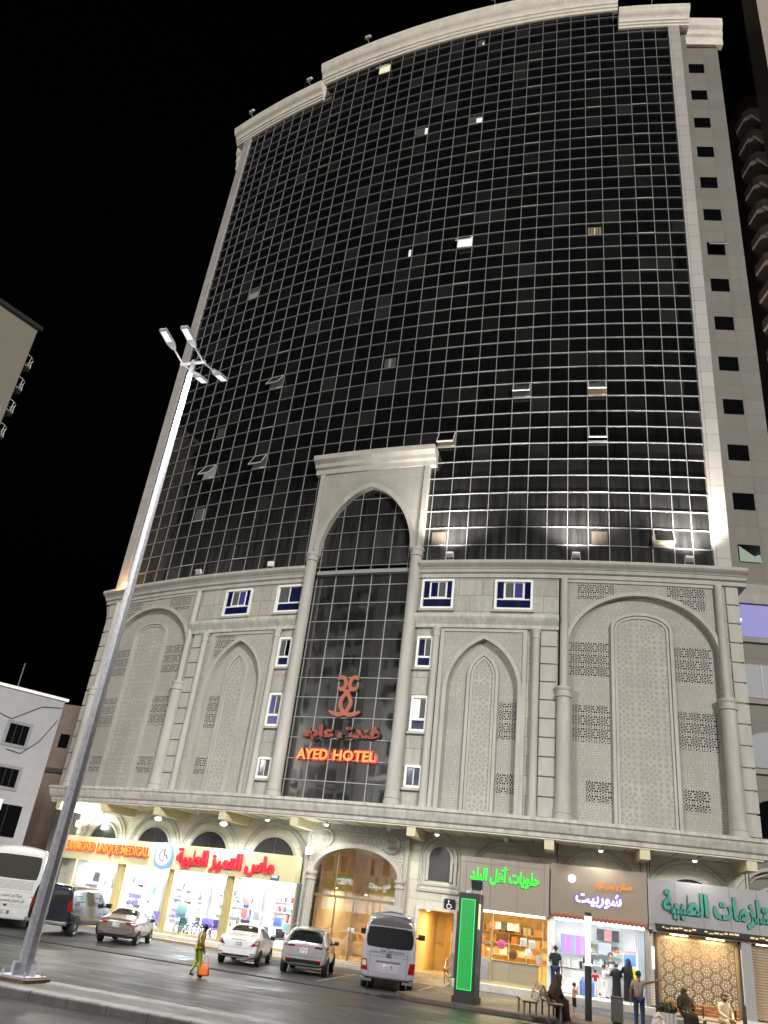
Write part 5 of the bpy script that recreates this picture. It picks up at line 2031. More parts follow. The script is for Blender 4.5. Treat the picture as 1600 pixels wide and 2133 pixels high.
PY = V((4.95, 31.6, SWZ))
py = thing('pylon', 'tall dark grey pylon with a green glowing lattice panel at the kerb', 'pylon', PY, rz=rad(-24))
q = MB()
q.rbox(-0.41, 0.41, -0.45, 0.45, 0.0, 0.2, 0.02, 2)
q.rbox(-0.36, 0.36, -0.40, 0.40, 0.2, 3.42, 0.02, 2)
q.build('body', M_['charcoal'], py, local=True)
q = MB()
q.box(-0.235, 0.235, -0.412, -0.401, 0.42, 3.2)
q.build('lattice_panel', green_screen(), py, local=True)
q = MB()
for a in (-0.25, 0.25):
    q.box(a - 0.012, a + 0.012, -0.418, -0.402, 0.42, 3.2)
q.box(-0.262, 0.262, -0.418, -0.402, 3.2, 3.225)
q.box(-0.262, 0.262, -0.418, -0.402, 0.395, 0.42)
q.build('panel_edge', glow('green_led_edge', (0.02, 1.0, 0.2), 0.9, (0.02, 0.3, 0.08)), py, local=True)
q = MB()
q.box(0.361, 0.37, -0.28, -0.05, 2.3, 3.1)
q.build('side_lamp', glow('amber_side_lamp', (1.0, 0.68, 0.28), 1.6), py, local=True)
q = MB()
q.box(0.361, 0.368, -0.28, -0.05, 3.1, 3.36)
q.build('side_sign', mat('violet_side_sign', (0.10, 0.07, 0.22), 0.4), py, local=True)
q = MB()
q.box(0.361, 0.372, -0.2, -0.02, 1.3, 1.9)
q.build('side_hatch', M_['black'], py, local=True)
t = thing('floodlight', 'dark square floodlight on top of the green pylon, tilted up', 'floodlight', PY + V((0.1, 0, 3.42)), rz=rad(-24))
Mx = Matrix.Translation((0.06, 0.05, 0.3)) @ Matrix.Rotation(rad(18), 4, 'X')
q = MB()
q.rbox(-0.2, 0.2, -0.06, 0.06, -0.17, 0.17, 0.03, 1, M=Mx)
q.build('lamp_housing', M_['charcoal'], t, local=True)
q = MB()
q.tube([(-0.16, 0.05, 0), (-0.16, 0.05, 0.2)], 0.02, 6)
q.tube([(0.24, 0.05, 0), (0.24, 0.05, 0.2)], 0.02, 6)
q.rbox(-0.3, -0.1, -0.1, 0.1, 0, 0.1, 0.02, 2)
q.build('yoke', M_['galv'], t, local=True)
lamp('pylon_glow', 'AREA', PY + Matrix.Rotation(rad(-24), 3, 'Z') @ V((0, -0.45, 1.8)), 5, (0.05, 1, 0.15), 0.4, to=PY + Matrix.Rotation(rad(-24), 3, 'Z') @ V((0, -3, 1.2)), sy=2.6)
lamp('pylon_side', 'AREA', PY + Matrix.Rotation(rad(-24), 3, 'Z') @ V((0.42, -0.16, 2.7)), 9, (1, 0.66, 0.3), 0.2, to=PY + Matrix.Rotation(rad(-24), 3, 'Z') @ V((3, -0.5, 0.5)), sy=0.8)

# bollard lamp pole
BP = V((8.98, 30.77, SWZ))
bp_ = thing('light_column', 'dark column with two glowing tubes on top standing by the kerb', 'lamp', BP)
q = MB()
q.lathe([(0.115, 0), (0.115, 1.62), (0.09, 1.64)], 18)
q.build('column', M_['charcoal'], bp_, local=True, smooth=True)
q = MB()
for a in (0.4, 2.5, 4.6):
    q.tube([(0.075 * math.cos(a), 0.075 * math.sin(a), 1.62), (0.075 * math.cos(a), 0.075 * math.sin(a), 3.05)], 0.028, 8)
q.build('light_tube', glow('peach_tube', (1.0, 0.72, 0.5), 2.6), bp_, local=True)
q = MB()
q.lathe([(0.11, 2.98), (0.125, 3.02), (0.125, 3.12), (0.11, 3.14)], 18)
q.lathe([(0.09, 1.60), (0.115, 1.62), (0.1, 1.70)], 18)
q.build('lit_collar', glow('white_collar', (1, 0.92, 0.8), 4), bp_, local=True)
q = MB()
q.lathe([(0.12, 3.14), (0.12, 3.26), (0.0, 3.27)], 18)
q.tube([(0, 0, 1.6), (0, 0, 3.2)], 0.03, 8)
q.build('cap', M_['charcoal'], bp_, local=True)
lamp('column_light', 'POINT', BP + V((0.0, 0, 2.5)), 55, (1.0, 0.74, 0.48), 0.15)


# benches back to back
def bench(loc, rz, w_, label, slat, back=True, m_=None):
    t = thing('park_bench', label, 'bench', loc, rz=rz)
    q = MB()
    for k in range(5):
        q.rbox(-w_ / 2, w_ / 2, -0.22 + k * 0.09, -0.15 + k * 0.09, 0.43, 0.46, 0.01, 0)
    q.build('seat', slat, t, local=True)
    q = MB()
    for k in range(4):
        y, z = 0.24 + k * 0.035, 0.54 + k * 0.10
        q.rbox(-w_ / 2, w_ / 2, y, y + 0.03, z, z + 0.075, 0.01, 0)
    q.build('backrest', slat, t, local=True)
    for sx in (-1, 1):
        x = sx * (w_ / 2 - 0.12)
        q = MB()
        q.box(x - 0.03, x + 0.03, -0.2, -0.14, 0, 0.43)
        q.build('leg', M_['grey'], t, local=True)
        q = MB()
        q.box(x - 0.03, x + 0.03, 0.18, 0.24, 0, 0.43)
        q.build('leg', M_['grey'], t, local=True)
        q = MB()
        q.box(x - 0.025, x + 0.025, -0.24, 0.24, 0.38, 0.43)
        q.sweep([[V((x - 0.025, y, z)), V((x + 0.025, y, z)), V((x + 0.025, y + 0.04, z)), V((x - 0.025, y + 0.04, z))] for y, z in ((0.22, 0.4), (0.27, 0.6), (0.38, 0.92))])
        q.build('seat_frame', M_['grey'], t, local=True)
    return t


bench(V((6.75, 30.2, SWZ)), rad(-95), 1.7, 'empty bench with grey legs behind the green pylon, facing left', M_['palewood'])
bench(V((7.62, 30.3, SWZ)), rad(85), 1.7, 'bench with grey legs where the woman in black sits bent forward', M_['palewood'])

# litter bin on the kerb
bn = thing('litter_bin', 'dark grey fluted metal litter bin by the pointing man', 'bin', V((10.01, 30.9, SWZ)), rz=rad(-20))
q = MB()
for k in range(9):
    q.rbox(-0.205 + k * 0.046, -0.170 + k * 0.046, -0.2, 0.2, 0.08, 0.76, 0.01, 2)
q.box(-0.19, 0.19, -0.185, 0.185, 0.06, 0.75)
q.build('body', M_['grey'], bn, local=True)
q = MB()
q.rbox(-0.21, 0.21, -0.21, 0.21, 0.765, 0.79, 0.02, 2)
q.rbox(-0.15, 0.15, -0.15, 0.15, 0.0, 0.06, 0.02, 2)
q.build('rim', M_['charcoal'], bn, local=True)

# bus shelter
SH = V((11.75, 31.85, SWZ))
st = thing('bus_shelter', 'dark framed bus shelter with a pierced golden star lattice back panel', 'shelter', SH, rz=rad(-14))
XL = 2.86
q = MB()
for x in (0.0, XL, XL * 2):
    for y in (0.0,):
        q2 = MB()
        q2.rbox(x - 0.06, x + 0.06, y - 0.06, y + 0.06, 0, 3.0, 0.01, 2)
        q2.build('post', M_['charcoal'], st, local=True)
q.rbox(-0.12, XL * 2 + 0.3, -1.3, 0.15, 3.0, 3.2, 0.02, 0)
q.build('canopy', M_['charcoal'], st, local=True)
q = MB()
q.box(-0.06, XL * 2 + 0.25, -1.22, 0.08, 2.94, 2.998)
q.build('canopy_ceiling', mat('bronze_ceiling', (0.16, 0.12, 0.075), 0.45), st, local=True)
for x in (0.78, 2.0, 3.65, 4.9):
    q = MB()
    q.rbox(x - 0.3, x + 0.3, -0.5, -0.42, 2.9, 2.938, 0.01, 0)
    q.build('strip_light', glow('warm_strip', (1.0, 0.84, 0.55), 9), st, local=True)
    lamp('shelter_light', 'AREA', st.matrix_world @ V((0, 0, 0)) if False else SH + Matrix.Rotation(rad(-14), 3, 'Z') @ V((x, -0.46, 2.88)), 30, (1.0, 0.76, 0.42), 0.8, to=SH + Matrix.Rotation(rad(-14), 3, 'Z') @ V((x, -0.3, 0)), sy=0.08)
r2 = random.Random(3)
e_frieze = glow('lit_frieze', (1.0, 0.72, 0.28), 1.1)
for x0 in (0.12, 1.52, 3.0, 4.4):
    q = MB()
    x = x0
    while x < x0 + 1.15:
        w_ = r2.uniform(0.05, 0.16)
        z = 3.055 + r2.uniform(0, 0.05)
        q.box(x, x + w_, -1.306, -1.301, z, z + r2.uniform(0.03, 0.06))
        x += w_ + r2.uniform(0.02, 0.05)
    q.build('lit_frieze', e_frieze, st, local=True)
# lattice back: ten-pointed stars from straps
lat = MB()
lat_x0, lat_x1, lat_z0, lat_z1 = 0.14, XL - 0.14, 0.62, 2.78
cell = 0.36


def strap(a, b, wd=0.013):
    a, b = V(a), V(b)
    t_ = (b - a).normalized()
    n_ = V((-t_.y, t_.x)) * wd
    ins = lambda p: lat_x0 <= p.x <= lat_x1 and lat_z0 <= p.y <= lat_z1
    if not (ins(a) and ins(b)):
        return
    lat.add([V((p.x, y, p.y)) for y in (-0.012, 0.012) for p in (a + n_, a - n_, b - n_, b + n_)], [(0, 1, 2, 3), (7, 6, 5, 4), (0, 4, 5, 1), (1, 5, 6, 2), (2, 6, 7, 3), (3, 7, 4, 0)])


cx_ = lat_x0
row = 0
while cx_ < lat_x1 + 0.3:
    cz_ = lat_z0 - (0.18 if row % 2 else 0)
    while cz_ < lat_z1 + 0.3:
        n = 10
        R1, R2, R3 = 0.055, 0.125, 0.20
        for k in range(n):
            a0, a1, a2 = 2 * math.pi * k / n, 2 * math.pi * (k + 0.5) / n, 2 * math.pi * (k + 1) / n
            pt = lambda r_, a: (cx_ + r_ * math.cos(a), cz_ + r_ * math.sin(a))
            strap(pt(R1, a0), pt(R1, a2))
            strap(pt(R1, a0), pt(R2, a0))
            strap(pt(R2, a0), pt(R3, a1))
            strap(pt(R2, a2), pt(R3, a1))
            strap(pt(R3, a1), pt(R3 * 1.02, a1 + 2 * math.pi / n))
        cz_ += cell
    cx_ += cell * 0.87
    row += 1
gold_l = mat('bronze_lattice', (0.15, 0.105, 0.055), 0.42, 0.2)
lp_ = lat.build('lattice_panel', gold_l, st, local=True)
q = MB()
for a, b, c, d in ((0.06, 0.15, 0.55, 2.86), (XL - 0.15, XL - 0.06, 0.55, 2.86), (0.06, XL - 0.06, 2.77, 2.86), (0.06, XL - 0.06, 0.55, 0.63)):
    q.box(a, b, -0.03, 0.03, c, d)
q.build('panel_frame', mat('bronze_frame', (0.20, 0.14, 0.08), 0.4, 0.2), lp_, local=True)
q = MB()
q.rbox(XL + 0.02, XL + 0.05, -0.10, -0.05, 1.0, 2.7, 0.01, 2)
q.build('edge_light', glow('edge_strip', (0.9, 0.85, 0.8), 0.6), st, local=True)
q = MB()
q.rbox(-0.12, -0.05, -0.08, 0.0, 1.75, 2.45, 0.01, 2)
q.build('edge_light', glow('warm_edge_tube', (1.0, 0.82, 0.6), 6), st, local=True)
lamp('shelter_edge', 'POINT', SH + Matrix.Rotation(rad(-14), 3, 'Z') @ V((-0.35, -0.2, 2.1)), 10, (1, 0.75, 0.45), 0.1)
MS = Matrix.Translation(SH) @ Matrix.Rotation(rad(-14), 4, 'Z')
# slatted bench inside the shelter
sb = thing('shelter_bench', 'varnished slatted bench inside the bus shelter', 'bench', MS @ V((1.46, -0.55, 0)), rz=rad(-14))
q = MB()
for k in range(5):
    q.rbox(-1.2, 1.2, -0.25 + k * 0.10, -0.17 + k * 0.10, 0.42, 0.46, 0.012, 0)
q.build('seat', M_['wood'], sb, local=True)
q = MB()
for k in range(3):
    q.rbox(-1.2, 1.2, 0.26 + k * 0.02, 0.29 + k * 0.02, 0.52 + k * 0.12, 0.615 + k * 0.12, 0.012, 0)
q.build('backrest', M_['wood'], sb, local=True)
for x in (-1.05, 0.0, 1.05):
    q = MB()
    q.box(x - 0.025, x + 0.025, -0.2, 0.24, 0.0, 0.42)
    q.box(x - 0.02, x + 0.02, 0.22, 0.28, 0.4, 0.82)
    q.build('leg', M_['charcoal'], sb, local=True)
# white planter box with dark shrub at the shelter's left end
pl = thing('planter', 'white slatted planter with a dark clipped shrub at the left shelter post', 'planter', MS @ V((0.22, -0.72, 0)), rz=rad(-14))
q = MB()
for k in range(5):
    q.rbox(-0.30 + k * 0.125, -0.19 + k * 0.125, -0.16, -0.12, 0.0, 0.5, 0.01, 2)
q.box(-0.3, 0.3, -0.12, 0.14, 0.0, 0.48)
q.build('box', mat('grey_white_planter', (0.45, 0.45, 0.46), 0.5), pl, local=True)
q = MB()
for k in range(900):
    a, b, r_ = rnd.uniform(0, 6.28), rnd.uniform(-1, 1), rnd.uniform(0.5, 1) ** 0.5
    c = V((0.36 * r_ * math.cos(a) * math.sqrt(1 - b * b), 0.2 * r_ * math.sin(a) * math.sqrt(1 - b * b), 0.62 + 0.17 * b * r_))
    x_, y_ = V((rnd.gauss(0, 1), rnd.gauss(0, 1), rnd.gauss(0, 1))).normalized() * 0.035, V((rnd.gauss(0, 1), rnd.gauss(0, 1), rnd.gauss(0, 1))).normalized() * 0.025
    q.add([c - x_, c + y_, c + x_, c - y_], [(0, 1, 2, 3)])
q.build('foliage', mat('dark_leaves', (0.025, 0.045, 0.018), 0.6), pl, local=True)
# crumpled white carrier bag
cb = thing('carrier_bag', 'crumpled white and pink carrier bag on the paving beside the planter', 'bag', V((11.2, 30.35, SWZ)))
q = MB()
rings = []
for z, r_ in ((0, 0.17), (0.12, 0.21), (0.25, 0.19), (0.34, 0.12), (0.42, 0.15), (0.5, 0.05)):
    rings.append([V((r_ * (1 + 0.22 * math.sin(5 * a + z * 9)) * math.cos(a), 0.75 * r_ * (1 + 0.2 * math.cos(4 * a + z * 13)) * math.sin(a), z + 0.03 * math.sin(3 * a))) for a in [2 * math.pi * k / 18 for k in range(18)]])
q.sweep(rings)
q.build('bag_body', mat('thin_pinkish_plastic', (0.55, 0.46, 0.46), 0.4, var=0.2, scale=9), cb, local=True)
# handrail of the ramp
hr = thing('handrail', 'steel handrail sloping down the ramp by the warm side door', 'railing', F(6.4, 0.1, -1.0))
q = MB()
pts = [(-2.0, 0.36), (-1.2, 0.25), (-0.35, 0.12)]
q.tube([F(6.42, z + 0.95, d) for d, z in pts] + [F(6.42, 0.75, -0.25)], 0.024, 8)
q.tube([F(6.42, z + 0.55, d) for d, z in pts], 0.018, 8)
q.tube([F(6.42, z + 0.25, d) for d, z in pts], 0.018, 8)
q.build('rail', M_['steel'], hr)
for d, z in pts:
    q = MB()
    q.tube([F(6.42, z - 0.06, d), F(6.42, z + 0.95, d)], 0.024, 8)
    q.build('post', M_['steel'], hr)
# concrete step block by the pavement
cbk = tag(MB().rbox(7.35, 7.95, 39.9, 40.4, 0.05, 0.30, 0.03, 0).build('step_block', M_['marble']), 'pale stone step block in front of the sweets shop plinth', 'step')
# ================================================================== vehicles (local x = forward from the tail, y = left, z = up)
def car_paint(name, col, metal=0.35, rough=0.28):
    return mat(name, col, rough, metal, coat=0.8, var=0.06, scale=1.2)


tint = mat('tinted_car_glass', (0.012, 0.013, 0.014), 0.05, ior=1.6)
platem = mat('number_plate', (0.62, 0.62, 0.6), 0.4)
plated = mat('plate_print', (0.12, 0.12, 0.13), 0.5)
rimm = mat('alloy_rim', (0.55, 0.55, 0.56), 0.25, 0.9)


def vehicle(name, label, cat, x, y, heading):
    """heading in degrees clockwise from +Y"""
    t = thing(name, label, cat, (x, y, 0.058), rz=rad(90 - heading))
    return t


class Shell:
    def __init__(self, t, name, stations, m_, sub=2):
        rings = []
        for st in stations:
            rings.append([V((st[0], a, b)) for a, b in st[1]] + [V((st[0], -a, b)) for a, b in reversed(st[1][1:-1])])
        q = MB()
        q.sweep(rings)
        o = q.build(name, m_, t, smooth=True, local=True, angle=rad(60))
        md = o.modifiers.new('s', 'SUBSURF')
        md.levels = md.render_levels = sub
        dg = bpy.context.evaluated_depsgraph_get()
        dg.update()
        me = bpy.data.meshes.new_from_object(o.evaluated_get(dg))
        o.modifiers.clear()
        o.data = me
        me.polygons.foreach_set('use_smooth', [True] * len(me.polygons))
        self.o, self.t = o, t
        self.bvh = BVHTree.FromPolygons([v.co.copy() for v in me.vertices], [tuple(p.vertices) for p in me.polygons])

    def patch(self, name, poly, d, m_, off=0.006, thick=0.012, nu=8, nv=6, par=None, corner=0.0):
        """a four-cornered (optionally round-cornered) piece laid on the body; poly in plane coordinates, projected along d"""
        d = V(d).normalized()
        P = [V(p) for p in poly]
        grid = []
        last = None
        for i in range(nu + 1):
            row = []
            for j in range(nv + 1):
                u, v = i / nu, j / nv
                if corner:
                    # squash the square to a rounded square
                    a, b = 2 * u - 1, 2 * v - 1
                    k = max(abs(a), abs(b))
                    L_ = (abs(a) ** 4 + abs(b) ** 4) ** 0.25
                    if L_ > 1e-6:
                        f_ = 1 - corner + corner * k / L_
                        a, b = a * f_, b * f_
                    u, v = (a + 1) / 2, (b + 1) / 2
                p = P[0].lerp(P[1], u).lerp(P[3].lerp(P[2], u), v)
                h = self.bvh.ray_cast(p - d * 2.0, d)[0]
                if h is None:
                    h = p + d * ((last - p).dot(d) if last else 0)
                last = h
                row.append(h)
            grid.append(row)
        q = MB()
        n = (nu + 1) * (nv + 1)
        vs = [h - d * (off + thick * 0) for r in grid for h in r] + [h + d * 0.02 for r in grid for h in r]
        idx = lambda i, j: i * (nv + 1) + j
        fs = []
        for i in range(nu):
            for j in range(nv):
                fs.append((idx(i, j), idx(i + 1, j), idx(i + 1, j + 1), idx(i, j + 1)))
        ed = [(idx(i, 0), idx(i + 1, 0)) for i in range(nu)] + [(idx(nu, j), idx(nu, j + 1)) for j in range(nv)] + [(idx(i + 1, nv), idx(i, nv)) for i in reversed(range(nu))] + [(idx(0, j + 1), idx(0, j)) for j in reversed(range(nv))]
        for a, b in ed:
            fs.append((a, b, b + n, a + n))
        q.add(vs, fs)
        return q.build(name, m_, par or self.t, local=True, smooth=True, angle=rad(35))

    def rear(self, name, y0, y1, z0, z1, m_, d=(1, 0, 0), **k):
        return self.patch(name, [(0, y0, z0), (0, y1, z0), (0, y1, z1), (0, y0, z1)], d, m_, **k)

    def side(self, name, pts, m_, sy=-1, **k):
        return self.patch(name, [(a, 0, b) for a, b in pts], (0, -sy, 0), m_, **k)


def wheel(t, x, y, r, w_, m_=None, spokes=5):
    sg = 1 if y > 0 else -1
    M = Matrix.Translation((x, y, r)) @ Matrix.Rotation(rad(-90 * sg), 4, 'X')
    o = MB().lathe([(r * 0.62, -w_), (r * 0.94, -w_), (r, -w_ * 0.85), (r, -w_ * 0.15), (r * 0.94, 0), (r * 0.66, 0.0), (r * 0.62, -0.02)], 28, M=M).build('wheel', M_['rubber'], t, local=True, smooth=True)
    q = MB()
    q.lathe([(0, -0.03), (0.06, -0.03), (0.06, -0.012), (0.0, -0.01)], 12, M=M)
    q.lathe([(r * 0.60, -0.05), (r * 0.66, -0.02), (r * 0.66, 0.004), (r * 0.6, -0.012), (r * 0.56, -0.05)], 28, M=M)
    for k in range(spokes):
        a = 2 * math.pi * k / spokes
        c, s = math.cos(a), math.sin(a)
        q.add([M @ V((c * p - s * h, s * p + c * h, zz)) for p, h, zz in ((0.04, 0.035, -0.015), (r * 0.6, 0.05, -0.03), (r * 0.6, -0.05, -0.03), (0.04, -0.035, -0.015))], [(0, 1, 2, 3)])
    q.build('rim', m_ or rimm, o, local=True, smooth=True)
    q = MB()
    q.lathe([(0, -0.075), (r * 0.6, -0.075), (r * 0.6, -0.07), (0, -0.07)], 20, M=M)
    q.build('hub', M_['black'], o, local=True)


def arch(sh, x, r, zb, side):
    """dark wheel opening over the tyre"""
    q = MB()
    pts = []
    for k in range(13):
        a = math.pi * k / 12
        px, pz = x + r * math.cos(a), max(zb, 0.0) + 0.0 + r * math.sin(a)
        h = sh.bvh.ray_cast(V((px, side * 3, pz + 0.0)), V((0, -side, 0)))[0]
        pts.append(h)
    ok = [p for p in pts if p]
    c = sh.bvh.ray_cast(V((x, side * 3, zb + r * 0.6)), V((0, -side, 0)))[0]
    y = V((0, side * 0.004, 0))
    vs = [p + y for p in ok] + [c + y]
    q.add(vs, [(i, i + 1, len(ok)) for i in range(len(ok) - 1)] + [(len(ok) - 1, 0, len(ok))])
    q.build('wheel_arch', M_['black'], sh.t, local=True)


def st_car(x, w, zb, zm, zs, wt, zt, cabin, under=0.75):
    if cabin:
        up = [(w * 0.955, zs + 0.035), (wt + (w - wt) * 0.12, zt - 0.13), (wt * 0.80, zt - 0.015), (0, zt + 0.015)]
    else:
        up = [(w * 0.93, zs + 0.03), (w * 0.86, zt - 0.015), (w * 0.6, zt), (0, zt + 0.015)]
    return (x, [(0, zb), (w * under, zb), (w * 0.95, zb + 0.10), (w, zm), (w * 0.985, zs)] + up)


def plate(sh, z, w_=0.36, h_=0.16, y=0.0, par=None):
    p_ = sh.rear('number_plate', y - w_ / 2, y + w_ / 2, z - h_ / 2, z + h_ / 2, platem, nu=2, nv=2, off=0.014)
    r_ = random.Random(int(z * 1000))
    for row in (0, 1):
        for k in range(4):
            if r_.random() < 0.2:
                continue
            yy = y - w_ * 0.36 + k * w_ * 0.2
            sh.rear('plate_mark', yy, yy + w_ * 0.12, z - h_ * 0.36 + row * h_ * 0.42, z - h_ * 0.08 + row * h_ * 0.42, plated, nu=1, nv=1, off=0.018, par=p_)
    sh.rear('plate_mark', y - w_ * 0.5, y - w_ * 0.42, z - h_ * 0.45, z + h_ * 0.45, mat('plate_blue', (0.05, 0.08, 0.3), 0.5) if 'plate_blue' not in bpy.data.materials else bpy.data.materials['plate_blue'], nu=1, nv=1, off=0.017, par=p_)


def mirror(t, x, y, z, m_, s=1.0):
    sg = 1 if y > 0 else -1
    q = MB()
    q.rbox(x - 0.05 * s, x + 0.07 * s, y, y + sg * 0.2 * s, z - 0.07 * s, z + 0.08 * s, 0.03, 1) if sg > 0 else q.rbox(x - 0.05 * s, x + 0.07 * s, y - 0.2 * s, y, z - 0.07 * s, z + 0.08 * s, 0.03, 1)
    q.tube([(x + 0.03, y - sg * 0.12, z - 0.06), (x + 0.02, y + sg * 0.05, z - 0.02)], 0.03, 6)
    q.build('wing_mirror', m_, t, local=True, smooth=True, angle=rad(50))


# ---------------------------------------------------------------- saloons
def saloon(label, x, y, hd, paint, L_=4.5, W=0.88, H=1.46, lamp_style=0, dark=False):
    t = vehicle('parked_car', label, 'car', x, y, hd)
    k = H / 1.46
    S_ = [st_car(0.0, W * 0.86, 0.36, 0.55, 0.80 * k, 0.7, 0.90 * k, False, 0.8), st_car(0.07, W * 0.95, 0.27, 0.55, 0.88 * k, 0.7, 1.02 * k, False), st_car(0.40, W * 0.99, 0.24, 0.58, 0.92 * k, 0.7, 1.06 * k, False),
          st_car(0.72, W, 0.22, 0.6, 0.93 * k, 0.68, 1.08 * k, False), st_car(1.42, W, 0.20, 0.6, 0.93 * k, 0.60, 1.40 * k, True), st_car(2.05, W, 0.20, 0.6, 0.92 * k, 0.61, H, True), st_car(2.75, W, 0.20, 0.6, 0.91 * k, 0.60, 1.43 * k, True),
          st_car(3.5, W, 0.20, 0.58, 0.88 * k, 0.66, 0.97 * k, False), st_car(4.1, W * 0.97, 0.22, 0.55, 0.78 * k, 0.6, 0.86 * k, False), st_car(L_ - 0.1, W * 0.88, 0.25, 0.5, 0.66 * k, 0.6, 0.72 * k, False), st_car(L_, W * 0.75, 0.32, 0.5, 0.6 * k, 0.5, 0.63 * k, False)]
    S_ = [(a * L_ / 4.5, b) for a, b in S_]
    sh = Shell(t, 'body', S_, paint)
    f_ = L_ / 4.5
    # glass
    sh.patch('rear_window', [(0.98 * f_, -0.60, 1.10 * k), (0.98 * f_, 0.60, 1.10 * k), (1.5 * f_, 0.46, 1.40 * k), (1.5 * f_, -0.46, 1.40 * k)], (0.52, 0, -0.85), tint, nu=10, nv=5, corner=0.3)
    for sy in (-1, 1):
        sh.side('side_window', [(1.25 * f_, 0.99 * k), (2.02 * f_, 0.985 * k), (2.02 * f_, 1.36 * k), (1.55 * f_, 1.31 * k)], tint, sy, nu=6, nv=5, corner=0.15)
        sh.side('side_window', [(2.09 * f_, 0.985 * k), (3.18 * f_, 0.975 * k), (2.72 * f_, 1.33 * k), (2.09 * f_, 1.36 * k)], tint, sy, nu=8, nv=5, corner=0.12)
        for xx in (1.25, 2.05, 3.1):
            sh.side('door_gap', [(xx * f_, 0.34), (xx * f_ + 0.012, 0.34), (xx * f_ + 0.012, 0.92 * k), (xx * f_, 0.92 * k)], M_['black'], sy, nu=1, nv=6, off=0.003)
        for xx in (1.45, 2.3):
            sh.side('door_handle', [(xx * f_, 0.80 * k), (xx * f_ + 0.17, 0.80 * k), (xx * f_ + 0.17, 0.83 * k), (xx * f_, 0.83 * k)], M_['chrome'], sy, nu=3, nv=1, off=0.02)
        for xx in (0.95 * f_, 3.55 * f_):
            arch(sh, xx, 0.37, 0.2, sy)
            wheel(t, xx, sy * (W + 0.005), 0.315, 0.2)
        mirror(t, 2.95 * f_, sy * (W - 0.03), 0.98 * k, paint if not dark else M_['black'])
    sh.patch('windscreen', [(3.45 * f_, -0.6, 1.0 * k), (3.45 * f_, 0.6, 1.0 * k), (2.8 * f_, 0.5, 1.42 * k), (2.8 * f_, -0.5, 1.42 * k)], (-0.5, 0, -0.87), tint, nu=8, nv=5)
    for sy in (-1, 1):
        d = V((1, -sy * 0.75, 0)).normalized()
        if lamp_style == 0:
            pts = [(0.0, sy * 0.52, 0.70 * k), (0.3, sy * 0.88, 0.78 * k), (0.42, sy * 0.88, 0.95 * k), (0.02, sy * 0.72, 0.92 * k)]
        else:
            pts = [(0.0, sy * 0.42, 0.80 * k), (0.3, sy * 0.88, 0.76 * k), (0.45, sy * 0.88, 0.93 * k), (0.02, sy * 0.40, 0.90 * k)]
        tl = sh.patch('tail_light', pts, d, M_['lens'], nu=6, nv=4, off=0.012)
        pp = [V(p) for p in pts]
        cpt = sum(pp, V((0, 0, 0))) / 4
        sh.patch('reversing_light', [tuple(cpt.lerp(p, 0.42)) for p in pp], d, M_['lensclear'], nu=3, nv=2, off=0.017, par=tl)
    sh.rear('boot_gap', -0.62, 0.62, 0.625 * k, 0.635 * k, M_['black'], nu=8, nv=1, off=0.003)
    for sy in (-1, 1):
        sh.patch('boot_gap', [(0, sy * 0.60, 0.63 * k), (0, sy * 0.612, 0.63 * k), (0, sy * 0.70, 1.0 * k), (0, sy * 0.69, 1.0 * k)], (1, 0, 0), M_['black'], nu=1, nv=5, off=0.003)
    plate(sh, 0.77 * k, 0.34, 0.17)
    sh.rear('boot_trim', -0.30, 0.30, 0.90 * k, 0.925 * k, M_['chrome'], nu=4, nv=1, off=0.012)
    sh.rear('bumper_insert', -0.62, 0.62, 0.27, 0.40, M_['black'], nu=8, nv=2, off=0.008)
    for sy in (-1, 1):
        sh.rear('rear_reflector', sy * 0.66 - 0.09, sy * 0.66 + 0.09, 0.44, 0.475, M_['lens'], nu=2, nv=1, off=0.01)
    q = MB()
    q.tube([(0.06, -0.42, 0.27), (-0.03, -0.42, 0.27)], 0.035, 10)
    q.build('exhaust', M_['chrome'], t, local=True)
    q = MB()
    q.tube([(1.5 * f_, 0, 1.42 * k), (1.42 * f_, 0, 1.50 * k)], [0.025, 0.008], 6)
    q.build('aerial', M_['black'], t, local=True)
    return t, sh


bronze_p = car_paint('brown_grey_car_paint', (0.27, 0.245, 0.22), 0.6)
white_p = car_paint('white_car_paint', (0.70, 0.70, 0.72), 0.0)
saloon('silver brown saloon parked nose-in by the wheelchair windows, red lit boot edge', -9.50, 39.95, 0.5, bronze_p, 4.5, 0.89, 1.45, 1, True)
saloon('white saloon parked next to the silver SUV, angular red tail lights', -3.70, 36.75, 5.5, white_p, 4.45, 0.86, 1.50, 0, True)

# ---------------------------------------------------------------- SUV
suv_p = car_paint('silver_grey_car_paint', (0.47, 0.47, 0.49), 0.55)
t = vehicle('parked_car', 'silver grey SUV with dark rear window between the white saloon and the minibus', 'car', -0.95, 36.0, 5.0)
W, HT = 0.95, 1.71
S_ = [st_car(0.0, W * 0.88, 0.42, 0.62, 0.98, 0.7, 1.06, False, 0.8), st_car(0.06, W * 0.96, 0.33, 0.65, 1.05, 0.7, 1.20, True), st_car(0.36, W, 0.28, 0.68, 1.06, 0.70, 1.58, True), st_car(0.75, W, 0.26, 0.7, 1.06, 0.70, 1.68, True),
      st_car(1.6, W, 0.25, 0.7, 1.05, 0.71, HT, True), st_car(2.7, W, 0.25, 0.7, 1.03, 0.69, 1.67, True), st_car(3.55, W, 0.25, 0.68, 1.0, 0.7, 1.08, False), st_car(4.3, W * 0.97, 0.28, 0.65, 0.92, 0.7, 1.0, False), st_car(4.65, W * 0.88, 0.32, 0.6, 0.8, 0.6, 0.86, False), st_car(4.72, W * 0.8, 0.38, 0.58, 0.72, 0.6, 0.76, False)]
sh = Shell(t, 'body', S_, suv_p)
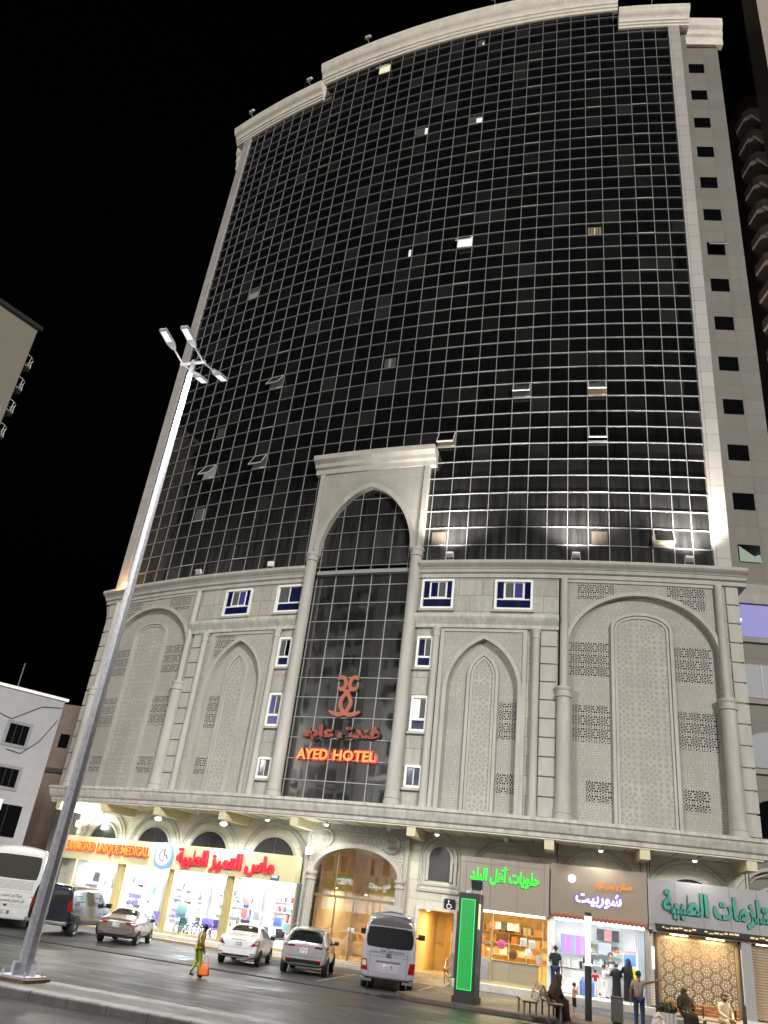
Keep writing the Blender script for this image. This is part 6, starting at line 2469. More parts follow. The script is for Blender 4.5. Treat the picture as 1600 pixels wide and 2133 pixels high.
sh.patch('rear_window', [(0.08, -0.70, 1.16), (0.08, 0.70, 1.16), (0.4, 0.60, 1.54), (0.4, -0.60, 1.54)], (0.9, 0, -0.35), tint, nu=10, nv=5, corner=0.3)
q = MB()
q.sweep([[V((0.22, -0.55 + 0.2, 1.615)), V((0.22, -0.55 + 0.2, 1.63)), V((0.5, -0.5, 1.67)), V((0.5, -0.5, 1.64))], [V((0.16, 0, 1.64)), V((0.16, 0, 1.655)), V((0.5, 0, 1.70)), V((0.5, 0, 1.67))], [V((0.22, 0.35, 1.615)), V((0.22, 0.35, 1.63)), V((0.5, 0.5, 1.67)), V((0.5, 0.5, 1.64))]])
q.build('roof_spoiler', suv_p, t, local=True, smooth=True)
for sy in (-1, 1):
    sh.side('side_window', [(0.62, 1.14), (1.22, 1.12), (1.22, 1.53), (0.78, 1.50)], tint, sy, nu=5, nv=5, corner=0.15)
    sh.side('side_window', [(1.29, 1.12), (2.12, 1.11), (2.12, 1.54), (1.29, 1.535)], tint, sy, nu=6, nv=5, corner=0.1)
    sh.side('side_window', [(2.19, 1.11), (3.2, 1.10), (2.68, 1.50), (2.19, 1.54)], tint, sy, nu=7, nv=5, corner=0.1)
    for xx in (1.25, 2.15, 3.15):
        sh.side('door_gap', [(xx, 0.42), (xx + 0.012, 0.42), (xx + 0.012, 1.06), (xx, 1.06)], M_['black'], sy, nu=1, nv=6, off=0.003)
    for xx in (1.4, 2.35):
        sh.side('door_handle', [(xx, 0.96), (xx + 0.19, 0.96), (xx + 0.19, 0.99), (xx, 0.99)], M_['chrome'], sy, nu=3, nv=1, off=0.02)
    sh.side('sill_cladding', [(0.3, 0.3), (4.3, 0.3), (4.3, 0.42), (0.3, 0.42)], M_['black'], sy, nu=16, nv=2, off=0.006)
    for xx in (0.9, 3.68):
        arch(sh, xx, 0.44, 0.27, sy)
        wheel(t, xx, sy * (W + 0.005), 0.37, 0.23)
    mirror(t, 2.95, sy * (W - 0.03), 1.14, M_['black'])
    q = MB()
    q.tube([(0.7, sy * 0.66, 1.68), (0.8, sy * 0.66, 1.735), (2.3, sy * 0.66, 1.755), (2.45, sy * 0.66, 1.71)], 0.02, 6)
    q.build('roof_rail', M_['steel'], t, local=True)
    d = V((1, -sy * 0.7, 0)).normalized()
    sh.patch('tail_light', [(0.0, sy * 0.40, 0.98), (0.3, sy * 0.94, 0.96), (0.42, sy * 0.94, 1.08), (0.02, sy * 0.42, 1.05)], d, mat('smoked_tail_lamp', (0.10, 0.008, 0.01), 0.15, coat=0.6) if sy < 0 else bpy.data.materials['smoked_tail_lamp'], nu=6, nv=3, off=0.012)
    sh.rear('rear_reflector', sy * 0.62 - 0.13, sy * 0.62 + 0.13, 0.55, 0.585, mat('red_reflector', (0.5, 0.02, 0.02), 0.25, em=(1, 0.05, 0.03), es=0.12) if sy < 0 else bpy.data.materials['red_reflector'], nu=3, nv=1, off=0.018)
sh.rear('light_bar', -0.42, 0.42, 1.02, 1.035, M_['red'], nu=4, nv=1, off=0.012)
sh.rear('bumper_insert', -0.86, 0.86, 0.34, 0.56, M_['black'], nu=10, nv=3, off=0.008)
sh.rear('skid_plate', -0.5, 0.5, 0.36, 0.42, M_['steel'], nu=5, nv=1, off=0.016)
plate(sh, 0.86, 0.34, 0.17)
sh.rear('bumper_crease', -0.74, 0.74, 0.66, 0.68, M_['grey'], nu=8, nv=1, off=0.004)
sh.patch('badge', [(0, -0.07, 1.10), (0, 0.07, 1.10), (0, 0.07, 1.145), (0, -0.07, 1.145)], (1, 0, 0), M_['chrome'], nu=2, nv=1, off=0.012)
sh.patch('rear_wiper', [(0.1, -0.02, 1.2), (0.1, 0.4, 1.19), (0.1, 0.4, 1.205), (0.1, -0.02, 1.22)], (0.9, 0, -0.35), M_['black'], nu=4, nv=1, off=0.016)
q = MB()
q.sweep([[V((0.62, 0.02, 1.68)), V((0.62, -0.02, 1.68)), V((0.8, -0.02, 1.69)), V((0.8, 0.02, 1.69))], [V((0.62, 0.006, 1.78)), V((0.62, -0.006, 1.78)), V((0.68, -0.006, 1.78)), V((0.68, 0.006, 1.78))]])
q.build('aerial', M_['black'], t, local=True)

# ---------------------------------------------------------------- dark van
van_p = car_paint('navy_black_van_paint', (0.016, 0.016, 0.030), 0.3, 0.2)
t = vehicle('parked_van', 'dark navy passenger van reflecting the shop lights behind the street lamp pole', 'van', -12.75, 40.5, 6.0)


def st_box(x, w, zb, zs, wt, zt, r=0.16, under=0.8):
    return (x, [(0, zb), (w * under, zb), (w * 0.97, zb + 0.08), (w, zb + 0.3), (w, zs), (wt, zt - r), (wt - r * 0.35, zt - r * 0.3), (wt - r, zt), (0, zt + 0.035)])


W = 1.0
S_ = [st_box(0.0, W * 0.93, 0.5, 1.15, W * 0.86, 1.98, 0.2), st_box(0.06, W * 0.985, 0.45, 1.15, W * 0.90, 2.04, 0.2), st_box(0.4, W, 0.42, 1.15, W * 0.91, 2.06, 0.2), st_box(1.6, W, 0.4, 1.15, W * 0.91, 2.07, 0.2), st_box(3.4, W, 0.4, 1.15, W * 0.9, 2.06, 0.2), st_box(3.85, W, 0.4, 1.15, W * 0.88, 2.0, 0.22),
      st_box(4.5, W, 0.42, 1.14, W * 0.9, 1.30, 0.1), st_box(5.3, W * 0.97, 0.45, 1.02, W * 0.85, 1.12, 0.08), st_box(5.6, W * 0.9, 0.5, 0.9, W * 0.8, 1.0, 0.08), st_box(5.66, W * 0.85, 0.55, 0.85, W * 0.7, 0.9, 0.06)]
sh = Shell(t, 'body', S_, van_p)
for sy in (-1, 1):
    sh.rear('rear_window', sy * 0.44 - 0.34, sy * 0.44 + 0.34, 1.28, 1.82, tint, nu=5, nv=5, corner=0.35)
    for a, b in ((0.35, 1.45), (1.53, 2.6), (2.68, 3.75)):
        sh.side('side_window', [(a, 1.26), (b, 1.26), (b if b < 3.7 else 3.72, 1.84), (a, 1.86)], tint, sy, nu=6, nv=5, corner=0.15)
    sh.side('side_window', [(3.82, 1.26), (4.35, 1.26), (4.05, 1.70), (3.82, 1.84)], tint, sy, nu=5, nv=5, corner=0.1)
    for xx in (2.64, 3.78):
        sh.side('door_gap', [(xx, 0.5), (xx + 0.014, 0.5), (xx + 0.014, 1.22), (xx, 1.22)], M_['black'], sy, nu=1, nv=6, off=0.003)
    for xx in (1.0, 4.55):
        arch(sh, xx, 0.46, 0.38, sy)
        wheel(t, xx, sy * (W + 0.0), 0.38, 0.24, None, 8)
    mirror(t, 4.15, sy * (W + 0.02), 1.32, M_['black'], 1.4)
    sh.patch('tail_light', [(0.0, sy * 0.84, 1.0), (0.14, sy * 0.99, 1.0), (0.14, sy * 0.97, 1.42), (0.0, sy * 0.82, 1.42)], (1, -sy, 0), M_['lens'], nu=3, nv=6, off=0.012)
sh.rear('door_gap', -0.008, 0.008, 0.62, 1.95, M_['black'], nu=1, nv=8, off=0.003)
q = MB()
q.rbox(-0.14, 0.05, -0.97, 0.97, 0.42, 0.60, 0.05, 1)
q.build('bumper', M_['chrome'], t, local=True)
plate(sh, 0.98, 0.36, 0.16, 0.2)
sh.rear('door_handle', 0.1, 0.28, 1.12, 1.15, M_['chrome'], nu=2, nv=1, off=0.02)

# ---------------------------------------------------------------- minibus
bus_p = car_paint('silver_lilac_bus_paint', (0.45, 0.44, 0.52), 0.35, 0.32)
roof_p = car_paint('dark_grey_roof_paint', (0.085, 0.08, 0.085), 0.2, 0.4)
t = vehicle('minibus', 'silver lilac minibus seen from behind with a dark grey roof end', 'minibus', 2.28, 33.7, 4.8)
W = 1.02


def st_bus(x, w, zb, wt, zt, r=0.35):
    return (x, [(0, zb), (w * 0.8, zb), (w * 0.98, zb + 0.06), (w, zb + 0.35), (w * 0.99, 1.35), (wt + 0.015, zt - r), (wt - r * 0.25, zt - r * 0.32), (wt - r * 0.8, zt - 0.03), (0, zt + 0.07)])


S_ = [st_bus(-0.02, W * 0.94, 0.42, W * 0.82, 2.34, 0.3), st_bus(0.03, W * 0.985, 0.38, W * 0.87, 2.45, 0.3), st_bus(0.12, W, 0.36, W * 0.9, 2.52), st_bus(0.4, W, 0.36, W * 0.92, 2.58), st_bus(2.0, W, 0.36, W * 0.93, 2.62), st_bus(5.2, W, 0.36, W * 0.93, 2.62), st_bus(6.1, W, 0.36, W * 0.92, 2.5), st_bus(6.7, W * 0.97, 0.38, W * 0.85, 2.1), st_bus(6.95, W * 0.9, 0.42, W * 0.75, 1.5, 0.15)]
S_ = [(a, b) for a, b in S_]
sh = Shell(t, 'body', S_, bus_p)
sh.patch('roof_end', [(0, -0.95, 2.12), (0, 0.95, 2.12), (0.0, 0.62, 2.56), (0.0, -0.62, 2.56)], (1, 0, -0.12), roof_p, nu=14, nv=6, off=0.008)
rw_ = sh.rear('rear_window', -0.86, 0.86, 1.42, 2.06, tint, nu=12, nv=6, corner=0.45)
sh.rear('window_seal', -0.89, 0.89, 1.39, 2.09, M_['black'], nu=12, nv=6, corner=0.45, off=0.003)
for sy in (-1, 1):
    sh.side('side_window', [(0.45, 1.42), (6.0, 1.42), (5.9, 2.05), (0.45, 2.05)], tint, sy, nu=18, nv=4, corner=0.04)
    d = V((1, -sy * 0.55, 0)).normalized()
    tl = sh.patch('tail_light', [(0.0, sy * 0.74, 0.62), (0.1, sy * 1.01, 0.62), (0.1, sy * 1.01, 0.98), (0.0, sy * 0.80, 0.98)], d, M_['lens'], nu=4, nv=5, off=0.014)
    sh.patch('reversing_light', [(0.0, sy * 0.80, 0.76), (0.06, sy * 0.93, 0.76), (0.06, sy * 0.93, 0.93), (0.0, sy * 0.82, 0.93)], d, M_['lensclear'] if sy > 0 else M_['lens'], nu=3, nv=3, off=0.02, par=tl)
    for xx in (1.35, 5.6):
        arch(sh, xx, 0.46, 0.34, sy)
    wheel(t, 5.6, sy * (W - 0.02), 0.38, 0.24)
    q = MB()
    q.box(-0.01, 0.0, sy * 0.76 - 0.19, sy * 0.76 + 0.19, 0.27, 0.36)
    q.build('mud_flap', M_['grey'], t, local=True)
for y in (-0.98, -0.72, 0.98, 0.72):
    wheel(t, 1.0, y, 0.38, 0.22)
mirror(t, 6.2, W + 0.12, 1.75, M_['black'], 1.5)
mirror(t, 6.2, -W - 0.12, 1.75, M_['black'], 1.5)
for z in (1.10, 1.20):
    sh.rear('trim_line', -1.0, 1.0, z, z + 0.012, M_['grey'], nu=12, nv=1, off=0.003)
sh.rear('door_gap', -0.70, 0.70, 0.42, 0.432, M_['black'], nu=8, nv=1, off=0.003)
for sy in (-1, 1):
    sh.rear('door_gap', sy * 0.70 - 0.006, sy * 0.70 + 0.006, 0.43, 1.36, M_['black'], nu=1, nv=6, off=0.003)
sh.rear('plate_recess', -0.44, 0.44, 0.58, 0.92, mat('lilac_recess_paint', (0.36, 0.35, 0.42), 0.4), nu=4, nv=3, off=0.006, corner=0.1)
sh.rear('plate_hood', -0.45, 0.45, 0.93, 0.965, M_['grey'], nu=4, nv=1, off=0.03)
plate(sh, 0.79, 0.34, 0.15, 0.02)
sh.rear('bumper', -1.0, 1.0, 0.37, 0.40, M_['grey'], nu=12, nv=1, off=0.02)
M90 = Matrix(((0, 0, -1, -0.05), (-1, 0, 0, 0), (0, 1, 0, 0), (0, 0, 0, 1)))      # writing on the tail: text x -> -y, text y -> z, out -> -x
ink = mat('dark_bus_lettering', (0.05, 0.05, 0.06), 0.5)
writing('lettering', arabic('شركة نصر الحمى للنقل'), Matrix.Translation((0, -0.12, 1.30)) @ M90, 0.95, 0.13, 0.004, ink, t, bold=0.01, local=True)
q = MB()
q.box(-0.052, -0.046, 0.48, 0.66, 1.25, 1.35)
q.build('lettering_box', mat('grey_bus_mark', (0.30, 0.30, 0.35), 0.5), t, local=True)
q = MB()
q.tube([V((-0.035, 0.10 * math.cos(a), 1.155 + 0.052 * math.sin(a))) for a in S(0, 2 * math.pi, 20)[:-1]], 0.009, 6, closed=True)
q.tube([(-0.035, 0.045, 1.12), (-0.035, 0.028, 1.19)], 0.009, 6)
q.tube([(-0.035, -0.028, 1.12), (-0.035, -0.045, 1.19)], 0.009, 6)
q.tube([(-0.035, 0.036, 1.15), (-0.035, -0.036, 1.162)], 0.009, 6)
q.build('emblem', M_['charcoal'], t, local=True)
q = MB()
q.tube([(-0.03, -0.08, 2.10), (-0.06, -0.02, 2.02)], 0.02, 6)
q.tube([(-0.04, 0.06, 1.36), (-0.05, 0.0, 1.48)], 0.018, 6)
q.build('wiper', M_['black'], t, local=True)
q = MB()
q.rbox(0.5, 1.6, -0.42, 0.42, 2.66, 2.80, 0.06, 2)
q.rbox(0.7, 1.4, -0.3, 0.3, 2.80, 2.86, 0.06, 2)
q.build('roof_unit', mat('cream_roof_unit', (0.45, 0.42, 0.38), 0.5), t, local=True)

# ---------------------------------------------------------------- coach
co_p = mat('white_coach_paint', (0.60, 0.605, 0.59), 0.35, coat=0.4, var=0.05)
t = vehicle('coach', 'white coach seen from behind at the left edge with black Arabic lettering', 'coach', -14.95, 41.2, -15.0)
W = 1.24
S_ = [st_bus(-0.03, W * 0.95, 0.42, W * 0.88, 3.28, 0.3), st_bus(0.03, W * 0.985, 0.38, W * 0.92, 3.38, 0.3), st_bus(0.15, W, 0.36, W * 0.94, 3.43, 0.3), st_bus(0.6, W, 0.36, W * 0.95, 3.45, 0.3), st_bus(9.5, W, 0.36, W * 0.95, 3.45, 0.3), st_bus(9.7, W * 0.98, 0.4, W * 0.93, 3.4, 0.3)]
sh = Shell(t, 'body', S_, co_p)
sh.rear('window_seal', -1.02, 1.02, 2.05, 3.06, M_['black'], nu=12, nv=6, corner=0.28, off=0.003)
sh.rear('rear_window', -1.0, 1.0, 2.07, 3.04, mat('greenish_coach_glass', (0.045, 0.045, 0.038), 0.08), nu=12, nv=6, corner=0.28)
for k in range(8):
    sh.rear('louvre', -0.92, 0.92, 1.62 + k * 0.048, 1.634 + k * 0.048, M_['grey'], nu=10, nv=1, off=0.004)
for z in (1.52, 0.98, 0.90):
    sh.rear('panel_gap', -1.2, 1.2, z, z + 0.01, M_['grey'], nu=12, nv=1, off=0.003)
for sy in (-1, 1):
    sh.side('side_window', [(0.6, 2.0), (9.3, 2.0), (9.3, 2.95), (0.6, 2.95)], tint, sy, nu=14, nv=4, corner=0.03)
    sh.rear('marker_light', sy * 0.98 - 0.05, sy * 0.98 + 0.05, 1.34, 1.38, M_['red'], nu=1, nv=1, off=0.01)
    sh.rear('marker_light', sy * 0.5 - 0.06, sy * 0.5 + 0.06, 3.22, 3.26, M_['cream'], nu=1, nv=1, off=0.01)
    arch(sh, 2.6, 0.55, 0.36, sy)
    wheel(t, 2.6, sy * (W - 0.02), 0.47, 0.3, None, 8)
M90c = Matrix(((0, 0, -1, -0.06), (-1, 0, 0, 0), (0, 1, 0, 0), (0, 0, 0, 1)))
writing('lettering', arabic('شركة نور الجنوب'), Matrix.Translation((0, -0.1, 1.36)) @ M90c, 0.95, 0.16, 0.004, ink, t, bold=0.005, local=True)
writing('lettering', arabic('نقل الحجاج والمعتمرين والزوار'), Matrix.Translation((0, 0.03, 1.14)) @ M90c, 1.5, 0.17, 0.004, ink, t, bold=0.005, local=True)
sh.rear('plate_recess', -0.2, 0.38, 0.58, 0.74, M_['grey'], nu=3, nv=2, off=0.006, corner=0.2)
plate(sh, 0.66, 0.34, 0.13, 0.08)
sh.rear('rear_camera', 0.0, 0.14, 0.91, 0.975, M_['black'], nu=1, nv=1, off=0.03)
# ================================================================== goods in the shops
def wheelchair(label, M, seatcol):
    t = thing('wheelchair', label, 'wheelchair', M.translation, rz=M.to_euler().z, group='wheelchairs in the medical shop windows')
    bl = mat('black_vinyl_' + seatcol[0], seatcol[1], 0.5) if 'black_vinyl_' + seatcol[0] not in bpy.data.materials else bpy.data.materials['black_vinyl_' + seatcol[0]]
    for sx in (-1, 1):
        q = MB()
        c = V((sx * .28, -.12, .31))
        q.tube([c + V((0, .29 * math.cos(a), .29 * math.sin(a))) for a in S(0, 2 * math.pi, 20)[:-1]], .022, 6, closed=True)
        w_ = q.build('wheel', M_['rubber'], t, local=True)
        q = MB()
        q.tube([c + V((sx * .04, .25 * math.cos(a), .25 * math.sin(a))) for a in S(0, 2 * math.pi, 20)[:-1]], .010, 5, closed=True)
        for k in range(8):
            a = math.pi * k / 4
            q.tube([c, c + V((0, .28 * math.cos(a), .28 * math.sin(a)))], .005, 4)
        q.build('push_rim', M_['chrome'], w_, local=True)
        q = MB()
        c = V((sx * .24, .36, .09))
        q.tube([c + V((0, .08 * math.cos(a), .08 * math.sin(a))) for a in S(0, 2 * math.pi, 12)[:-1]], .018, 5, closed=True)
        q.build('castor', M_['rubber'], t, local=True)
    q = MB()
    for sx in (-1, 1):
        x = sx * .23
        q.tube([(x, -.34, .98), (x, -.24, .94), (x, -.22, .2), (x, .36, .2), (x, .38, .1)], .014, 6)
        q.tube([(x, -.22, .72), (x, .1, .72), (x, .12, .45), (x, .3, .45), (x, .46, .1), (x * .6, .5, .08)], .014, 6)
    q.tube([(-.23, -.1, .2), (.23, .2, .45)], .01, 5)
    q.tube([(.23, -.1, .2), (-.23, .2, .45)], .01, 5)
    q.build('frame', M_['chrome'], t, local=True)
    q = MB()
    q.rbox(-.22, .22, -.2, .28, .45, .49, .02, 2)
    q.build('seat', bl, t, local=True)
    q = MB()
    q.rbox(-.22, .22, -.25, -.22, .5, .92, .02, 1)
    q.build('backrest', bl, t, local=True)
    return t


wc = [(-13.1, -2.0, 20, 'black wheelchair parked at the left in the second medical shop window'), (-12.0, -2.3, -30, 'black wheelchair among the goods in the second medical shop window'), (-10.75, -1.8, 60, 'wheelchair at the right corner of the second medical shop window'),
      (-9.2, -2.0, 15, 'high backed black wheelchair at the left in the third medical shop window'), (-8.3, -1.9, -25, 'folded looking chrome wheelchair in the middle of the third medical shop window'), (-7.6, -2.2, 10, 'wheelchair behind the middle of the third medical shop window'), (-6.7, -1.9, 40, 'wheelchair at the right in the third medical shop window'),
      (-5.1, -2.0, 10, 'wheelchair at the left in the fourth medical shop window'), (-4.0, -2.1, -20, 'wheelchair in the middle of the fourth medical shop window'), (-2.8, -2.0, 30, 'wheelchair at the right in the fourth medical shop window')]
colr = (('navy', (0.02, 0.025, 0.07)), ('black', (0.012, 0.012, 0.014)), ('violet', (0.07, 0.04, 0.22)), ('green', (0.02, 0.09, 0.07)))
for i, (s, d, a, lb) in enumerate(wc):
    fm = frame(s, 0.39, d)
    n = nrm(s)
    ang = math.atan2(n.y, n.x) - math.pi / 2 + rad(a)
    Mx = Matrix.Rotation(ang, 4, 'Z')
    Mx.translation = F(s, 0.39, d)
    wheelchair(lb, Mx, colr[i % 4])

def shelf_unit(s0, s1, d, label, levels=(0.4, 0.95, 1.5, 2.0, 2.5), dep=0.42):
    t = thing('shelf_unit', label, 'shelf', F((s0 + s1) / 2, 0.39, d))
    for z in levels:
        q = MB()
        q.fbox(s0, s1, z + 0.0, z + 0.03, d, d + dep)
        q.build('shelf_board', M_['white'], t)
    q = MB()
    q.fbox(s0 - 0.03, s1 + 0.03, 0.39, levels[-1] + 0.5, d - 0.03, d)
    q.build('back_panel', M_['white'], t)
    for s in (s0 - 0.03, s1):
        q = MB()
        q.fbox(s, s + 0.03, 0.39, levels[-1] + 0.5, d, d + dep)
        q.build('side_panel', M_['white'], t)
    return t


PC = dict(white=(0.75, 0.75, 0.76), teal=(0.28, 0.50, 0.53), blue=(0.08, 0.17, 0.48), red=(0.48, 0.17, 0.17), grey=(0.30, 0.32, 0.35), lime=(0.30, 0.45, 0.12), cream=(0.55, 0.48, 0.35), amber=(0.55, 0.28, 0.05), brown=(0.20, 0.10, 0.05), pink=(0.62, 0.08, 0.36), yellow=(0.75, 0.62, 0.05), orange=(0.72, 0.27, 0.05), black=(0.02, 0.02, 0.025), violet=(0.16, 0.13, 0.46))
PM = {k_: mat(k_ + '_carton', v_, 0.5) for k_, v_ in PC.items()}
r5 = random.Random(11)


def carton(s, z, d, w_, h_, dep, col, label, group, name='product_box', cat='box'):
    q = MB()
    q.rbox(-w_ / 2, w_ / 2, 0.0, h_, 0, dep, min(0.012, w_ / 6), 1, M=frame(s, z, d))
    q.box(-w_ * 0.3, w_ * 0.3, h_ * 0.3, h_ * 0.75, dep, dep + 0.004, M=frame(s, z, d))
    t = q.build(name, PM[col])
    return tag(t, label, cat, group)


names = ('first', 'second', 'third', 'fourth')
pal = (('white', 'teal', 'blue', 'grey', 'white'), ('white', 'violet', 'grey', 'lime', 'teal'), ('teal', 'white', 'cream', 'orange', 'grey'), ('red', 'white', 'grey', 'red', 'blue'))
for i, (a, b) in enumerate(bays):
    shelf_unit(a + 0.35, b - 0.3, -5.35, 'tall white shelf unit behind the %s medical shop window from the left' % names[i])
    if i:
        shelf_unit(a + 0.12, a + 0.75, -2.7, 'narrow white side shelf in the %s medical shop window from the left' % names[i], (0.4, 1.0, 1.5, 2.0, 2.5), 0.4)
    for z in (0.98, 1.53, 2.03, 2.53):
        s = a + 0.45
        while s < b - 0.6:
            w_ = r5.uniform(0.16, 0.42)
            c_ = r5.choice(pal[i])
            carton(s + w_ / 2, z, -5.25, w_, r5.uniform(0.16, 0.4), 0.25, c_, '%s carton on the back shelves behind the %s medical shop window' % (c_, names[i]), '%s cartons behind the %s window' % (c_, names[i]))
            s += w_ + r5.uniform(0.03, 0.3)
        for k in range(2 if i else 0):
            c_ = r5.choice(pal[i])
            carton(a + 0.28 + k * 0.3, z + 0.05 if z < 1 else z, -2.6, 0.24, r5.uniform(0.2, 0.4), 0.25, c_, '%s carton on the narrow side shelf of the %s medical shop window' % (c_, names[i]), '%s side cartons of the %s window' % (c_, names[i]))
# bigger display pieces in the windows
carton(-16.2, 2.35, -1.9, 0.75, 0.5, 0.3, 'blue', 'large blue box with a white label, hung high in the first medical shop window', None)
carton(-16.5, 1.35, -1.9, 1.0, 0.85, 0.4, 'white', 'large white appliance carton in the first medical shop window', None)
carton(-15.2, 0.45, -1.7, 0.6, 0.8, 0.4, 'grey', 'grey lidded crate at the bottom right of the first medical shop window', None)
for k in range(9):
    carton(-13.2 + (k % 3) * 0.32, 1.1 + (k // 3) * 0.34, -1.75, 0.26, 0.24, 0.06, 'violet', 'violet wrist support pack on the rack in the second medical shop window', 'violet packs in the second window')
carton(-8.9, 1.2, -1.8, 0.7, 0.6, 0.35, 'teal', 'teal carton at the left of the third medical shop window', None)
carton(-7.7, 0.95, -2.5, 0.5, 0.35, 0.35, 'violet', 'violet cushion pack among the wheelchairs in the third medical shop window', None)
for k, (s, z, c_) in enumerate(((-5.2, 1.6, 'red'), (-5.2, 2.2, 'red'), (-4.4, 1.55, 'grey'), (-3.1, 1.4, 'blue'), (-2.5, 1.2, 'teal'))):
    carton(s, z, -2.2, 0.4, 0.42, 0.2, c_, ('low red', 'high red', 'grey', 'blue', 'teal')[k] + ' pack hanging in the fourth medical shop window', None)

# sweets shop
ct = thing('steel_counter', 'long brushed steel shop counter in the warm sweets shop', 'counter', F(9.4, 0.4, -1.9))
q = MB()
q.fbox(8.35, 10.45, 0.42, 1.25, -2.2, -1.7)
q.build('counter_front', mat('rippled_steel', (0.62, 0.58, 0.5), 0.35, 0.55, bump=0.25, bscale=3), ct)
q = MB()
q.fbox(8.3, 10.5, 1.25, 1.30, -2.25, -1.66)
q.build('counter_top', M_['steel'], ct)
c2 = thing('display_counter', 'white fronted display counter with a glass case at the left of the sweets shop', 'counter', F(7.75, 0.4, -1.9))
q = MB()
q.fbox(7.1, 8.28, 0.42, 1.35, -2.3, -1.6)
q.build('counter_front', mat('lilac_white_laminate', (0.5, 0.5, 0.56), 0.4), c2)
q = MB()
q.fbox(7.12, 8.26, 1.9, 1.94, -2.28, -1.62)
for s in (7.12, 8.22):
    q.fbox(s, s + 0.04, 1.35, 1.9, -1.66, -1.62)
    q.fbox(s, s + 0.04, 1.35, 1.9, -2.28, -2.24)
q.build('glass_case_frame', M_['steel'], c2)
for k in range(5):
    c_ = ('amber', 'brown', 'cream', 'orange', 'amber')[k]
    carton(7.25 + k * 0.21, 1.36, -2.0, 0.18, 0.26 + 0.03 * (k % 2), 0.2, c_, ('first', 'second', 'third', 'fourth', 'fifth')[k] + ' sweets box from the left in the glass case of the display counter', None, 'sweets_box')
for k in range(5):
    carton(8.05 + k * 0.3, 2.55, -3.4, 0.28, 0.32, 0.1, ('brown', 'grey', 'black', 'cream', 'grey')[k], ('first', 'second', 'third', 'fourth', 'fifth')[k] + ' dark menu board from the left hanging in the sweets shop', None, 'menu_board', 'board')
for z in (1.5, 2.0, 2.45):
    s = 7.2
    while s < 10.5:
        w_ = r5.uniform(0.18, 0.4)
        c_ = r5.choice(('amber', 'cream', 'orange', 'brown', 'amber'))
        carton(s + w_ / 2, z, -4.5, w_, r5.uniform(0.15, 0.34), 0.2, c_, '%s sweets box on the back shelves of the sweets shop' % c_, '%s boxes at the back of the sweets shop' % c_, 'sweets_box')
        s += w_ + r5.uniform(0.05, 0.4)
for s, z, r_, c_, lb in ((8.75, 1.95, 0.19, 'pink', 'round pink and white sticker on the sweets shop window'), (10.0, 1.75, 0.18, 'white', 'round white sticker on the sweets shop window'), (9.3, 1.62, 0.2, 'brown', 'round brown tin standing on the steel counter'), (10.35, 1.85, 0.2, 'orange', 'round orange tin at the right of the sweets shop')):
    q = MB()
    q.lathe([(0, 0), (r_, 0), (r_, 0.03), (r_ * 0.6, 0.03), (r_ * 0.6, 0.04), (0, 0.04)], 20, M=frame(s, z, -1.55))
    tag(q.build('round_sticker' if 'sticker' in lb else 'round_tin', PM[c_]), lb, 'sticker' if 'sticker' in lb else 'tin')
for s, z, lb in ((9.75, 2.15, 'upper left paper notice on the sweets shop window'), (10.15, 2.1, 'upper right paper notice on the sweets shop window'), (10.5, 1.55, 'lower right paper notice on the sweets shop window')):
    q = MB()
    q.box(-0.14, 0.14, -0.17, 0.17, 0, 0.01, M=frame(s, z, -1.5))
    tag(q.build('paper_notice', M_['white']), lb, 'notice')
q = MB()
q.fsweep([[(s, 0.45, -1.46), (s, 3.2, -1.46)] for s in (7.0, 10.8)], caps=False, ring_closed=False)
fr = H(q, 'shop_window', M_['cglass'])
q = MB()
for s in (7.0, 8.3, 10.62):
    q.fbox(s - 0.03, s + 0.03, 0.4, 3.25, -1.49, -1.43)
q.fbox(7.0, 10.8, 0.38, 0.48, -1.49, -1.43)
H(q, 'window_frame', M_['gold'], fr)

# juice shop
c3 = thing('juice_counter', 'white counter across the bright juice shop', 'counter', F(12.6, 0.4, -2.3))
q = MB()
q.fbox(11.45, 12.55, 0.42, 1.35, -2.3, -1.75)
q.fbox(12.6, 14.9, 0.42, 1.30, -2.6, -2.2)
q.build('counter_front', M_['white'], c3)
q = MB()
q.fbox(11.4, 12.6, 1.35, 1.39, -2.34, -1.7)
q.fbox(12.58, 14.95, 1.30, 1.34, -2.64, -2.16)
q.build('counter_top', M_['steel'], c3)
for z in (1.55, 2.0, 2.45):
    q = MB()
    q.fbox(12.4, 14.4, z, z + 0.03, -4.3, -3.9)
    tag(q.build('wall_shelf', mat('glass_green_shelf', (0.45, 0.6, 0.55), 0.2) if z < 1.6 else bpy.data.materials['glass_green_shelf']), ('lowest', 'middle', 'highest')[int((z - 1.5) / 0.44)] + ' glassy shelf on the back wall of the juice shop', 'shelf')
for k in range(6):
    c_ = ('violet', 'pink', 'blue', 'pink', 'violet', 'blue')[k]
    carton(11.55 + k * 0.235, 1.95, -3.2, 0.225, 0.75, 0.03, c_, ('first', 'second', 'third', 'fourth', 'fifth', 'sixth')[k] + ' upright %s menu panel from the left in the juice shop' % c_, None, 'menu_board', 'board')
for k in range(3):
    carton(13.35 + k * 0.36, 2.62, -3.85, 0.33, 0.48, 0.03, ('black', 'red', 'black')[k], ('left black', 'middle red', 'right black')[k] + ' menu sheet high on the back wall of the juice shop', None, 'menu_board', 'board')
carton(13.55, 2.05, -3.85, 0.6, 0.5, 0.03, 'grey', 'wide grey picture board under the menu sheets in the juice shop', None, 'menu_board', 'board')


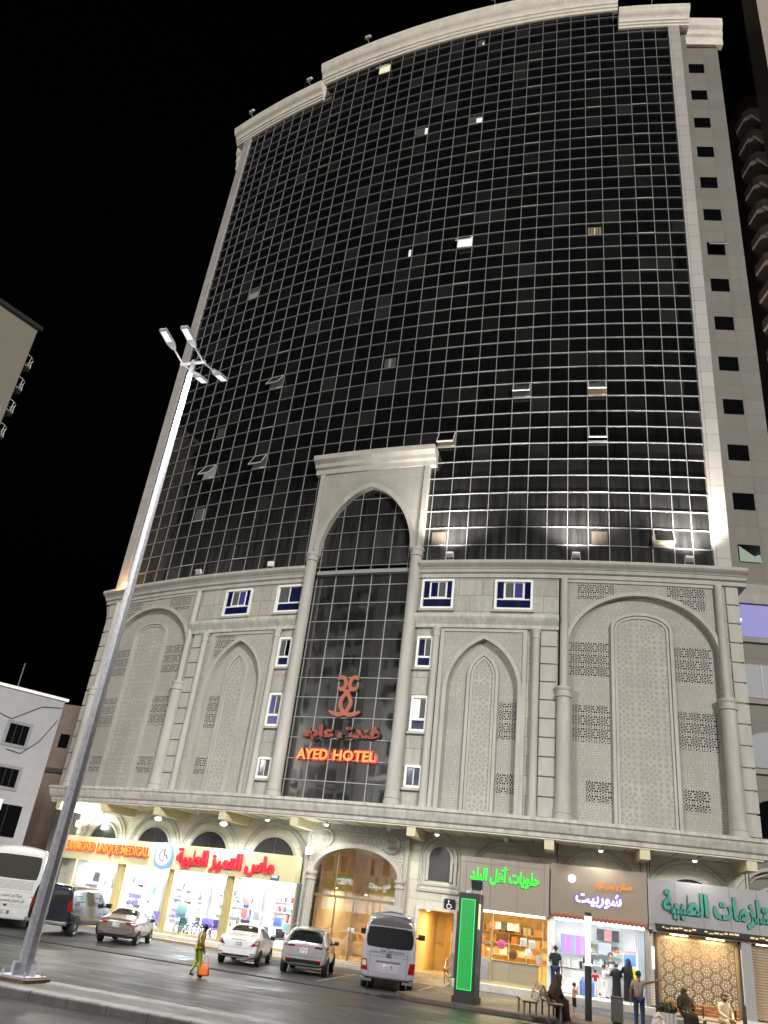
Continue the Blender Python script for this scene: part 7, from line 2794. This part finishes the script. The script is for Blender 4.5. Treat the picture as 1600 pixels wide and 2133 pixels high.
def fruit(s, z, d, col, label):
    t = thing('fruit_bowl', label, 'fruit', F(s, z, d))
    q = MB()
    q.lathe([(0.10, 0.0), (0.2, 0.06), (0.24, 0.13), (0.22, 0.13), (0.1, 0.03)], 16, M=Matrix.Translation(F(s, z, d)))
    q.build('bowl', M_['white'], t, smooth=True)
    for k in range(9):
        a = k * 2.4
        c = F(s, z, d) + V((0.14 * math.cos(a) * (k % 3) / 2, 0.12 * math.sin(a), 0.14 + 0.05 * (k % 2) + 0.03 * (k // 5)))
        MB().lathe([(0.005, -0.055), (0.04, -0.04), (0.056, 0), (0.04, 0.04), (0.005, 0.055)], 10, M=Matrix.Translation(c)).build('fruit', PM[col], t, smooth=True)


fruit(12.75, 2.48, -4.1, 'yellow', 'heap of yellow fruit on the highest juice shop shelf')
fruit(12.85, 2.03, -4.1, 'yellow', 'heap of yellow fruit on the middle juice shop shelf')
fruit(14.1, 2.03, -4.1, 'orange', 'mixed orange fruit basket on the middle juice shop shelf')
for k in range(8):
    c_ = ('black', 'white', 'black', 'grey', 'white', 'black', 'teal', 'black')[k]
    q = MB()
    q.lathe([(0.045, 0), (0.05, 0.02), (0.05, 0.16), (0.02, 0.22), (0.02, 0.27), (0.0, 0.27)], 10, M=Matrix.Translation(F(12.55 + k * 0.2, 1.58, -4.05)))
    tag(q.build('bottle', PM[c_], smooth=True), ('first', 'second', 'third', 'fourth', 'fifth', 'sixth', 'seventh', 'eighth')[k] + ' %s bottle from the left on the lowest juice shop shelf' % c_, 'bottle')
for k in range(5):
    carton(11.6 + k * 0.19, 1.40, -2.1, 0.13, 0.30, 0.12, ('grey', 'cream', 'grey', 'cream', 'black')[k], ('first', 'second', 'third', 'fourth', 'fifth')[k] + ' jar from the left on the juice counter', None, 'jar', 'jar')
for k in range(2):
    q = MB()
    q.lathe([(0.13, 0), (0.15, 0.03), (0.15, 0.5), (0.1, 0.6), (0.05, 0.66), (0.05, 0.7), (0, 0.7)], 14, M=Matrix.Translation(F(12.45 + k * 0.33, 0.40, -1.7)))
    tag(q.build('water_bottle', PM['blue'], smooth=True), ('left', 'right')[k] + ' large blue water bottle on the juice shop floor beside the lit column', 'bottle')
q = MB()
for k in range(11):
    q.fbox(14.82 + k * 0.04, 14.855 + k * 0.04, 0.42, 3.2, -1.32 - 0.03 * (k % 2), -1.31 - 0.03 * (k % 2))
tag(q.build('strip_curtain', mat('pale_blue_pvc', (0.40, 0.48, 0.55), 0.25)), 'pale blue plastic strip curtain gathered at the right of the juice shop', 'curtain')
carton(14.62, 0.95, -1.9, 0.22, 0.75, 0.2, 'yellow', 'yellow drink dispenser at the right of the juice shop', None, 'drink_dispenser', 'dispenser')
carton(14.55, 1.75, -2.4, 0.5, 0.45, 0.2, 'blue', 'blue drink machine above the yellow dispenser', None, 'drink_machine', 'machine')
carton(14.55, 2.22, -2.4, 0.55, 0.12, 0.2, 'red', 'red topped cabinet sign over the blue drink machine', None, 'cabinet_sign', 'sign')
# ================================================================== people
def skinmesh(name, verts, edges, radii, m_, parent, sub=1, root=0, mats=None):
    me = bpy.data.meshes.new(name)
    me.from_pydata([tuple(v) for v in verts], edges, [])
    o = bpy.data.objects.new(name, me)
    sc.collection.objects.link(o)
    s = o.modifiers.new('skin', 'SKIN')
    s.use_smooth_shade = True
    for i, d in enumerate(me.skin_vertices[0].data):
        r = radii[i]
        d.radius = r if isinstance(r, tuple) else (r, r)
        d.use_root = i == root
    b = o.modifiers.new('sub', 'SUBSURF')
    b.levels = b.render_levels = sub
    dg = bpy.context.evaluated_depsgraph_get()
    dg.update()
    m2 = bpy.data.meshes.new_from_object(o.evaluated_get(dg))
    o.modifiers.clear()
    o.data = m2
    m2.polygons.foreach_set('use_smooth', [True] * len(m2.polygons))
    m2.materials.clear()
    m2.materials.append(m_)
    o.parent = parent
    return o


POSE = dict(pelvis=(0, 0, .95), waist=(0, .0, 1.08), chest=(0, .0, 1.28), nb=(0, -.01, 1.44), neck=(0, .005, 1.51), head=(0, .02, 1.63), look=(0, 1, 0),
            shR=(.18, 0, 1.41), elR=(.24, -.02, 1.13), wrR=(.25, .06, .88), shL=(-.18, 0, 1.41), elL=(-.24, -.02, 1.13), wrL=(-.25, .06, .88),
            hiR=(.095, 0, .91), knR=(.105, .03, .50), anR=(.11, -.02, .09), hiL=(-.095, 0, .91), knL=(-.105, .03, .50), anL=(-.11, -.02, .09), toR=None, toL=None)
SKINS = dict(brown=mat('brown_skin', (0.22, 0.115, 0.07), 0.5), dark=mat('dark_skin', (0.07, 0.04, 0.028), 0.5), light=mat('light_skin', (0.42, 0.25, 0.17), 0.5))
_cl = {}


def cloth(name, col, rough=0.85):
    if name not in _cl:
        _cl[name] = mat(name, col, rough, var=0.15, scale=7, bump=0.25, bscale=14, spec=0.2)
    return _cl[name]


black_hair = mat('black_hair', (0.008, 0.007, 0.006), 0.5)


def person(label, loc, heading, height=1.75, skin='brown', shirt=None, sleeve='short', trousers=None, short=False, shoes=None, hair=True, fat=1.0, pose=None, group=None, feet=True):
    k = height / 1.75
    P = dict(POSE)
    P.update(pose or {})
    child = height < 1.4
    t = thing('person', label, 'person', loc, rz=rad(-heading), group=group)
    g = lambda n: V(P[n]) * k
    look = V(P['look']).normalized()
    side = V((look.y, -look.x, 0)).normalized()
    hs = k * (1.18 if child else 1.0)
    vs, ed, ra = [], [], []

    def add(p, r, prev=None):
        vs.append(V(p))
        ra.append(tuple(x * k for x in r) if isinstance(r, tuple) else r * k)
        if prev is not None:
            ed.append((prev, len(vs) - 1))
        return len(vs) - 1
    pe = add(g('pelvis'), (.125 * fat, .10 * fat))
    wa = add(g('waist'), (.115 * fat, .09 * fat), pe)
    ch = add(g('chest'), (.135 * fat, .10 * fat), wa)
    nb_ = add(g('nb'), .07, ch)
    ne = add(g('neck'), .052, nb_)
    hc = g('head')
    c1 = add(hc + V((0, 0, -.055)) * hs + look * .012 * hs, .068 * hs / k, ne)
    c2 = add(hc + V((0, 0, .0)) * hs, .086 * hs / k, c1)
    c3 = add(hc + V((0, 0, .065)) * hs - look * .01 * hs, .075 * hs / k, c2)
    add(hc + look * .104 * hs + V((0, 0, -.012)) * hs, .013 * hs / k, c2)
    for s_ in (-1, 1):
        add(hc + side * (s_ * .088 * hs) - look * .01, .015 * hs / k, c2)
    for n in 'RL':
        sx = 1 if n == 'R' else -1
        a = add(g('sh' + n), .052, ch)
        b = add(g('el' + n), .040, a)
        c = add(g('wr' + n), .028, b)
        d = (g('wr' + n) - g('el' + n)).normalized()
        pl_ = add(g('wr' + n) + d * .075 * k, (.034, .017), c)
        up = V(P.get('palm' + n, (sx, 0, 0))).normalized()
        cr = d.cross(up).normalized()
        for f_, (o, L_) in enumerate(((-.030, .062), (-.010, .075), (.011, .070), (.030, .055))):
            q1 = add(g('wr' + n) + d * (.115 * k) + cr * o * k, .009, pl_)
            add(g('wr' + n) + d * ((.115 + L_) * k) + cr * o * 1.15 * k - up * (.018 + .006 * f_) * k, .0075, q1)
        th = add(g('wr' + n) + d * .05 * k - cr * .05 * k - up * .01 * k, .011, c)
        add(g('wr' + n) + d * .095 * k - cr * .066 * k - up * .022 * k, .009, th)
        h = add(g('hi' + n), .082, pe)
        kn = add(g('kn' + n), .056, h)
        an = add(g('an' + n), .036, kn)
        to = P.get('to' + n)
        to = V(to) * k if to else g('an' + n) + V((0.01 * sx, .14, -.06)) * k
        add(to, .026, an)
        P['_to' + n] = to
    skinmesh('body', vs, ed, ra, SKINS[skin], t)

    def garment(name, chain, m_, sub=1):
        v2, e2, r2_ = [], [], []
        ix = {}
        for n, p, r, pv in chain:
            ix[n] = len(v2)
            v2.append(p)
            r2_.append(tuple(x * k for x in r) if isinstance(r, tuple) else r * k)
            if pv is not None:
                e2.append((ix[pv], ix[n]))
        return skinmesh(name, v2, e2, r2_, m_, t, sub)
    if shirt:
        C = [('p', g('pelvis') + V((0, 0, .0)), (.150 * fat, .122 * fat), None), ('w', g('waist'), (.142 * fat, .115 * fat), 'p'), ('c', g('chest'), (.162 * fat, .122 * fat), 'w'), ('n', g('nb'), .082, 'c')]
        for n in 'RL':
            C += [('s' + n, g('sh' + n), .074, 'c')]
            if sleeve == 'short':
                C += [('e' + n, g('sh' + n).lerp(g('el' + n), .72), .068, 's' + n)]
            elif sleeve == 'long':
                C += [('e' + n, g('el' + n), .058, 's' + n), ('w' + n, g('el' + n).lerp(g('wr' + n), .95), .043, 'e' + n)]
        garment('shirt', C, shirt)
    if trousers:
        C = [('p', g('pelvis') + V((0, 0, .05)) * k, (.138 * fat, .112 * fat), None)]
        for n in 'RL':
            C += [('h' + n, g('hi' + n), .102 * fat, 'p'), ('k' + n, g('kn' + n), .078, 'h' + n)]
            if not short:
                C += [('a' + n, g('kn' + n).lerp(g('an' + n), .92), .060, 'k' + n)]
            else:
                C += [('a' + n, g('kn' + n).lerp(g('an' + n), .12), .080, 'k' + n)]
        garment('shorts' if short else 'trousers', C, trousers)
    if shoes and feet:
        for n in 'RL':
            an = g('an' + n)
            to = P['_to' + n]
            dd = (to - an)
            dd.z = 0
            dd = dd.normalized()
            skinmesh('shoe', [an + V((0, 0, -.02)) * k - dd * .04 * k, an + V((0, 0, -.045)) * k + dd * .05 * k, to + dd * .035 * k + V((0, 0, .0))], [(0, 1), (1, 2)], [.05 * k, .048 * k, .038 * k], shoes, t)
    if hair:
        q = MB()
        up = V((0, 0, 1))
        rings = []
        for z, r in ((-.02, .094), (.02, .101), (.06, .099), (.10, .083), (.128, .05), (.138, .01)):
            rings.append([hc - look * (.022 * hs) + up * (z * hs) + side * (r * hs * math.cos(a)) + look * (r * hs * 1.04 * math.sin(a)) - (look * 0 if z > .03 else look * (.03 * hs * max(0, math.sin(a)))) for a in [2 * math.pi * i / 14 for i in range(14)]])
        q.sweep(rings)
        q.build('hair', black_hair, t, smooth=True, local=True)
    return t, P, k


def robe(t, name, rings, m_, n=28, fold=0.05, nf=7, sub=True):
    """rings: (x, y, z, rx, ry) with folds that deepen towards the hem"""
    q = MB()
    rr = []
    for i, (x, y, z, rx, ry) in enumerate(rings):
        f_ = fold * (1 - i / (len(rings) - 1)) ** 1.2
        rr.append([V((x + rx * (1 + f_ * math.sin(nf * a + 0.6 * i)) * math.cos(a), y + ry * (1 + f_ * math.sin(nf * a + 0.6 * i)) * math.sin(a), z)) for a in [2 * math.pi * j / n for j in range(n)]])
    q.sweep(rr)
    return q.build(name, m_, t, smooth=True, local=True, angle=rad(70))


abaya_m = cloth('black_abaya_cloth', (0.010, 0.010, 0.012), 0.75)
brown_ab = cloth('brown_black_cloth', (0.035, 0.024, 0.018), 0.8)
jeans = cloth('blue_denim', (0.035, 0.045, 0.10))
darkshoe = mat('dark_shoe', (0.015, 0.014, 0.013), 0.5)
whiteshoe = mat('pale_shoe', (0.5, 0.5, 0.5), 0.5)

# street worker with an orange bag
wk, P, k = person('person in dull vest and yellow green work trousers walking with an orange bag', V((-4.30, 30.35, 0.046)), 60, 1.56, 'dark', cloth('olive_orange_vest', (0.23, 0.125, 0.03)), 'long', cloth('yellow_green_trousers', (0.30, 0.34, 0.03)), shoes=darkshoe, hair=True, fat=1.05,
                  pose=dict(chest=(0, .03, 1.27), nb=(0, .06, 1.43), neck=(0, .08, 1.49), head=(0, .11, 1.61), shR=(.18, .05, 1.39), shL=(-.18, .04, 1.39), elR=(.25, .0, 1.13), wrR=(.24, .10, .90), elL=(-.25, .0, 1.13), wrL=(-.22, .16, .94),
                            knR=(.1, .10, .50), anR=(.1, .10, .09), knL=(-.1, .03, .5), anL=(-.1, -.14, .11)))
q = MB()
for s_ in (-1, 1):
    q.tube([(s_ * 0.11, -0.04, 1.0), (s_ * 0.12, -0.095, 1.15), (s_ * 0.1, -0.05, 1.28)], 0.018, 6)
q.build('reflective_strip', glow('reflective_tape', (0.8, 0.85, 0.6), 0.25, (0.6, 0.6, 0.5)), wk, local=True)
ob_ = thing('shoulder_bag', 'bright orange bag hanging low from the walking worker\'s hand', 'bag', V((-3.98, 30.22, 0.046)), rz=rad(-20))
q = MB()
q.sweep([[V((x * 1.0, y, z)) for x, y in ((-w_, -d_), (w_, -d_), (w_, d_), (-w_, d_))] for z, w_, d_ in ((0.06, .13, .05), (0.1, .17, .07), (0.28, .15, .06), (0.38, .12, .03))])
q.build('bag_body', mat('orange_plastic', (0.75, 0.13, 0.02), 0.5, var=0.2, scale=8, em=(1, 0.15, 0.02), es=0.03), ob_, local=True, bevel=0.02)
q = MB()
q.tube([(-.1, 0, .37), (-.08, 0, .58), (0, 0, .66), (.08, 0, .58), (.1, 0, .37)], 0.012, 6)
q.build('strap', mat('orange_strap', (0.5, 0.09, 0.02), 0.6), ob_, local=True)

# man with his back to us in the doorway
person('person in dark green shirt and jeans, back turned, left of the juice shop', F(11.22, 0.365, -1.12), 25, 1.83, 'brown', cloth('dark_green_shirt', (0.018, 0.035, 0.032)), 'short', jeans, shoes=whiteshoe, fat=1.12, pose=dict(elL=(-.26, .04, 1.14), wrL=(-.18, .2, 1.02), anR=(.17, -.02, .09), anL=(-.14, .02, .09)))
# children and women at the juice counter
person('small child in a red shirt and white shorts at the juice shop front', F(12.98, 0.405, -1.85), 30, 1.04, 'light', cloth('red_shirt', (0.32, 0.012, 0.025)), 'short', cloth('white_shorts', (0.62, 0.6, 0.57)), short=True, shoes=whiteshoe, pose=dict(elR=(.25, .06, 1.18), wrR=(.12, .2, 1.38)))
person('child in pale blue shirt and white trousers lifting a drink beside the child in red', F(13.37, 0.405, -1.9), 75, 1.27, 'light', cloth('pale_blue_shirt', (0.48, 0.56, 0.66)), 'short', cloth('white_trousers', (0.64, 0.63, 0.6)), shoes=darkshoe, pose=dict(elR=(.22, .16, 1.25), wrR=(.08, .26, 1.45), elL=(-.22, .16, 1.25), wrL=(-.05, .28, 1.42), knL=(-.1, -.02, .5), anL=(-.1, -.3, .2), knR=(.1, .1, .5), anR=(.1, .08, .09)))
t, P, k = person('person in long black robe with uncovered dark hair at the juice counter', F(13.9, 0.405, -1.8), 5, 1.38, 'light', hair=True, pose=dict(elR=(.26, .12, 1.16), wrR=(.14, .3, 1.2), elL=(-.26, .12, 1.16), wrL=(-.14, .3, 1.2)))
robe(t, 'robe', [(0, 0, .02, .20, .17), (0, 0, .25, .19, .16), (0, 0, .55, .18, .15), (0, 0, .75, .175, .14), (0, .01, .95, .185, .15), (0, .02, 1.06, .215, .16), (0, .02, 1.13, .18, .13), (0, .01, 1.19, .08, .08)], abaya_m)
for s_ in (-1, 1):
    q = MB()
    q.tube([(s_ * .15, .02, 1.09), (s_ * .22, .08, .92), (s_ * .13, .24, .95)], [.07, .065, .05], 10)
    q.build('sleeve', abaya_m, t, local=True, smooth=True)
t, P, k = person('person in long black abaya and headscarf standing right at the juice counter', F(14.42, 0.405, -1.8), -15, 1.62, 'light', hair=False, pose=dict(elR=(.26, .1, 1.16), wrR=(.1, .3, 1.15), elL=(-.24, .14, 1.16), wrL=(-.2, .36, 1.16)))
robe(t, 'abaya', [(.02, -.03, .02, .26, .24), (.01, -.02, .3, .23, .20), (0, 0, .7, .20, .17), (0, 0, .95, .20, .165), (0, 0, 1.15, .225, .175), (0, 0, 1.27, .235, .165), (0, .0, 1.35, .155, .13), (0, .01, 1.41, .105, .11), (0, .0, 1.50, .108, .118), (0, -.005, 1.57, .10, .11), (0, -.01, 1.63, .055, .06), (0, -.01, 1.645, .008, .008)], abaya_m)
robe(t, 'headscarf', [(.05, -.10, .70, .14, .10), (.03, -.09, .9, .19, .12), (.0, -.07, 1.1, .22, .13), (0, -.04, 1.3, .20, .135), (0, -.02, 1.42, .12, .12), (0, -.02, 1.52, .113, .112), (0, -.02, 1.60, .08, .085), (0, -.02, 1.65, .01, .01)], cloth('black_headscarf', (0.008, 0.008, 0.011), 0.7), fold=0.08)
q = MB()
q.tube([(-.2, .02, 1.27), (-.25, .14, 1.08), (-.19, .30, 1.08)], [.08, .07, .055], 10)
q.build('sleeve', abaya_m, t, local=True, smooth=True)
q = MB()
q.tube([(.2, .02, 1.27), (.25, .1, 1.08), (.12, .26, 1.08)], [.08, .07, .055], 10)
q.build('sleeve', abaya_m, t, local=True, smooth=True)
person('shopkeeper in a dark shirt behind the juice counter', F(13.75, 0.405, -2.95), 170, 1.76, 'brown', cloth('dark_grey_shirt', (0.05, 0.05, 0.05)), 'short', cloth('dark_trousers', (0.03, 0.03, 0.035)), shoes=darkshoe, pose=dict(elR=(.24, .12, 1.16), wrR=(.12, .34, 1.12), elL=(-.24, .12, 1.16), wrL=(-.1, .34, 1.14), look=(0, .8, -.3)))
t0 = [o for o in bpy.data.objects if o.get('label') == 'shopkeeper in a dark shirt behind the juice counter'][0]
robe(t0, 'apron', [(0, .07, .55, .15, .10), (0, .07, .9, .155, .10), (0, .07, 1.1, .15, .10), (0, .075, 1.3, .12, .10)], cloth('grey_apron', (0.30, 0.30, 0.31)), fold=0.03)

# child by the kerb
person('small child in tan shirt and black shorts standing beside the lit column', V((8.86, 32.1, SWZ)), 80, 0.98, 'light', cloth('tan_shirt', (0.42, 0.26, 0.15)), 'short', cloth('black_shorts', (0.015, 0.015, 0.017)), short=True, shoes=whiteshoe, pose=dict(elR=(.22, .12, 1.2), wrR=(.1, .2, 1.45), elL=(-.22, .14, 1.2), wrL=(-.08, .22, 1.42)))


def seated(label, loc, heading, height, skin, kind, lean=0.0, seat=0.44, **kw):
    s = 0.47 / 0.95
    dy = lean
    pose = dict(pelvis=(0, 0, .55), waist=(0, .02 + dy * .25, .68), chest=(0, .02 + dy * .6, .88), nb=(0, .02 + dy, 1.03), neck=(0, .03 + dy * 1.1, 1.09), head=(0, .05 + dy * 1.3, 1.21 - dy * .15),
                shR=(.18, .02 + dy, 1.0), shL=(-.18, .02 + dy, 1.0), elR=(.25, .08 + dy, .74), wrR=(.13, .30 + dy * .6, .66), elL=(-.25, .08 + dy, .74), wrL=(-.13, .30 + dy * .6, .66),
                hiR=(.1, .02, .53), hiL=(-.1, .02, .53), knR=(.16, .43, .52), knL=(-.16, .43, .52), anR=(.14, .42, .09), anL=(-.14, .42, .09))
    pose.update(kw.pop('pose', {}))
    return person(label, loc, heading, height, skin, pose=pose, **kw)


def veil(t, k, lean, m_, m2, face=True):
    dy = lean
    L_ = lambda y, z, rx, ry: (0, y * k, z * k, rx * k, ry * k)
    robe(t, 'abaya', [L_(.40, .03, .27, .20), L_(.38, .25, .25, .18), L_(.34, .45, .25, .22), L_(.22, .60, .25, .32), L_(.08, .70, .22, .22), L_(.06 + dy * .4, .80, .21, .17), L_(.04 + dy * .7, .95, .225, .165), L_(.03 + dy, 1.02, .17, .14), L_(.04 + dy * 1.1, 1.08, .09, .09)], m_, fold=0.07)
    robe(t, 'headscarf', [L_(-.02 + dy * .5, .72, .20, .16), L_(0 + dy * .8, .88, .235, .175), L_(.02 + dy, 1.0, .22, .165), L_(.02 + dy * 1.15, 1.09, .125, .115), L_(.03 + dy * 1.3, 1.18, .108, .098), L_(.03 + dy * 1.3, 1.25, .105, .10), L_(.03 + dy * 1.3, 1.31, .07, .075), L_(.03 + dy * 1.3, 1.335, .01, .01)], m2, fold=0.06)
    for s_ in (-1, 1):
        q = MB()
        q.tube([(s_ * .19 * k, (.03 + dy) * k, .97 * k), (s_ * .27 * k, (.10 + dy) * k, .74 * k), (s_ * .15 * k, (.28 + dy * .6) * k, .67 * k)], [.085 * k, .075 * k, .055 * k], 10)
        q.build('sleeve', m_, t, local=True, smooth=True)


bpos = V((7.62, 30.3, SWZ))
b85 = Matrix.Rotation(rad(85), 3, 'Z')
t, P, k = seated('person in a black abaya bent forward on the bench by the green pylon', bpos + b85 @ V((0.32, 0.02, -0.02)), 95, 1.70, 'light', 'abaya', lean=0.22, hair=False)
veil(t, k, 0.22, cloth('dark_brown_abaya', (0.022, 0.016, 0.013)), brown_ab)
t, P, k = seated('person in a brown shawl sitting upright beside the bent figure on the bench', bpos + b85 @ V((-0.35, 0.05, -0.02)) if False else bpos + b85 @ V((0.86 - 1.2, 0.04, -0.02)), 95, 1.72, 'light', 'abaya', lean=0.08, hair=False)
veil(t, k, 0.08, brown_ab, cloth('brown_shawl', (0.05, 0.032, 0.022)))

# man pointing
person('person in taupe T-shirt and jeans seen from behind, right arm stretched out pointing', V((10.28, 29.5, 0.0)) + V((0, 0, SWZ)), 18, 1.68, 'brown', cloth('taupe_tshirt', (0.27, 0.215, 0.17)), 'short', jeans, shoes=darkshoe, fat=1.08,
       pose=dict(elR=(.47, .06, 1.47), wrR=(.72, .10, 1.57), palmR=(0, 0, 1), elL=(-.26, -.01, 1.14), wrL=(-.27, .05, .88), shR=(.19, .01, 1.43), look=(.25, 1, 0)))
# two people in the shelter
w0 = MS @ V((0.80, -0.62, 0))
t, P, k = seated('person in dark abaya seated on the shelter bench holding a looped white strap', w0 + V((0, 0, -0.02)), 166, 1.72, 'light', 'abaya', lean=0.02, hair=False, fat=1.25, pose=dict(look=(-.75, .6, 0), wrR=(.18, .36, .62), wrL=(-.16, .38, .62)))
veil(t, k * 1.04, 0.02, cloth('dark_brown_abaya', (0.022, 0.016, 0.013)), brown_ab)
q = MB()
fc = V(P['head']) * k
lk = V((-.75, .6, 0)).normalized()
q.lathe([(0.0, .10), (.035, .095), (.06, .07), (.068, .03)], 14, M=Matrix.Translation(fc + V((0, 0, -.005))) @ lk.to_track_quat('Z', 'Y').to_matrix().to_4x4() @ Matrix.Translation((0, 0, .03)))
q.build('face', SKINS['light'], t, smooth=True, local=True)
q = MB()
q.tube([V((.18, .40, .66)) * k, V((.19, .48, .5)) * k, V((.14, .5, .36)) * k, V((.10, .5, .5)) * k, V((.14, .42, .66)) * k], 0.012, 6)
q.build('white_strap', M_['white'], t, local=True)
m0 = MS @ V((2.08, -0.60, 0))
t, P, k = seated('bearded person in cream shirt and pale trousers seated on the shelter bench', m0 + V((0, 0, -0.02)), 166, 1.74, 'brown', 'man', lean=0.04, shirt=cloth('cream_shirt', (0.52, 0.45, 0.33)), sleeve='long', trousers=cloth('cream_trousers', (0.42, 0.36, 0.27)), shoes=darkshoe, fat=1.12, pose=dict(look=(.65, .75, 0), wrR=(.06, .42, .58), wrL=(-.06, .42, .58)))
q = MB()
lk = V((.65, .75, 0)).normalized()
c = V(P['head']) * k + V((0, 0, -.062)) + lk * .035
q.lathe([(0.005, -.05), (.045, -.04), (.066, -.01), (.07, .02), (.062, .03)], 12, M=Matrix.Translation(c))
q.build('beard', black_hair, t, local=True, smooth=True)
q = MB()
for s_ in (-1, 1):
    q.box(s_ * .075 - .045, s_ * .075 + .045, .13, .145, .84, .93)
q.build('chest_pocket', cloth('cream_shirt', (0.52, 0.45, 0.33)), t, local=True)
# someone's dark head at the very right edge
